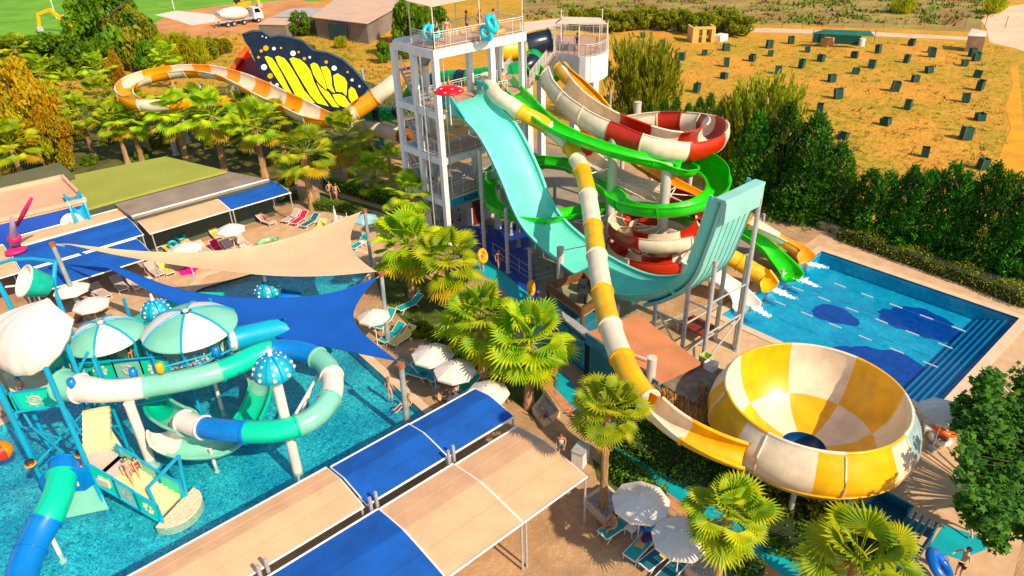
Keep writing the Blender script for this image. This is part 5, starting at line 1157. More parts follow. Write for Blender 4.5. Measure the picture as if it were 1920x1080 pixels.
# ================= VEGETATION =================
def leafmat(name,c1,c2,tr=.35,sc=1.2,rough=.6):
    return M(name,c1,rough,0,sc,col2=c2,trans=tr,spec=.3,obj=True,ramp=(.35,.65))
PALM=leafmat('palm_leaf',(.15,.30,.003),(.52,.55,.006),.28,1.0,.55)
DEADL=leafmat('dry_palm_leaf',(.42,.30,.03),(.55,.40,.06),.25)
TRUNK=M('palm_trunk',(.30,.17,.08),.95,0,9,col2=(.50,.33,.18),bump=1.0,bscale=14,obj=True)
BARK=M('tree_bark',(.10,.065,.035),.95,.3,5,bump=.6)
def palm_crown_mb(seed,nl=38,R=1.15,pet=1.15):
    rnd=random.Random(seed); g=MB(); d=MB()
    for i in range(nl):
        az=i*2.39996+rnd.uniform(-.25,.25); t=(i+.5)/nl; el=R_(84-140*t**1.05+rnd.uniform(-14,14))
        dead=i>nl*.80 and rnd.random()<.7; mb=d if dead else g
        h=V((math.cos(az),math.sin(az),0)); dr=h*math.cos(el)+V((0,0,math.sin(el))); L=pet*rnd.uniform(.75,1.2)*(.95 if el>R_(45) else 1)
        side=V((-math.sin(az),math.cos(az),0)); p0=V((0,0,-.35*t))+h*.12; p1=p0+dr*L*.6; dr2=(dr-V((0,0,.22))).normalized(); c=p1+dr2*L*.5
        mb.tube([p0,p1,c],[.03,.022,.014],n=4)
        nz=side.cross(dr2).normalized(); nz=-nz if nz.z<0 and el>0 else nz
        rr=R*rnd.uniform(.72,1.12); n=20; spread=R_(rnd.uniform(112,132)); tw=rnd.uniform(-.35,.35)
        side2=(side*math.cos(tw)+nz*math.sin(tw)).normalized(); nz2=(nz*math.cos(tw)-side*math.sin(tw)).normalized()
        ed=[];tips=[];mids=[]
        def P(a,q,lift=0):
            # fan folded upward at both sides, drooping toward the tips
            x=math.cos(a)*q; y=math.sin(a)*q; z=.22*abs(math.sin(a))*q-.34*(q/rr)**2.4*rr*.55+lift
            return c+dr2*x+side2*y+nz2*z-V((0,0,.16*(q/rr)**3*rr))
        for k in range(n+1):
            a=-spread+2*spread*k/n; ed.append(P(a,rr*.60,-.025))
        for k in range(n):
            a=-spread+2*spread*(k+.5)/n; q=rr*(1-.22*(abs(a)/spread)**2)*rnd.uniform(.86,1.08); mids.append(P(a,rr*.60,.025)); tips.append(P(a+rnd.uniform(-.03,.03),q))
        vs=[c]+ed+mids+tips; f=[]
        for k in range(n):
            e0=1+k;e1=2+k;m=n+2+k;tp=2*n+2+k
            f+=[(0,e0,m),(0,m,e1),(e0,tp,m),(m,tp,e1)]
        mb.add(vs,f)
    return g,d
PC=[]
for s in range(4):
    g,d=palm_crown_mb(11+s,nl=(38,33,42,30)[s]); o=g.build('crown',PALM); o2=d.build('dry_fronds',DEADL,o); PC.append((o.data,o2.data)); bpy.data.objects.remove(o2); bpy.data.objects.remove(o)
for s in range(3):
    g,d=palm_crown_mb(31+s,nl=(30,34,28)[s],R=1.0,pet=1.25); o=g.build('crown',PALM); o2=d.build('dry_fronds',DEADL,o); PC.append((o.data,o2.data)); bpy.data.objects.remove(o2); bpy.data.objects.remove(o)
def trunk_mesh(seed,r=.19):
    rnd=random.Random(seed); mb=MB(); n=14; rings=26; P=[]
    for i in range(rings+1):
        z=i/rings; q=r*(1.30-.45*z+ (.35*(1-z*6) if z<.16 else 0)+(.28*max(0,(z-.82)/.18)))*(1+.05*math.sin(i*2.2))
        for k in range(n): P.append((q*math.cos(2*math.pi*k/n)*(1+.05*rnd.uniform(-1,1)),q*math.sin(2*math.pi*k/n)*(1+.05*rnd.uniform(-1,1)),z))
    mb.add(P,[(i*n+k,i*n+(k+1)%n,(i+1)*n+(k+1)%n,(i+1)*n+k) for i in range(rings) for k in range(n)])
    o=mb.build('trunk',TRUNK,smooth=True); me=o.data; bpy.data.objects.remove(o); return me
TM=[trunk_mesh(s) for s in range(2)]
def obj_from(name,me,parent,loc=(0,0,0),rz=0,sc=(1,1,1)):
    o=bpy.data.objects.new(name,me); S.collection.objects.link(o); o.parent=parent; o.location=loc; o.rotation_euler=(0,0,rz); o.scale=sc; return o
def palm(base,h,s,label,group,i):
    r=thing('fan_palm',base,label,'palm tree',group); c,d=PC[i%4 if (base-V((CX,CY,0))).length<60 else 4+i%3]
    obj_from('trunk',TM[i%2],r,(0,0,0),i*1.7,(s*1.05,s*1.05,h)); cr=obj_from('crown',c,r,(0,0,h+.1),i*2.3,(s,s,s*.95)); obj_from('dry_fronds',d,cr); return r
near=[((990,640),(992,762),1.1,'fan palm right of the two overlapping crowns beside the white parasols'),
((1140,765),(1130,955),.74,'fan palm in a stone planter above the blue shaded parasol'),
((1345,965),(1335,1140),.72,'fan palm overlapping the second blue shaded parasol at the bottom'),
((1572,1045),(1565,1190),.98,'fan palm at the bottom edge in front of the blue stall'),
((898,600),(906,715),1.05,'fan palm left of the two overlapping crowns beside the white parasols'),
((838,488),(846,590),1.08,'fan palm in front of the tower foot, beside the person with the orange ring'),
((762,455),(775,555),1.15,'yellowish fan palm right of the far sail pole'),
((768,365),(778,445),.95,'yellowish fan palm against the left column of the white tower'),
((730,300),(738,375),.7,'small fan palm in the shade left of the white tower'),
((650,255),(660,342),1.2,'fan palm right of the flume column, under the butterfly wing'),
((572,285),(587,392),1.25,'fan palm growing from the hedge corner by the white loungers'),
((487,235),(497,332),1.3,'fan palm behind the corner of the grey roof'),
((410,215),(422,320),1.3,'fan palm behind the right end of the olive green roof'),
((338,212),(351,305),1.3,'fan palm behind the middle of the olive green roof')]
for i,(c,b,s,lab) in enumerate(near):
    bp=at(*b); h=max(2.4,htop(bp,c[1])); palm(bp,h,s,lab,'fan palms of the park',i)
far=[(215,225,'with the lowest crown behind the dark roof'),(243,222,'just right of the lowest crown behind the dark roof'),(372,195,'under the near side of the orange loop'),(455,205,'between the two palms behind the grey roof'),(520,225,'left of the flume column'),(75,135,'in the dark grove at the upper left'),(130,160,'in the middle of the left grove'),(185,128,'beside the small orange leaved tree'),(28,92,'at the top left corner of the grove'),(150,215,'between the orange leaved tree and the olive roof'),(185,180,'left of the wide orange loop'),(18,270,'at the left edge above the dark roof'),(310,105,'in front of the tall reeds'),(100,200,'touching the orange leaved tree on its right'),(255,205,'beneath the left end of the orange loop'),(60,175,'above the orange leaved tree'),(700,330,'in the shade between hedge and white tower')]
for i,(x,y,lab) in enumerate(far):
    hh=4.6 if i not in(16,) else 1.6; c=at(x,y,hh); palm(V((c.x,c.y,0)),hh,1.1+.12*(i%3-1),('fan palm '+lab),'fan palms of the park',i+2)
# leaf-clump trees
def leaves(mb,c,r,n,s,rnd,mi=0,flat=1.0,up=.0):
    for _ in range(n):
        d=V((rnd.gauss(0,1),rnd.gauss(0,1),rnd.gauss(0,1)*flat)).normalized()*r*rnd.uniform(.45,1.0)**.6; p=c+V((d.x,d.y,d.z*flat))
        u=V((rnd.gauss(0,1),rnd.gauss(0,1),rnd.gauss(0,1)+up)).normalized(); w=u.cross(V((rnd.gauss(0,1),rnd.gauss(0,1),rnd.gauss(0,1)))).normalized(); q=s*rnd.uniform(.6,1.3)
        mb.add([p-u*q*.5,p+w*q*.28,p+u*q*.5,p-w*q*.28],[(0,1,2,3)],mi)
def crown_mesh(name,kind,seed,mat,n=5200,leaf=.24):
    """unit crown: radius 1, height 1 (z 0..1)"""
    rnd=random.Random(seed); mb=MB()
    if kind=='round':
        cl=[]
        for k in range(34):
            a=rnd.uniform(0,6.283); z=rnd.uniform(.08,.95); q=math.sqrt(max(0,1-(2*z-1)**2))*rnd.uniform(.45,.85); cl.append((V((q*math.cos(a),q*math.sin(a),z)),rnd.uniform(.16,.32)))
        for c,r in cl: leaves(mb,c,r,n//34,leaf,rnd,flat=.75)
    elif kind=='cone':
        for k in range(int(n/14)):
            z=rnd.random()**1.25; R=(1-z)**.72*.97*(1+.22*math.sin(9*z*6.28+seed)*.5)+.05; a=rnd.uniform(0,6.283); q=R*rnd.uniform(.6,1.05); c=V((q*math.cos(a),q*math.sin(a),z*.93)); o=V((math.cos(a),math.sin(a),.55+z)).normalized()
            for j in range(14):
                p=c+V((rnd.gauss(0,.055),rnd.gauss(0,.055),rnd.gauss(0,.022)))+o*rnd.uniform(-.05,.08)*V((1,1,.5)).z; u=(o+V((rnd.gauss(0,.5),rnd.gauss(0,.5),rnd.gauss(0,.4)))).normalized(); w=u.cross(V((rnd.gauss(0,1),rnd.gauss(0,1),rnd.gauss(0,1)))).normalized(); q2=leaf*rnd.uniform(.6,1.2)
                uu=V((u.x,u.y,u.z*.4)); ww=V((w.x,w.y,w.z*.4)); mb.add([p-uu*q2*.5,p+ww*q2*.22,p+uu*q2*.6,p-ww*q2*.22],[(0,1,2,3)])
    elif kind=='feather':   # loose upright sprays
        for k in range(int(n/20)):
            a=rnd.uniform(0,6.283); z=rnd.uniform(0,.8); R=math.sqrt(max(0,1-(1.9*z-.75)**2))*rnd.uniform(.2,.95); c=V((R*math.cos(a),R*math.sin(a),z)); o=V((math.cos(a)*.5,math.sin(a)*.5,1)).normalized(); L=rnd.uniform(.12,.28)
            for j in range(20):
                t=rnd.random(); p=c+V((o.x*L*t,o.y*L*t,o.z*L*t))+V((rnd.gauss(0,.03),rnd.gauss(0,.03),rnd.gauss(0,.02))); u=(o+V((rnd.gauss(0,.4),rnd.gauss(0,.4),rnd.gauss(0,.3)))).normalized(); w=u.cross(V((rnd.gauss(0,1),rnd.gauss(0,1),.1))).normalized(); q2=leaf*rnd.uniform(.5,1.1)
                mb.add([p-u*q2*.5,p+w*q2*.16,p+u*q2*.5,p-w*q2*.16],[(0,1,2,3)])
    o=mb.build(name,mat); me=o.data; bpy.data.objects.remove(o); return me
def trunk_limbs(seed):
    rnd=random.Random(seed); mb=MB(); mb.tube([V((0,0,0)),V((.03,.02,.3)),V((-.02,.03,.6)),V((0,0,.9))],[.05,.04,.03,.012],n=8)
    for k in range(7):
        a=k*2.4; z=.3+.07*k; mb.tube([V((0,0,z)),V((.35*math.cos(a),.35*math.sin(a),z+.16)),V((.62*math.cos(a),.62*math.sin(a),z+.27))],[.025,.015,.005],n=5)
    o=mb.build('trunk',BARK,smooth=True); me=o.data; bpy.data.objects.remove(o); return me
TL=[trunk_limbs(s) for s in range(2)]
CONM=leafmat('conifer_needles',(.02,.10,.010),(.09,.25,.012),.2,2.0); BROAD=leafmat('broad_leaf',(.05,.15,.010),(.18,.30,.015),.3,2.0)
OLIVE=leafmat('grey_green_leaf',(.13,.18,.02),(.34,.34,.04),.3,2.0); AUT=leafmat('autumn_leaf',(.46,.24,.015),(.36,.42,.02),.3,1.6); YG=leafmat('yellow_green_leaf',(.28,.34,.015),(.50,.46,.03),.3,1.6)
CM={'con':[crown_mesh('crown','cone',s,CONM,5600,.11) for s in(1,2,3)],'broad':[crown_mesh('crown','round',s,BROAD,5200,.13) for s in(4,5)],'olive':[crown_mesh('crown','round',s,OLIVE,5200,.13) for s in(6,7)],
 'aut':[crown_mesh('crown','round',8,AUT,7000,.09)],'yg':[crown_mesh('crown','feather',9,YG,7000,.13)],'feath':[crown_mesh('crown','feather',s,OLIVE,7600,.11) for s in(10,12)]}
def tree(base,H,R,kind,i,label,group,name='tree',z0=.12,cat='tree'):
    r=thing(name,base,label,cat,group); ms=CM[kind]; obj_from('trunk',TL[i%2],r,(0,0,0),i,(R,R,H*.92)); obj_from('crown',ms[i%len(ms)],r,(0,0,H*z0),i*1.9,(R,R,H*(1-z0))); return r
# conifers right, standing along the deck wall
con=[(1352,205,395,1.9),(1395,185,405,2.2),(1440,205,415,2.3),(1482,240,420,2.2),(1515,262,428,2.0),(1370,260,398,2.0),(1460,290,425,2.2),(1500,320,432,2.0),(1420,300,420,2.0)]
for i,(x,ty,by,R) in enumerate(con):
    b=at(x,by); b.x=max(b.x,24.6+1.2*(i%3)); px_,py_=scr(b); h=htop(b,ty); tree(b,h,R*1.3,'con',i,'dark conifer '+['at the left of the tall clump, under the red loop','second from the left in the tall clump above the ramp','with the highest top in the tall clump','on the right shoulder of the tall clump','at the right end of the tall clump','low in front at the left of the tall clump','in the middle front of the tall clump','at the lower right of the tall clump','front centre-left of the tall clump'][i],'tall conifers beside the slides','conifer',.02)
row=[(1570,325),(1602,312),(1636,318),(1668,305),(1700,312),(1728,300),(1760,315),(1792,296),(1824,318),(1852,300),(1884,345),(1912,385),(1950,400)]
for i,(x,ty) in enumerate(row):
    by=420+(x-1560)*.375; b=at(x,by); b.x=max(b.x,24.5+.8*(i%2)); h=htop(b,ty); q='%d'%i
    tree(b,h,1.85+.25*(i%3),'con',i+1,['first dark conifer from the left in the row behind the pool hedge','second conifer from the left in the row behind the pool hedge','third conifer from the left in the row behind the pool hedge','fourth conifer from the left in the row behind the pool hedge','fifth conifer from the left in the row behind the pool hedge','sixth conifer from the left in the row behind the pool hedge','seventh conifer in the row behind the pool hedge','eighth conifer in the row behind the pool hedge','ninth conifer in the row behind the pool hedge','tenth conifer in the row behind the pool hedge','conifer next to last at the right of the pool hedge row','last whole conifer at the right of the pool hedge row','conifer cut by the right edge of the photo'][i],'conifer row behind the landing pool','conifer',.02)
small=[(1192,205),(1215,190),(1240,183),(1262,178),(1285,190),(1305,178),(1325,172),(1345,185)]
for i,(x,ty) in enumerate(small):
    b=at(x,ty+85); tree(b,htop(b,ty),1.3,'con',i,'small conifer number %s from the left right of the red flume'%['one','two','three','four','five','six','seven','eight'][i],'short conifers behind the flume','conifer',.02)
misc=[(1195,235,72,4.2,'feath','broad grey-green tree right of the curved platform'),(1225,225,95,3.0,'feath','smaller grey-green tree overlapping the broad one'),(1415,340,148,4.0,'feath','feathery yellow-green tree above the tall conifers'),(1370,330,175,2.6,'feath','feathery tree leaning out of the left side of the conifer clump'),
(225,130,-12,6.4,'broad','big dark tree rising at the upper left'),(262,128,20,4.2,'olive','greener tree leaning on the right of the big dark tree'),(70,310,128,4.4,'aut','orange leaved tree at the left edge'),(30,330,165,3.6,'aut','lower orange leaved tree at the very left'),(120,320,205,2.3,'aut','small orange leaved tree next to the dark roof'),(228,190,100,1.9,'aut','small orange leaved tree above the wide loop'),
(566,68,25,2.2,'broad','round green tree in front of the warehouse'),(775,110,8,3.2,'broad','dark green tree behind the canopy of the white tower'),(815,100,14,3.0,'broad','green tree seen through the canopy posts of the white tower'),(765,80,5,2.6,'olive','grey-green tree beside the warehouse gable'),
(60,140,75,4.0,'broad','dark tree left of the big dark tree'),(105,140,68,4.0,'broad','second dark tree left of the big dark tree'),(150,145,70,4.0,'broad','dark tree touching the big dark tree'),(15,150,70,4.0,'olive','tree in the upper left corner'),(290,140,80,2.4,'broad','tree between the big dark tree and the reeds'),
(392,112,70,2.2,'olive','grey bush left of the orange slide wall'),(420,100,72,1.8,'olive','smaller grey bush beside the orange slide wall'),(722,118,80,1.3,'broad','small dark bush left of the white tower'),(640,90,68,1.3,'yg','yellow-green bush in front of the warehouse'),(585,105,82,.9,'olive','small bush below the warehouse'),(655,165,130,1.0,'olive','bush on the orange earth beside the wing'),
(330,130,60,2.6,'yg','tall yellow-green reeds, left clump'),(352,128,62,2.6,'yg','tall yellow-green reeds, middle clump'),(372,125,70,2.2,'yg','tall yellow-green reeds, right clump'),(1690,25,-8,2.4,'yg','tall pale green bush at the top edge'),(1865,25,-6,2.0,'yg','bright green bush at the upper right')]
for i,(x,by,ty,R,k,lab) in enumerate(misc):
    b=at(x,by); h=htop(b,ty) if b.length<400 else 6; tree(b,h,R,k,i,lab,None,'reed_clump' if 'reeds' in lab else ('bush' if 'bush' in lab else 'tree'),.05 if k!='broad' else .1,'reeds' if 'reeds' in lab else ('bush' if 'bush' in lab else 'tree'))
ol=[(1085,25),(1108,24),(1130,28),(1155,30),(1180,26),(1205,24),(1228,22),(1250,26),(1272,27),(1300,34),(1325,33),(1345,30),(1368,30),(1385,38)]
for i,(x,ty) in enumerate(ol):
    b=at(x,ty+30); tree(b,max(3.5,htop(b,ty)),2.6,'olive',i,'olive tree number %s from the left beyond the field'%['one','two','three','four','five','six','seven','eight','nine','ten','eleven','twelve','thirteen','fourteen'][i],'olive trees along the far dirt road','olive_tree',.08)
# shrubs in the beds under the palms
bedsh=[(395,265,1.0),(300,265,1.2),(270,290,1.0),(170,300,.9),(540,340,.8),(520,300,1.0),(620,280,1.0),(690,290,1.1),(460,280,1.0),(600,300,.9),(360,240,1.1),(440,250,1.0),(790,620,.8),(870,560,.8),(830,640,.7),(720,250,1.0),(150,250,1.2),(205,260,1.0),(100,260,1.1),(40,220,1.3),(130,120,1.2),(180,230,1.1),(250,240,1.1),(330,240,1.0)]
bedsh.sort()
for i,(x,y,R) in enumerate(bedsh):
    b=at(x,y+8); r=thing('shrub',b,'low dark green shrub under the palms, number %d counted from the left'%(i+1),'shrub','low shrubs under the palms'); obj_from('foliage',CM['broad' if i%3 else 'olive'][i%2],r,(0,0,-.1),i,(R,R,R*1.2))
# hedges: clipped boxes of leaves
def hedge(pts,w,h,label,mat=BROAD,seed=1,dens=260,group='hedges of the park',leaf=.14,lump=.0):
    rnd=random.Random(seed); P=[at(*p) for p in pts]; mb=MB(); core=MB()
    for a,b in zip(P,P[1:]):
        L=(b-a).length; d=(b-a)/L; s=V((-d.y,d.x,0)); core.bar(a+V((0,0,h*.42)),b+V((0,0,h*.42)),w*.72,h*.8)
        for _ in range(int(L*dens*(w+h)/2)):
            t=rnd.random(); f=rnd.random(); hh=h*(1+lump*math.sin(t*L*1.7+seed))
            if f<.45: p=a+d*L*t+s*rnd.uniform(-w/2,w/2)+V((0,0,hh+rnd.gauss(0,.06)))
            else: p=a+d*L*t+s*(w/2*(1 if f<.72 else -1)+rnd.gauss(0,.05))+V((0,0,rnd.uniform(0,hh)))
            u=V((rnd.gauss(0,1),rnd.gauss(0,1),rnd.gauss(0,1))).normalized(); q=u.cross(V((rnd.gauss(0,1),rnd.gauss(0,1),rnd.gauss(0,1)))).normalized(); k=leaf*rnd.uniform(.6,1.3)
            mb.add([p-u*k*.5,p+q*k*.3,p+u*k*.5,p-q*k*.3],[(0,1,2,3)])
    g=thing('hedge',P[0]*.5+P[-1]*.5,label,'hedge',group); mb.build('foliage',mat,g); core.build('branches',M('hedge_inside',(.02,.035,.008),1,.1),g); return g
HG=leafmat('bright_hedge_leaf',(.08,.20,.012),(.20,.34,.02),.25,2.5)
hedge([(612,350),(700,375),(775,400)],1.1,.95,'bright green clipped hedge running from the flume column to the tower',HG,1)
hedge([(592,392),(650,398),(690,415)],.9,.8,'bright green clipped hedge behind the closed white parasols',HG,2)
hedge([(520,378),(560,372)],.9,.9,'short bright hedge under the right end of the blue awning',HG,3)
hedge([(1575,444),(1660,476),(1740,505),(1830,536),(1925,575)],1.3,1.0,'uneven low hedge between the pool deck wall and the conifers',OLIVE,4,220,lump=.25)
hedge([(1140,868),(1185,905),(1235,950)],1.2,.8,'dark clipped hedge left of the turquoise path, behind the blue parasol',BROAD,5,300)
hedge([(1355,1050),(1420,1095)],1.2,.8,'dark clipped hedge at the bottom edge beside the turquoise path',BROAD,6,300)
hedge([(1110,775),(1180,830),(1270,880),(1330,905)],2.0,.8,'dense dark hedge between the flume and the turquoise path',BROAD,7,260,lump=.15)
hedge([(1200,790),(1290,850),(1380,895)],1.6,.7,'dense dark hedge directly under the yellow and cream flume',BROAD,8,260,lump=.15)
hedge([(1430,950),(1500,965),(1600,975)],2.0,1.1,'loose leafy shrubbery below the yellow bowl',OLIVE,9,260,leaf=.22,lump=.25)
hedge([(1440,1000),(1530,1030)],2.0,.9,'loose leafy shrubbery right of the turquoise path at the bottom',BROAD,10,220,leaf=.2,lump=.25)
hedge([(1620,1030),(1690,1075)],1.6,.8,'loose shrubs below the blue stall',BROAD,11,220,leaf=.2,lump=.3)
hedge([(775,600),(870,690),(925,730)],.8,.35,'low ground shrubs under the twin palms',BROAD,12,120,lump=.3)
# plane tree bottom right (large leaves, near the camera)
def plane_tree():
    rnd=random.Random(3); g=thing('plane_tree',at(2010,1010),'leafy plane tree with lobed leaves at the right edge','tree'); mb=MB(); tr=MB(); base=at(2010,1010)
    cl=[]; 
    for k in range(190):
        px=rnd.uniform(1795,2010); py=rnd.uniform(700,1000); t=((px-1925)/140)**2+((py-850)/165)**2
        if t>1 : continue
        cl.append((at(px,py,rnd.uniform(3.4,5.6)),rnd.uniform(.35,.75)))
    for px,py in ((1800,770),(1812,860),(1820,940),(1850,1000),(1860,700),(1840,735),(1795,800),(1870,1020)): cl.append((at(px,py,4.2),.38))
    top=base+V((0,0,2.6)); tr.tube([base,base+V((.1,0,1.4)),top],[.22,.17,.14],n=10)
    for c,r in cl:
        if rnd.random()<.4: tr.tube([top,(top+c)/2+V((0,0,.4)),c],[.06,.035,.012],n=5)
        for _ in range(int(120*r)):
            d=V((rnd.gauss(0,1),rnd.gauss(0,1),rnd.gauss(0,.8))).normalized()*r*rnd.uniform(.3,1); p=c+d; n=V((rnd.gauss(0,.5),rnd.gauss(0,.5),1)).normalized(); u=n.cross(V((rnd.gauss(0,1),rnd.gauss(0,1),0))).normalized(); w=n.cross(u); s=rnd.uniform(.10,.19); pts=[]
            for q in range(10):
                a=2*math.pi*q/10; rr=s*(1 if q%2==0 else .52); pts.append(p+u*rr*math.cos(a)+w*rr*math.sin(a)-n*(.15*rr if q%2==0 else 0))
            mb.add(pts,[tuple(range(10))])
    mb.build('crown',leafmat('plane_leaf',(.03,.10,.012),(.09,.20,.02),.3,2),g); tr.build('trunk',BARK,g,smooth=True)
plane_tree()
# ================= FURNITURE =================
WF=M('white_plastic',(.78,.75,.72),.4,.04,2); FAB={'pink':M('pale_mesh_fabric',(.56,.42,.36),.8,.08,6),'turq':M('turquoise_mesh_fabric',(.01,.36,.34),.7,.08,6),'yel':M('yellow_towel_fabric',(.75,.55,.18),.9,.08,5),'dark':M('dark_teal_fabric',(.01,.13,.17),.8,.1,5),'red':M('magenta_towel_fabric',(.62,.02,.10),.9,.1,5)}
PROTO={}
def lounger_proto(k):
    r=thing('sun_lounger',V((0,0,0)),'x','sun lounger','sun loungers of the park'); L=1.9;W=.62
    f=MB()
    for s in(-1,1): f.tube([V((-.05,s*W/2,.32)),V((1.2,s*W/2,.32)),V((1.85,s*W/2,.72))],.028,n=6)
    f.bar((-.05,-W/2,.32),(-.05,W/2,.32),.05); f.bar((1.85,-W/2,.72),(1.85,W/2,.72),.05); f.bar((1.2,-W/2,.32),(1.2,W/2,.32),.04); f.build('frame',WF,r,smooth=True,angle=40)
    for x in(.1,1.25):
        for s in(-1,1): bars(r,WF,[((x+(.15 if x<1 else -.1),s*W/2,.3),(x-(.1 if x<1 else -.15),s*W/2,0),.024)],'leg')
    m_=MB(); m_.box((.575,0,.335),(1.2,W-.06,.02)); m_.build('seat',FAB[k],r); m_=MB(); m_.bar((1.2,0,.345),(1.83,0,.735),.02,W-.06) ; 
    m_=MB(); a,b=V((1.2,0,.345)),V((1.83,0,.735)); m_.add([a+V((0,-W/2+.03,0)),a+V((0,W/2-.03,0)),b+V((0,W/2-.03,0)),b+V((0,-W/2+.03,0)),a+V((0,-W/2+.03,-.02)),a+V((0,W/2-.03,-.02)),b+V((0,W/2-.03,-.02)),b+V((0,-W/2+.03,-.02))],[(0,3,2,1),(4,5,6,7),(0,1,5,4),(1,2,6,5),(2,3,7,6),(3,0,4,7)]); m_.build('backrest',FAB[k],r)
    return r
def lounger(foot,head,k,label,h=0):
    a,b=at(*foot,h+.3),at(*head,h+.6); a.z=h; rz=math.atan2(b.y-a.y,b.x-a.x)
    if k not in PROTO: r=PROTO[k]=lounger_proto(k); r.location=a; r.rotation_euler=(0,0,rz); r['label']=label; return r
    return dup(PROTO[k],a,rz,label)
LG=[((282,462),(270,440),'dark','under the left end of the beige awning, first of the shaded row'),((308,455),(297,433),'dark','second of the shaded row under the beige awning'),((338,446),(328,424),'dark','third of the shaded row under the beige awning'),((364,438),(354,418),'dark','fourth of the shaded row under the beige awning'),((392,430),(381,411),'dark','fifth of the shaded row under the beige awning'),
((322,470),(303,448),'yel','with a yellow towel left of the lower white parasol'),((350,455),(333,437),'yel','with a yellow towel above the lower white parasol'),((392,474),(378,460),'pink','at the right side of the lower white parasol'),((415,474),(398,452),'red','with a magenta towel between the two white parasols'),((440,472),(418,448),'pink','in front of the upper white parasol'),((466,462),(440,440),'pink','right of the upper white parasol'),((410,445),(394,424),'yel','with a yellow towel left of the upper white parasol'),((430,432),(416,416),'yel','behind the upper white parasol'),
((512,418),(484,403),'pink','with the sunbathing person in the middle of the paving'),((533,415),(562,392),'pink','first from the left in the slanted row by the palm'),((550,419),(580,392),'red','with a red towel in the slanted row by the palm'),((568,424),(598,400),'dark','with a dark bag in the slanted row by the palm'),((588,436),(616,404),'yel','with a yellow towel near the closed parasols'),((612,430),(636,408),'pink','last of the slanted row by the closed parasols'),
((232,543),(214,518),'pink','with bright pillow under the lower blue awning edge, left of a pair'),((262,540),(240,515),'pink','right one of the pair below the lower blue awning'),((200,555),(178,535),'pink','beside the white parasol next to the leaning pole'),((182,545),(162,530),'pink','half under the edge of the lower blue awning'),((300,515),(283,497),'pink','next to the orange towel between the two sails'),((320,512),(305,494),'yel','with an orange towel between the two sails'),
((660,465),(690,440),'turq','in the shade of the parasol behind the far sail pole'),((748,580),(775,560),'turq','behind the middle sail pole under the palm'),((708,615),(728,588),'turq','at the right corner of the blue sail'),((716,640),(742,615),'turq','with a red towel at the right corner of the blue sail'),((735,645),(765,618),'yel','with a pale towel at the edge of the blue sail'),
((800,705),(775,690),'turq','left of the two white parasols with palm shadow'),((818,712),(800,694),'turq','under the left one of the two white parasols with palm shadow'),((850,738),(880,712),'turq','under the right one of the two white parasols with palm shadow'),
((1130,1003),(1172,968),'turq','with the sitting woman left of the blue shaded parasol'),((1180,1045),(1230,985),'turq','with a towel and bag below the blue shaded parasol'),((1208,1062),(1262,1010),'dark','second below the blue shaded parasol'),((1240,1090),(1285,1035),'dark','under the second parasol at the bottom edge'),((330,425),(318,407),'dark','deep in the shade under the beige awning'),((475,398),(470,385),'dark','in the shade under the left blue awning')]
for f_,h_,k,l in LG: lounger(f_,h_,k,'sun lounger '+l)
def parasol(px,py,R,label,mat=None,h=2.3,n=8,closed=False,group='open parasols'):
    c=at(px,py,h+.1); g=thing('parasol',V((c.x,c.y,0)),label,'parasol',group if not closed else 'closed parasols'); m_=mat or KWHT
    o=V((c.x,c.y,0)); mb=MB()
    if closed: mb.lathe(o,[(.03,2.45),(.10,2.2),(.17,1.5),(.20,1.0),(.12,.95)],n=10)
    else:
        mb.lathe(o,[(.02,h+.42),(R*.3,h+.34),(R*.65,h+.19),(R,h)],n=n); mb.lathe(o,[(R,h),(R,h-.12)],n=n); mb.lathe(o,[(.02,h+.39),(R*.65,h+.16),(R*.99,h-.02)],n=n)
        
    cl=mb.build('canopy',m_,g)
    if not closed:
        for k in range(n):
            a=2*math.pi*k/n; m2=MB(); m2.cyl(o+V((.03*math.cos(a),.03*math.sin(a),h+.40)),o+V((R*math.cos(a),R*math.sin(a),h-.02)),.016,n=4); m2.build('rib',WF,cl)
        m2=MB(); m2.ball(o+V((0,0,h+.46)),.05,n=8); m2.build('finial',WF,cl)
    bars(g,WF,[(o,o+V((0,0,h+.38)),.028)],'pole'); m2=MB(); m2.cyl(o,o+V((0,0,.09)),.24,n=14); m2.build('base',STEEL,g); return g
parasol(1202,938,1.22,'parasol with scattered palm shadows standing over the loungers by the stone planter',n=9)
parasol(1277,1005,1.15,'parasol in blue shade partly covered by the palm at the bottom',n=9)
parasol(811,662,1.18,'left one of two white parasols striped with palm shadow'); parasol(853,692,1.15,'right one of two white parasols striped with palm shadow')
parasol(915,733,1.1,'white parasol between the palms and the end of the blue awning'); parasol(700,590,1.0,'white parasol mostly hidden by the blue sail and its pole')
parasol(432,428,1.1,'upper white parasol on the sunny paving'); parasol(348,463,1.15,'lower white parasol above the cream sail'); parasol(170,568,1.1,'white parasol beside the foot of the leaning sail pole'); parasol(133,540,1.1,'white parasol behind the leaning sail pole')
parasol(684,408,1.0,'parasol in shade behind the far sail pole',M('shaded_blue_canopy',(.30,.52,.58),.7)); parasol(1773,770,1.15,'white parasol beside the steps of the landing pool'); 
parasol(626,392,.4,'closed white parasol left of the other closed one',closed=True); parasol(650,405,.4,'closed white parasol right of the other closed one',closed=True)
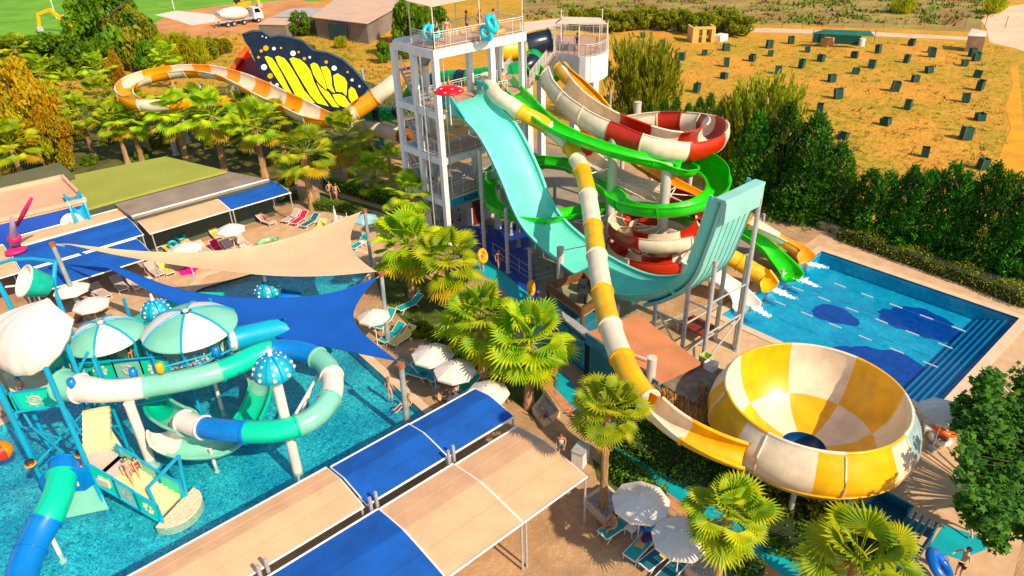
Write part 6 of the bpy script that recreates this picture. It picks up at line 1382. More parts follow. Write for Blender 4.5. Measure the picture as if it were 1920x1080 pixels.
# ring floats
RG=M('orange_ring_vinyl',(.85,.42,.01),.3,.08,2); RB=M('aqua_ring_vinyl',(.01,.50,.62),.3,.15,2); RD=M('deep_blue_vinyl',(.01,.15,.55),.3)
def ring(p,R,r_,mat,label,tilt=(0,0)):
    g=thing('swim_ring',p,label,'swim ring','inflatable swim rings'); rot=(Matrix.Rotation(tilt[0],3,'X')@Matrix.Rotation(tilt[1],3,'Y')); mb=MB(); mb.torus(p,R,r_,n=28,m=12,mat=rot); mb.build('tube',mat,g,smooth=True)
    for k in range(2):
        a=k*math.pi; q=p+rot@V((R*math.cos(a),R*math.sin(a),r_)); t=rot@V((-math.sin(a),math.cos(a),0)); nn_=rot@V((0,0,1)); m2=MB(); m2.tube([q-t*.15,q-t*.1+nn_*.06,q+t*.1+nn_*.06,q+t*.15],.018,n=5); m2.build('handle',DARK,g)
    return g
ring(at(905,480,1.25),.42,.15,RG,'orange swim ring carried upright by the person at the edge of the blue path',(R_(70),R_(20))); ring(at(996,540,1.0),.42,.15,RG,'orange swim ring leaning in the shade near the bar terrace',(R_(80),R_(30)))
ring(at(806,62,L4+.8),.45,.17,RB,'aqua double ring held on the left of the top deck',(R_(70),0)); ring(at(815,60,L4+.9),.40,.16,RB,'second aqua ring just right of the first on the top deck',(R_(70),.3)); ring(at(922,44,L4+1.3),.50,.19,RB,'large aqua ring raised at the right of the top deck',(R_(65),.4)); ring(at(912,62,L4+.5),.45,.17,RB,'aqua ring standing low at the right of the top deck',(R_(60),.2)); ring(at(932,58,L4+.25),.45,.16,RG,'yellow ring lying on the top deck behind the aqua ones')
ring(at(1772,800,.5),.48,.16,M('red_orange_vinyl',(.85,.15,.02),.3,.1,2),'red and orange swim ring beside the seated person near the landing pool',(.3,0)); ring(at(1763,822,.15),.42,.14,KWHT,'white swim ring lying below the red one')
ring(at(324,458,.6),.30,.10,RB,'small aqua ring on the yellow towel',(.5,0)); ring(at(337,443,.7),.30,.11,RB,'small turquoise ring on the farther yellow towel',(.5,0)); ring(at(160,0+590,1.0),.01,.005,RB,'x') if False else None
ring(at(503,458,.35),.85,.22,M('green_tropical_vinyl',(.05,.42,.25),.4,0,5,col2=(.55,.55,.35)),'big green and yellow patterned inflatable island behind the cream sail'); ring(at(487,393,.3),.45,.14,RD,'dark blue ring in the shade under the left blue awning')
ring(at(1210,1000-13,.55),.22,.08,RD,'small blue ring on the side table under the parasol')
def side_table(px,py,label):
    p=at(px,py); g=thing('side_table',p,label,'side table','plastic side tables'); mb=MB(); mb.box(p+V((0,0,.42)),(.45,.45,.04)); mb.build('top',WF,g)
    for x in(-.18,.18):
        for y in(-.18,.18): bars(g,WF,[(p+V((x*1.1,y*1.1,0)),p+V((x,y,.4)),.022)],'leg')
side_table(1183,1002,'side table between the sitting woman and the parasol pole'); side_table(283,530,'small white table between loungers below the blue awning'); side_table(457,470,'small white table right of the upper white parasol'); side_table(680,462,'small table in shade by the far sail pole'); side_table(300,470,'small white table at the left end of the sunny loungers')
def chair(px,py,rz,label):
    p=at(px,py); g=thing('plastic_chair',p,label,'chair','plastic chairs',rz=0); R_m=Matrix.Rotation(rz,3,'Z'); q=lambda x,y,z:p+R_m@V((x,y,z)); mb=MB(); mb.box(q(0,0,.44),(.46,.46,.04),rz=rz); mb.build('seat',WF,g); mb=MB(); mb.bar(q(0,-.22,.46),q(0,-.28,.88),.44,.035); mb.build('backrest',WF,g)
    for x in(-.2,.2):
        for y in(-.2,.2): bars(g,WF,[(q(x*1.1,y*1.1,0),q(x,y,.43),.022)],'leg')
    return g
chair(1738,812,2.2,'white plastic chair under the seated person by the landing pool'); chair(850,758,.5,'chair behind the parasols next to the blue awning')
# towels
for x,y,c_,lab in ((355,503,'hot_pink','bright pink towel spread on the paving by the cream sail'),):
    Q=[at(333,508,.02),at(352,497,.02),at(376,500,.02),at(362,513,.02),at(340,517,.02)]; mb=MB(); mb.slab(Q,.012); tag(mb.build('towel',M('hot_pink_towel',(.80,.005,.30),.9)),lab,'towel')
def cloth(px,h,col,label,name='towel'):
    mb=MB(); mb.slab([at(x,y,h) for x,y in px],.02); tag(mb.build(name,M('cloth_%d'%int(sum(px[0])),col,.9,.15,6)),label,'towel')
cloth(((1222,975),(1236,985),(1205,1030),(1188,1022)),.40,(.55,.38,.16),'sandy yellow towel on the lounger under the blue shaded parasol')
cloth(((1255,1012),(1268,1020),(1247,1050),(1235,1040)),.45,(.60,.42,.16),'sandy towel hanging over the dark lounger')
b_=at(1213,1008,.5); mb=MB(); mb.ball(b_,.25,n=12,sc=(1.2,.8,.6)); tag(mb.build('beach_bag',M('purple_bag',(.05,.01,.10),.7,.5,9),smooth=True),'dark purple beach bag on the lounger under the parasol','bag')
# planters, bins, stall
def box_open(P,h,t,mat,name,label,cat,z=0,fill=None):
    Q=[at(x,y,z) for x,y in P]; g=thing(name,sum(Q,V())/len(Q),label,cat)
    for a,b in zip(Q,Q[1:]+Q[:1]):
        mb=MB(); mb.bar(a+V((0,0,h/2)),b+V((0,0,h/2)),t,h); mb.build('side',mat,g)
    if fill: 
        mb=MB(); mb.prism([(p.x,p.y) for p in Q],0,h*.7); mb.build('filling',fill,g)
    return g
GRV=M('pebble_fill',(.20,.20,.18),.9,0,14,col2=(.6,.58,.55),bump=.5)
box_open(((1095,945),(1135,918),(1175,955),(1135,985)),.35,.14,COP,'stone_planter','square stone planter with pebbles round the palm by the parasol','planter',fill=GRV)
box_open(((1000,775),(1022,748),(1048,780),(1020,800)),.4,.12,COP,'stone_planter','low stone planter with a folded deck chair beside the palm','planter',fill=GRV)
box_open(((1285,1075),(1320,1040),(1385,1085),(1350,1120)),.35,.14,COP,'stone_planter','stone planter at the foot of the palm at the bottom edge','planter',fill=GRV)
g=thing('waste_bin',at(1088,868),'white square bin on the path at the corner of the beige awning','bin'); p=at(1088,868); mb=MB(); mb.box(p+V((0,0,.45)),(.75,.6,.9),rz=.3); mb.build('body',WF,g); mb=MB(); mb.box(p+V((0,0,.93)),(.82,.66,.06),rz=.3); mb.build('lid',STEEL,g)
g=thing('deck_chair',at(1025,775),'folded deck chair with a striped pink and blue cloth by the palm planter','deck chair'); mb=MB(); mb.slab([at(1016,765,1.1),at(1025,768,1.1),at(1032,785,.1),at(1020,785,.1)],.02); mb.build('cloth',M('striped_cloth',(.6,.02,.12),.8,0,6,col2=(.02,.2,.6)),g); bars(g,WOOD,[(at(1014,762,1.2),at(1034,790,.35),.03),(at(1010,785,.4),at(1028,765,1.2),.03)],'leg')
# blue stall
st=thing('blue_stall',at(1680,960),'open blue box stall with a slanted lid next to the bowl','stall'); SB=M('stall_blue',(.01,.16,.24),.5,.15,1.5)
B=[at(1625,945,1.2),at(1650,915,1.2),at(1712,948,1.2),at(1690,985,1.2)]
for a,b in zip(B,B[1:]+B[:1]):
    mb=MB(); mb.bar(V((a.x,a.y,.6)),V((b.x,b.y,.6)),.08,1.2); mb.build('side',SB,st)
mb=MB(); mb.prism([(p.x,p.y) for p in B],.5,.7); mb.build('tray',M('stall_inner',(.01,.10,.18),.5),st)
B2=[at(1705,955,1.6),at(1757,980,1.6),at(1712,1045,1.6),at(1676,1025,1.6)]
st2=thing('blue_counter',sum(B2,V())/4,'dark blue slatted counter frame in front of the blue box stall','counter')
for a,b in zip(B2,B2[1:]+B2[:1]):
    mb=MB(); mb.bar(V((a.x,a.y,.9)),V((b.x,b.y,.9)),.1,.5); mb.build('board',SB,st2)
for p in B2: bars(st2,SB,[((p.x,p.y,0),(p.x,p.y,1.6),.06)],'post')
for t in(.25,.5,.75): bars(st2,SB,[(B2[0]+(B2[1]-B2[0])*t,B2[3]+(B2[2]-B2[3])*t,.05)],'slat')
sheet('counter_paving',[tuple(at(*q).xy) for q in ((1770,985),(1835,1005),(1850,1030),(1800,1050),(1740,1030))],.020,TPATH)
# lamp/fences near slides: glass fence by landing pool and path
def fence(pts,h,label,mat=STEEL,step=1.5):
    P=[at(*p) for p in pts]; g=thing('metal_fence',P[0],label,'fence','thin metal fences')
    for a,b in zip(P,P[1:]):
        n=max(1,round((b-a).length/step))
        for k in range(n+1):
            q=a+(b-a)*k/n; bars(g,mat,[(q,q+V((0,0,h)),.025)],'post')
        for z in(h,h*.5,.15): bars(g,mat,[(a+V((0,0,z)),b+V((0,0,z)),.018)],'rail')
fence(((925,480),(1000,530),(1035,520)),1.1,'thin metal fence beside the blue path under the turquoise slide'); fence(((1448,440),(1505,470)),1.0,'thin fence between the orange slide and the pool deck'); fence(((535,305),(600,335),(640,325)),1.0,'dark fence under the butterfly wing behind the palms',DARK)
# ================= PEOPLE =================
SKIN=M('tanned_skin',(.48,.24,.13),.6,.06,8); SKIN2=M('light_skin',(.62,.36,.23),.6,.06,8); HAIR=M('dark_hair',(.03,.015,.008),.7); HAIRL=M('fair_hair',(.30,.15,.05),.7)
CL={}
def clothmat(c): 
    if c not in CL: CL[c]=M('fabric_%d'%len(CL),c,.8,.12,7)
    return CL[c]
def skinmesh(pts,edges,rad,mat,name,parent,sub=1):
    me=bpy.data.meshes.new(name); me.from_pydata([tuple(p) for p in pts],edges,[]); o=bpy.data.objects.new(name,me); S.collection.objects.link(o)
    md=o.modifiers.new('s','SKIN'); sv=me.skin_vertices[0].data
    for i,r in enumerate(rad): sv[i].radius=(r,r) if not isinstance(r,tuple) else r
    sv[0].use_root=True; m2=o.modifiers.new('u','SUBSURF'); m2.levels=sub; m2.render_levels=sub
    dg=bpy.context.evaluated_depsgraph_get(); nm=bpy.data.meshes.new_from_object(o.evaluated_get(dg)); bpy.data.objects.remove(o)
    nm.materials.clear(); nm.materials.append(mat); nm.polygons.foreach_set('use_smooth',[True]*len(nm.polygons)); ob=bpy.data.objects.new(name,nm); S.collection.objects.link(ob); ob.parent=parent; return ob
POSE={
'stand':dict(pel=(0,0,.94),ch=(0,.01,1.24),nk=(0,.0,1.46),hd=(0,.02,1.60),kn=(.10,.03,.50),an=(.10,-.02,.08),el=(.25,-.03,1.14),wr=(.27,.08,.90)),
'walk':dict(pel=(0,0,.92),ch=(0,.04,1.22),nk=(0,.06,1.44),hd=(0,.09,1.58),kn=(.09,.16,.50),an=(.09,.18,.08),kn2=(-.09,-.04,.50),an2=(-.09,-.30,.14),el=(.25,-.12,1.16),wr=(.24,.02,.93),el2=(-.25,.10,1.16),wr2=(-.22,.28,.98)),
'arms':dict(pel=(0,0,.94),ch=(0,.01,1.24),nk=(0,.0,1.46),hd=(0,.02,1.60),kn=(.11,.05,.50),an=(.12,.0,.08),el=(.32,.10,1.22),wr=(.22,.32,1.25)),
'sit':dict(pel=(0,0,.50),ch=(0,-.04,.80),nk=(0,-.03,1.02),hd=(0,.0,1.16),kn=(.12,.42,.52),an=(.13,.44,.08),el=(.26,.04,.72),wr=(.20,.26,.62)),
'floor':dict(pel=(0,0,.12),ch=(0,-.10,.42),nk=(0,-.10,.64),hd=(0,-.06,.78),kn=(.13,.42,.32),an=(.14,.78,.08),el=(.28,-.12,.38),wr=(.26,.10,.20)),
'lie':dict(pel=(0,0,.12),ch=(0,-.30,.16),nk=(0,-.52,.20),hd=(0,-.67,.25),kn=(.11,.42,.22),an=(.11,.82,.10),el=(.30,-.22,.12),wr=(.30,.04,.12)),
}
def person(p,rz,pose,label,skin=SKIN,hair=HAIR,top=None,bottom=(.02,.05,.3),sc=1.0,female=False,long=False,cap=None):
    q=POSE[pose]; g=thing('person',p,label,'person','visitors of the water park',rz=rz); g.scale=(sc,)*3; g.rotation_euler=(0,0,rz)
    mr=lambda a:(-a[0],a[1],a[2])
    pel,ch,nk,hd=q['pel'],q['ch'],q['nk'],q['hd']; kR,aR=q['kn'],q['an']; kL,aL=q.get('kn2',mr(kR)),q.get('an2',mr(aR)); eR,wR=q['el'],q['wr']; eL,wL=q.get('el2',mr(eR)),q.get('wr2',mr(wR))
    sw=.15 if female else .175
    d=(V(nk)-V(ch)).normalized(); sh=V(nk)-d*.06
    pts=[V(pel),V(ch),V(nk),V(hd),V(hd)+(V(hd)-V(nk)).normalized()*.10]; rad=[(.13,.10) if female else (.125,.10),(.125,.09) if female else (.15,.10),.05,.082,.06]; ed=[(0,1),(1,2),(2,3),(3,4)]
    fw=V((0,1,0)) if pose!='lie' else V((0,0,1)); nose=V(hd)+fw*.095-(V(hd)-V(nk)).normalized()*.01
    def add(v,r,par): pts.append(V(v)); rad.append(r); ed.append((par,len(pts)-1)); return len(pts)-1
    for s,k,a in((1,kR,aR),(-1,kL,aL)):
        h=add((s*.085,pel[1],pel[2]-.05) if pose not in('sit','floor','lie') else (s*.09,pel[1]+.06,pel[2]),.088,0); i=add(k,.058,h); j=add(a,.038,i)
        add(V(a)+(V((s*.02,.16,-.05)) if pose!='lie' else V((0,.03,.13))),.03,j)
    for s,e,w in((1,eR,wR),(-1,eL,wL)):
        h=add((s*sw,sh.y,sh.z),.05,1); i=add(e,.036,h); j=add(w,.025,i); dd=(V(w)-V(e)).normalized(); pm=add(V(w)+dd*.07,.026,j)
        x=dd.cross(V((0,0,1)) if abs(dd.z)<.9 else V((0,1,0))).normalized()
        for k in range(4): 
            f=V(w)+dd*.085+x*(.027-.018*k); f1=add(f+dd*.035,.009,pm); add(f+dd*(.07-.006*abs(k-1.5))+V((0,.01,-.008)),.008,f1)
        add(V(w)+dd*.06+x*.05,.010,pm)
    skinmesh(pts,ed,rad,skin,'body',g)
    up=(V(hd)-V(nk)).normalized(); mb=MB(); rot=V((0,0,1)).rotation_difference(up).to_matrix()
    hb=MB(); hb.ball(V(hd)+up*.045-fw*.018,.108,n=12,sc=(.92,1.0,.98)); 
    if long: hb.ball(V(hd)-up*.08-fw*.075,.10,n=10,sc=(.9,.55,1.5))
    o=MB(); o.v=hb.v; o.f=hb.f; o.m=hb.m; nm=o; off=MB(); 
    # local build (parent has rotation; keep coordinates local)
    def lb(mbx,name,mat,par):
        me=bpy.data.meshes.new(name); me.from_pydata([tuple(v) for v in mbx.v],[],mbx.f); me.materials.append(mat); me.polygons.foreach_set('use_smooth',[True]*len(mbx.f)); ob=bpy.data.objects.new(name,me); S.collection.objects.link(ob); ob.parent=par; return ob
    # cut the face side of the hair
    keep=[f for f in hb.f if (sum((hb.v[i] for i in f),V())/len(f)-V(hd)).dot(fw)<.05 or (sum((hb.v[i] for i in f),V())/len(f)-V(hd)).dot(up)>.09]; hb.f=keep; hb.m=[0]*len(keep); lb(hb,'hair',cap or hair,g)
    f=MB(); sd=up.cross(fw).normalized()
    for s in(-1,1): f.ball(V(hd)+up*.012+fw*.078+sd*s*.032,.012,n=6)
    lb(f,'eyes',DARK,g); f=MB(); f.ball(V(hd)-up*.012+fw*.088,.016,n=6,sc=(.8,1.2,1.3)); lb(f,'nose',skin,g); f=MB(); f.ball(V(hd)-up*.045+fw*.076,.018,n=6,sc=(1.4,.6,.5)); lb(f,'mouth',M('lips',(.35,.08,.06),.5),g)
    if bottom:
        P2=[V(pel),V(pel)+(V(ch)-V(pel))*.22]; r2=[(.145,.118),(.135,.108)]; e2=[(0,1)]
        for s,k in((1,kR),(-1,kL)):
            h=V((s*.085,pel[1],pel[2]-.05)) if pose not in('sit','floor','lie') else V((s*.09,pel[1]+.06,pel[2])); P2.append(h); r2.append(.102); e2.append((0,len(P2)-1)); P2.append(h+(V(k)-h)*(.18 if female else .6)); r2.append(.09 if not female else .095); e2.append((len(P2)-2,len(P2)-1))
        skinmesh(P2,e2,r2,clothmat(bottom),'swimwear' if female else 'shorts',g)
    if top:
        P2=[V(pel)+(V(ch)-V(pel))*(.1 if not female else .75),V(ch),V(ch)+(sh-V(ch))*.75]; r2=[(.145,.115),(.165,.115) if not female else (.14,.105),(.15,.09) if not female else (.12,.08)]; e2=[(0,1),(1,2)]
        skinmesh(P2,e2,r2,clothmat(top),'top',g)
    return g
def face(px,py,qx,qy,h=0):
    a,b=at(px,py,h),at(qx,qy,h); return math.atan2(b.y-a.y,b.x-a.x)-math.pi/2
PW=-.32
person(at(733,752,PW),face(733,752,760,720),'stand','woman in a pink bikini standing in the pool beside the coping, seen from behind',SKIN2,HAIRL,(.75,.25,.22),(.75,.30,.25),.97,True,True)
person(at(766,762,-.1),face(766,762,735,775),'floor','person in red swimwear sitting at the pool edge behind the nearest sail pole',SKIN2,HAIRL,(.7,.03,.06),(.7,.03,.06),.95,True)
person(at(625,766,-.42),face(625,766,650,745),'lie','swimmer whose legs show beside the mint tube slide',SKIN,HAIR,None,(.02,.1,.3),.9)
person(at(1052,858,0),face(1052,858,1040,900),'walk','man in a white and red sleeveless shirt walking past the corner of the beige awning',SKIN,HAIRL,(.80,.72,.70),(.02,.15,.3),1.0)
person(at(905,507,0),face(905,507,880,520),'arms','person holding an orange ring at the edge of the blue path',SKIN2,HAIR,None,(.1,.2,.35),1.0); person(at(936,506,0),face(936,506,960,540),'walk','person in dark swimwear walking in the shade next to the orange ring carrier',SKIN,HAIR,(.02,.02,.03),(.02,.02,.03),1.0,True,True)
person(at(848,432,0),face(848,432,900,450),'stand','person in the ground floor shade of the tower, left of two',SKIN,HAIR,None,(.02,.05,.25)); person(at(862,428,0),face(862,428,900,450),'stand','person in a blue top in the ground floor shade of the tower, right of two',SKIN,HAIR,(.01,.25,.5),(.01,.1,.3)); person(at(909,455,0),face(909,455,880,470),'stand','person standing behind the second post under the turquoise slide',SKIN,HAIR,(.03,.02,.02),(.03,.03,.04))
person(V((.9,.7,L4)),1.0,'arms','person behind the railing at the left of the top deck with an aqua ring',SKIN,HAIR,(.10,.02,.02),(.05,.1,.4)); person(V((1.8,.8,L4)),2.4,'stand','person in red beside the aqua rings on the top deck',SKIN2,HAIR,(.6,.06,.08),(.3,.1,.1),1,True,True)
person(V((5.4,1.6,L4)),-1.2,'stand','person with long hair in the middle right of the top deck',SKIN,HAIR,(.3,.06,.05),(.3,.06,.05),1,True,True); person(V((6.1,.9,L4)),-1.8,'stand','person in a pink top next to the large aqua ring on the top deck',SKIN2,HAIR,(.75,.22,.28),(.05,.1,.3)); person(V((4.4,1.9,L4)),-2.0,'stand','person in a dark shirt at the back of the top deck',SKIN,HAIR,(.05,.05,.12),(.05,.05,.12))
person(V((1.1,-.2,L3)),-2.6,'stand','lifeguard in red standing under the spotted red sunshade at the slide start',SKIN,HAIR,(.65,.01,.02),(.65,.01,.02),1.0)
person(V((2.2,1.6,L3)),-1.9,'stand','shirtless person behind the red sunshade on the middle deck',SKIN2,HAIRL,None,(.2,.2,.25)); person(V((4.1,-.1,L3)),-2.8,'sit','shirtless man in blue shorts sitting at the start of the yellow and cream flume',SKIN,HAIR,None,(.01,.04,.35)); person(V((6.4,.4,L3)),-2.9,'stand','shirtless man at the start of the green slide',SKIN2,HAIR,None,(.12,.12,.08))
person(V((.9,1.6,L2)),-.8,'stand','person in an orange top on the shaded middle floor of the tower',SKIN,HAIR,(.6,.22,.02),(.02,.02,.02)); person(at(1082,98,L3),face(1082,98,1060,120,L3),'stand','person in dark clothes on the curved white platform',SKIN,HAIR,(.03,.03,.05),(.03,.03,.05))
person(at(250,905,1.15),face(250,905,285,935,1.1),'walk','woman in a pale swimsuit stepping down the stairs of the play tower',SKIN2,HAIR,(.7,.45,.4),(.7,.45,.4),.95,True); person(at(262,893,1.2),face(262,893,295,915,1.1),'walk','child in a red top just behind the woman on the play tower stairs',SKIN2,HAIR,(.7,.06,.05),(.7,.1,.1),.7)
person(at(257,690,3.0),face(257,690,250,730,3),'stand','child looking over the mint panels of the play tower',SKIN,HAIR,None,(.1,.1,.3),.75); person(at(48,745,3.2),face(48,745,60,780,3),'stand','child on the left platform under the giant shell',SKIN,HAIR,None,(.1,.1,.3),.7); person(at(408,700,3.0),face(408,700,400,730,3),'stand','child between the dome roof and the mint tube slide',SKIN2,HAIR,(.6,.1,.05),(.1,.1,.3),.7)
person(at(498,410,.38),face(512,418,484,403)+math.pi,'lie','person sunbathing on the single lounger in the middle of the paving',SKIN,HAIR,None,(.6,.15,.05),.95,True)
person(at(1150,1000,.0),face(1150,1000,1100,1020),'sit','long haired woman sitting sideways on the turquoise lounger',SKIN,HAIR,(.03,.02,.03),(.55,.45,.2),1.0,True,True); person(at(1170,985,.0),face(1170,985,1230,990),'sit','person with pinkish shirt sitting behind the long haired woman',SKIN2,HAIR,(.40,.12,.12),(.2,.05,.05),1.0)
person(at(826,752,0),face(826,752,860,750),'floor','child with an orange cap sitting under the right palm-shadowed parasol',SKIN2,HAIR,(.75,.5,.05),(.02,.05,.3),.8,cap=clothmat((.8,.2,.02))); person(at(857,752,0),face(857,752,830,740),'sit','shirtless man sitting with his back to the blue awning',SKIN2,HAIR,None,(.02,.05,.1),1.0)
person(at(1745,808,.0),face(1745,808,1725,790),'sit','person in a yellow shirt sitting on the white chair near the landing pool',SKIN,HAIR,(.70,.55,.02),(.05,.02,.02),1.0); person(at(1818,1003,0),face(1818,1003,1790,960),'walk','shirtless man in black shorts walking under the plane tree',SKIN2,HAIR,None,(.005,.005,.008),1.05); person(at(1795,1085,0),face(1795,1085,1740,1090),'arms','shirtless man in black shorts at the bottom edge holding a blue tube',SKIN2,HAIR,None,(.005,.005,.008),1.05)
person(at(1058,522,0),face(1058,522,1020,540),'stand','person beside the grey column under the turquoise slide',SKIN,HAIR,(.12,.05,.06),(.02,.02,.03)); person(at(620,372,0),face(620,372,650,385),'walk','person walking behind the hedge near the closed parasols, left of two',SKIN2,HAIR,(.6,.35,.25),(.3,.2,.2)); person(at(632,376,0),face(632,376,660,388),'walk','person walking behind the hedge near the closed parasols, right of two',SKIN,HAIR,(.65,.4,.3),(.5,.3,.2))
person(at(1838,935,0),face(1838,935,1800,900),'stand','person mostly hidden under the plane tree who casts the long shadow',SKIN,HAIR,(.2,.05,.05),(.03,.03,.04)) 
ring(at(1762,1062,1.0),.55,.2,RD,'large deep blue tube carried by the man at the bottom edge',(R_(40),R_(20)))
# spotted red sunshade
g=thing('spotted_sunshade',V((.9,-.1,L3)),'red sunshade with pale spots at the start of the turquoise slide','sunshade'); c=at(842,172,L3+2.2); mb=MB(); prof=[(.04,.42),(.35,.40),(.7,.27),(.95,.08),(1.0,0),(.9,-.05)]; mb.lathe(c,prof,n=24); cap=mb.build('canopy',M('sunshade_red',(.62,.01,.04),.4),g,smooth=True)
for k in range(10):
    a=k*.628; rr=.62 if k%2 else .86; z=.30 if k%2 else .15; mb=MB(); mb.ball(c+V((rr*math.cos(a),rr*math.sin(a),z)),.10,n=8,sc=(1,1,.5)); mb.build('spot',M('spot_pink',(.8,.5,.5),.5),cap,smooth=True)
bars(g,WF,[((c.x,c.y,L3),c+V((0,0,.3)),.035)],'pole')
# ================= FIELD AND FAR THINGS =================
NET=M('dark_green_net',(.004,.06,.045),.8,.25,4); STK=M('wood_stake',(.25,.14,.07),.9)
gp=[(55,395),(185,363),(295,325),(222,273),(128,225),(5,250),(12,295),(485,305),(618,277),(580,362),(490,395),(357,440),(395,535),(290,610),(415,765),(775,332),(920,300),(905,390),(825,440),(710,492),(782,595),(660,683),(880,860),(1108,763),(1200,930),(1190,655),(1110,555),(1187,487),(1173,415),(1105,350),(1168,322),(1147,297),(912,275),(805,235)]
gp=[(1440+x/3,y/3) for x,y in gp]+[(960+x/3,y/3) for x,y in ((845,248),(955,317),(1080,290),(1203,263),(1205,355),(1352,323),(1190,422),(1035,498),(920,370),(737,190))]
gproto=None; nums=['first','second','third','fourth','fifth']
def where(x,y):
    col='left' if x<1400 else ('centre-left' if x<1530 else ('centre' if x<1650 else ('centre-right' if x<1770 else 'right'))); row='far' if y<90 else ('middle' if y<160 else ('near' if y<240 else 'nearest')); return row,col
cnt={}
for i,(x,y) in enumerate(gp):
    b=at(x,y+7); row,col=where(x,y); k=cnt.get((row,col),0); cnt[(row,col)]=k+1
    lab='dark green netted sapling guard, %s in the %s %s part of the field'%(nums[min(k,4)],row,col) if k<5 else 'dark green netted sapling guard in the %s %s part of the field'%(row,col)
    if gproto is None:
        g=gproto=thing('sapling_guard',V((0,0,0)),lab,'tree guard','netted sapling guards in the field')
        for dx,dy,w_,d_ in ((0,-.55,1.1,.04),(0,.55,1.1,.04),(-.55,0,.04,1.1),(.55,0,.04,1.1)):
            mb=MB(); mb.box((dx,dy,.72),(w_,d_,1.3)); mb.build('net_side',NET,g)
        for sx in(-.55,.55):
            for sy in(-.55,.55): bars(g,STK,[((sx,sy,0),(sx,sy,1.55),.035)],'stake')
        mb=MB(); rr_=random.Random(1)
        leaves(mb,V((0,0,.8)),.42,120,.2,rr_); mb.build('sapling',BROAD,g)
        _=None; g.location=b; g.rotation_euler=(0,0,.5); g.scale=(.8,.8,.8)
    else:
        g=dup(gproto,b,.5+.5*math.sin(i*5.3),lab,scale=(.72+.12*math.sin(i*3.1),.72+.12*math.cos(i*2.7),.76+.18*math.sin(i*1.7)))
    g.rotation_euler=(.10*math.sin(i*7.7),.12*math.cos(i*4.1),g.rotation_euler[2])
# warehouse
TIN=M('rusty_pale_tin_roof',(.66,.42,.26),.7,0,.35,col2=(.50,.38,.32),bump=.1); CON=M('warehouse_wall',(.42,.36,.30),.8,.15,.3); DKW=M('dark_teal_gap',(.02,.05,.06),.8)
def shed(name,roofpx,h,eave,label,mroof,mwall,gap=True):
    # roofpx near-left, near-right, far-right, far-left
    P=[at(x,y,hh) for (x,y),hh in roofpx]; g=thing(name,sum(P,V())/4*1,label,'building'); g.location.z=0
    mb=MB(); mb.slab(P,.15); mb.build('roof',mroof,g); c=sum(P,V())/4
    for a,b in zip(P,P[1:]+P[:1]):
        a2,b2=c+(a-c)*.95,c+(b-c)*.95; mb=MB(); mb.add([(a2.x,a2.y,0),(b2.x,b2.y,0),(b2.x,b2.y,b.z-.2),(a2.x,a2.y,a.z-.2)],[(0,1,2,3),(3,2,1,0)]); mb.build('wall',mwall,g)
    return g,P
g,P=shed('warehouse',[((585,32),3.6),((688,44),3.6),((763,2),3.6),((640,-12),3.6)],0,0,'long low warehouse with a pale rusty tin roof behind the butterfly wing',TIN,CON)
a,b=P[0],P[1]
for t0_,t1_,nm,mt_ in ((.30,.62,'doorway',DKW),(.40,.46,'door_frame',W_)):
    p,q=a+(b-a)*t0_,a+(b-a)*t1_; n=V(((b-a).y,-(b-a).x,0)).normalized(); n=-n if n.dot(_fh)>0 else n; off=-.35 if nm=='doorway' else -.25; mb=MB(); mb.bar(V((p.x,p.y,1.5))+n*-off*.5,V((q.x,q.y,1.5))+n*-off*.5,.1,2.9); mb.build(nm,mt_,g)
shed('warehouse_annex',[((482,45),2.6),((535,46),2.6),((560,34),2.8),((505,33),2.8)],0,0,'low lean-to annex left of the warehouse with a pale flat roof',TIN,CON); shed('warehouse_annex',[((510,31),3.0),((590,31),3.0),((625,14),3.2),((545,16),3.2)],0,0,'middle grey roofed annex between the lean-to and the warehouse',M('grey_tin',(.42,.38,.36),.6,.1,.4),CON)
shed('tin_shed',[((1815,66),2.4),((1850,68),2.4),((1850,59),2.9),((1822,53),2.9)],0,0,'small tin shed with an open dark doorway by the sand track',M('pale_tin',(.70,.62,.54),.6,.1,1),M('beige_board',(.50,.36,.24),.8,.2,1))
g=thing('tarpaulin_shelter',at(1580,82),'dark green tarpaulin shelter on posts at the far side of the field','shelter'); Q=[at(1522,62,2.3),at(1640,68,2.0),at(1632,58,2.6),at(1545,55,2.6)]; mb=MB(); mb.slab(Q,.06); mb.build('tarpaulin',M('green_tarpaulin',(.005,.11,.085),.6,.2,1),g)
for x in(1522,1545,1572,1600,1638): bars(g,STK,[(at(x,82),at(x,82)+V((0,0,2.2)),.06)],'post')
mb=MB(); a,b=at(1522,80,0),at(1612,84,0); mb.bar(a+V((0,.0,.8)),b+V((0,0,.8)),.1,1.6); mb.build('side_net',NET,g)
for i,(x,lab) in enumerate(((1550,'wooden box stack at the left end of the green shelter'),(1615,'pale barrel at the right end of the green shelter'))):
    p=at(x,86); mb=MB(); (mb.box(p+V((0,0,.6)),(2.0,1.2,1.2)) if i==0 else mb.cyl(p,p+V((0,0,1.1)),.45,n=12)); tag(mb.build('box_stack' if i==0 else 'barrel',M('orange_wood',(.5,.25,.1),.8,.2,2) if i==0 else W_),lab,'box' if i==0 else 'barrel')
g=thing('brick_hut',at(1318,80),'unfinished orange brick hut with two doorways in front of the olive row','hut'); a,b=at(1297,80),at(1338,79); d=(b-a); L=d.length; d.normalize(); BRK=M('orange_brick',(.70,.42,.16),.9,.15,2)
for t0_,t1_ in ((0,.28),(.44,.62),(.86,1)):
    mb=MB(); mb.bar(a+d*L*t0_+V((0,0,1.1)),a+d*L*t1_+V((0,0,1.1)),.5,2.2); mb.build('wall',BRK,g)
mb=MB(); mb.bar(a+V((0,0,2.3)),b+V((0,0,2.3)),.6,.35); mb.build('lintel',BRK,g)
back=_fh*3; 
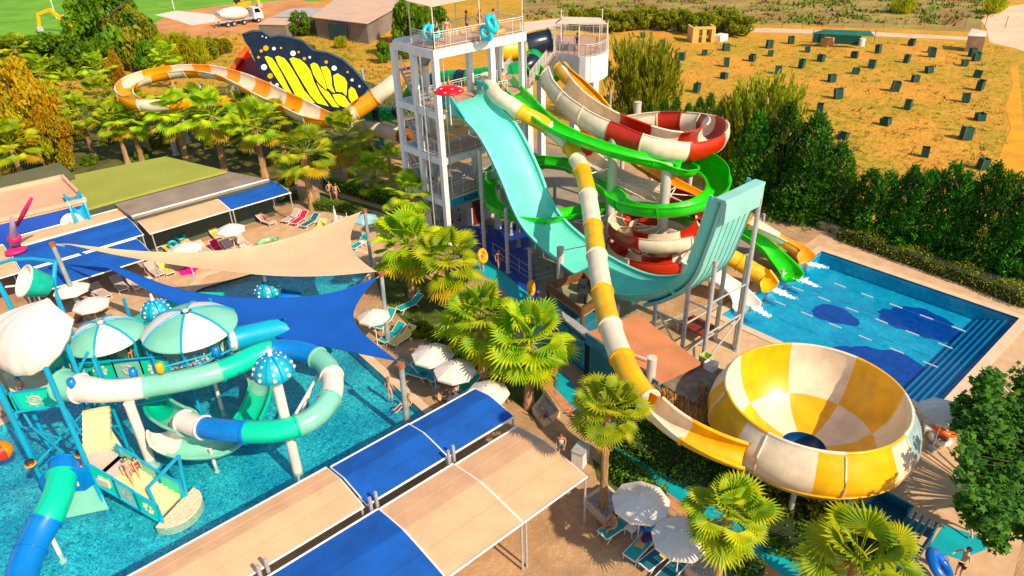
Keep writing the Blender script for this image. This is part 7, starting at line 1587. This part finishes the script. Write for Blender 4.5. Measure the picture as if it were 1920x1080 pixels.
for q in(a,b): mb=MB(); mb.bar(q+V((0,0,1.2)),q+back+V((0,0,1.2)),.3,2.4); mb.build('wall',BRK,g)
mb=MB(); p=at(1350,76); mb.box(p+V((0,0,.5)),(2.2,1.5,1.0)); tag(mb.build('white_container',W_),'small white container right of the orange brick hut','container')
# vehicles
def wheel(g,c,ax,r=.5,w=.35):
    mb=MB(); mb.cyl(c-ax*w/2,c+ax*w/2,r,n=18); wl=mb.build('wheel',DARK,g,smooth=True,angle=40); mb=MB(); mb.cyl(c-ax*(w/2+.02),c+ax*(w/2+.02),r*.5,n=12); mb.build('rim',STEEL,wl)
a,b=at(412,52),at(490,40); X=(b-a).normalized(); Y=V((-X.y,X.x,0)); L=9.4; 
tk=thing('concrete_mixer_truck',a,'white concrete mixer truck parked at the edge of the bare earth','truck'); A=lambda x,y,z:a+X*x+Y*y+V((0,0,z))
mb=MB(); mb.bar(A(0,0,1.0),A(9.0,0,1.0),.9,.35); mb.build('chassis',STEEL,tk)
mb=MB(); P_=[A(.5,0,2.55),A(1.2,0,2.45),A(3.2,0,2.3),A(5.4,0,2.2),A(6.3,0,2.15)]; mb.tube(P_,[.5,.95,1.3,1.15,.6],n=20); mb.build('mixer_drum',KWHT,tk,smooth=True,angle=50)
mb=MB(); rotc=[(7.2,1.2,1.0),(7.2,1.2,3.1),(8.4,1.2,3.1),(9.1,1.2,2.1),(9.2,1.2,.8)]; P_=[A(x,y*s,z) for s in(1,-1) for x,y,z in [(7.2,1.15,.8),(7.2,1.15,3.0),(8.5,1.15,3.0),(9.15,1.15,2.0),(9.2,1.15,.8)]]; mb.add(P_,[(0,1,2,3,4),(9,8,7,6,5),(0,5,6,1),(1,6,7,2),(2,7,8,3),(3,8,9,4),(4,9,5,0)]); cab=mb.build('cab',W_,tk)
mb=MB(); P_=[A(8.56,1.0,2.95),A(8.56,-1.0,2.95),A(9.13,-1.0,2.1),A(9.13,1.0,2.1)]; mb.add([p+X*.03+V((0,0,.01)) for p in P_],[(0,1,2,3),(3,2,1,0)]); mb.build('windscreen',BLACK,cab)
mb=MB(); P_=[A(7.5,-1.17,2.8),A(8.4,-1.17,2.8),A(8.8,-1.17,2.0),A(7.5,-1.17,2.0)]; mb.add(P_,[(0,1,2,3),(3,2,1,0)]); mb.build('side_window',BLACK,cab)
mb=MB(); mb.cyl(A(-.1,0,3.1),A(.8,0,2.3),.55,.25,n=12); mb.build('hopper',STEEL,tk); mb=MB(); mb.cyl(A(-.1,0,1.9),A(-.9,-.5,.9),.22,n=8); mb.build('chute',STEEL,tk)
for x in(1.4,2.7,4.9,8.0):
    for y in(-1.05,1.05): wheel(tk,A(x,y,.5),Y)
def excav(px,py,label,mast,name):
    p=at(px,py); g=thing(name,p,label,'digger'); YL=M('digger_yellow',(.80,.42,.01),.45,.1,1)
    for s in(-1,1): mb=MB(); mb.bar(p+_r*-1.6+_fh*s*1.0+V((0,0,.45)),p+_r*1.6+_fh*s*1.0+V((0,0,.45)),.6,.9); mb.build('track',DARK,g)
    mb=MB(); mb.bar(p+_r*-1.3+V((0,0,1.5)),p+_r*1.9+V((0,0,1.5)),2.3,1.2); mb.build('engine_body',YL,g); mb=MB(); mb.box(p-_r*.6-_fh*.6+V((0,0,2.6)),(1.2,1.2,1.4)); cb=mb.build('cab',BLACK,g); mb=MB(); mb.box(p-_r*.6-_fh*.6+V((0,0,3.33)),(1.3,1.3,.08)); mb.build('cab_roof',YL,cb)
    q=[p-_r*1.2+V((0,0,1.8))]+[p+_r*x+V((0,0,z)) for x,z in mast]; 
    for a_,b_ in zip(q,q[1:]): mb=MB(); mb.bar(a_,b_,.45,.6); mb.build('boom',YL,g)
    mb=MB(); e=q[-1]; mb.box(e-V((0,0,.4)),(1.1,1.1,.8)); mb.build('bucket',STEEL,g)
excav(140,60,'yellow excavator half hidden behind the dark trees beside the lawn',[(-3.5,4.4),(-6.2,3.6),(-6.8,1.2)],'excavator'); excav(455,22,'yellow loader standing behind the concrete mixer truck',[(2.2,3.6),(3.4,4.4),(4.0,1.6)],'loader')
# lamp posts on the lawn
for i,(x,y0,y1) in enumerate(((106,35,-25),(327,18,-30))):
    b=at(x,y0); g=thing('lawn_mast',b,'thin white mast on the green lawn, %s one'%('left' if i==0 else 'right'),'mast','masts on the lawn'); bars(g,W_,[(b,b+V((0,0,10)),.10)],'shaft'); mb=MB(); mb.box(b+V((0,0,10.1)),(1.0,.3,.2)); mb.build('lamp_head',W_,g)
# fence posts at the far plots
for i in range(14):
    x=1390+i*38; b=at(x,52-.0*i+ (i%2)); g=thing('fence_post',b,'thin pale stake %d from the left beside the far dirt road'%(i+1),'stake','stakes along the far dirt road'); bars(g,STK,[(b,b+V((0,0,1.9)),.06)],'shaft'); mb=MB(); mb.box(b+V((0,0,1.93)),(.16,.16,.06)); mb.build('cap',STK,g)
# scattered weeds and stones on the field (uncountable)
rnd=random.Random(77); mb=MB()
def field_pt():
    while True:
        x=rnd.uniform(1150,1890); y=rnd.uniform(78,390)**1.0
        if y>120+ (1890-x)*.0+ 230: continue
        if x<1560 and y>330-(1560-x)*.5 : continue
        return x,y
for k in range(1700):
    x,y=field_pt(); b=at(x,y); s=rnd.uniform(.08,.22)*(1 if rnd.random()<.9 else 2); m_=0 if rnd.random()<.55 else 1
    for j in range(7):
        a=rnd.uniform(0,6.28); t=V((math.cos(a),math.sin(a),rnd.uniform(.5,1.4)))*s; w=V((-math.sin(a),math.cos(a),0))*s*.22; o_=b+V((rnd.gauss(0,s),rnd.gauss(0,s),0)); mb.add([o_-w,o_+w,o_+t],[(0,1,2)],m_)
o=mb.build('field_weeds',[M('weed_green',(.10,.14,.015),.9,.3,1),M('weed_straw',(.36,.24,.06),.9,.3,1)]); tag(o,'scattered green and straw coloured weeds over the dry field','weeds',kind='stuff')
mb=MB()
for k in range(1000):
    x=rnd.uniform(980,1860); y=rnd.uniform(-5,46)
    if math.sin(x*.021+y*.2)+math.sin(x*.05-y*.13)<.1 and rnd.random()<.8: continue
    b=at(x,y); s=rnd.uniform(.3,1.0)
    for j in range(9):
        a=rnd.uniform(0,6.28); t=V((math.cos(a)*.7,math.sin(a)*.7,rnd.uniform(.4,1.0)))*s; w=V((-math.sin(a),math.cos(a),0))*s*.3; o_=b+V((rnd.gauss(0,s),rnd.gauss(0,s),0)); mb.add([o_-w,o_+w,o_+t],[(0,1,2)],0 if k%3 else 1)
o=mb.build('scrub_band',[M('scrub_green',(.09,.16,.015),.9,.3,.2),M('scrub_brown',(.24,.14,.06),.9,.3,.2)]); tag(o,'patchy green and brown scrub beyond the far dirt road','scrub',kind='stuff')
mb=MB()
for k in range(1500):
    x=rnd.uniform(380,800); y=rnd.uniform(60,200); b=at(x,y); s=rnd.uniform(.12,.4)
    for j in range(8):
        a=rnd.uniform(0,6.28); t=V((math.cos(a)*.7,math.sin(a)*.7,rnd.uniform(.4,1.2)))*s; w=V((-math.sin(a),math.cos(a),0))*s*.25; o_=b+V((rnd.gauss(0,s),rnd.gauss(0,s),0)); mb.add([o_-w,o_+w,o_+t],[(0,1,2)],0 if k%2 else 1)
o=mb.build('meadow_weeds',[MATS['weed_green'],MATS['weed_straw']]); tag(o,'rough weeds on the ground between the wing wall and the warehouse','weeds',kind='stuff')
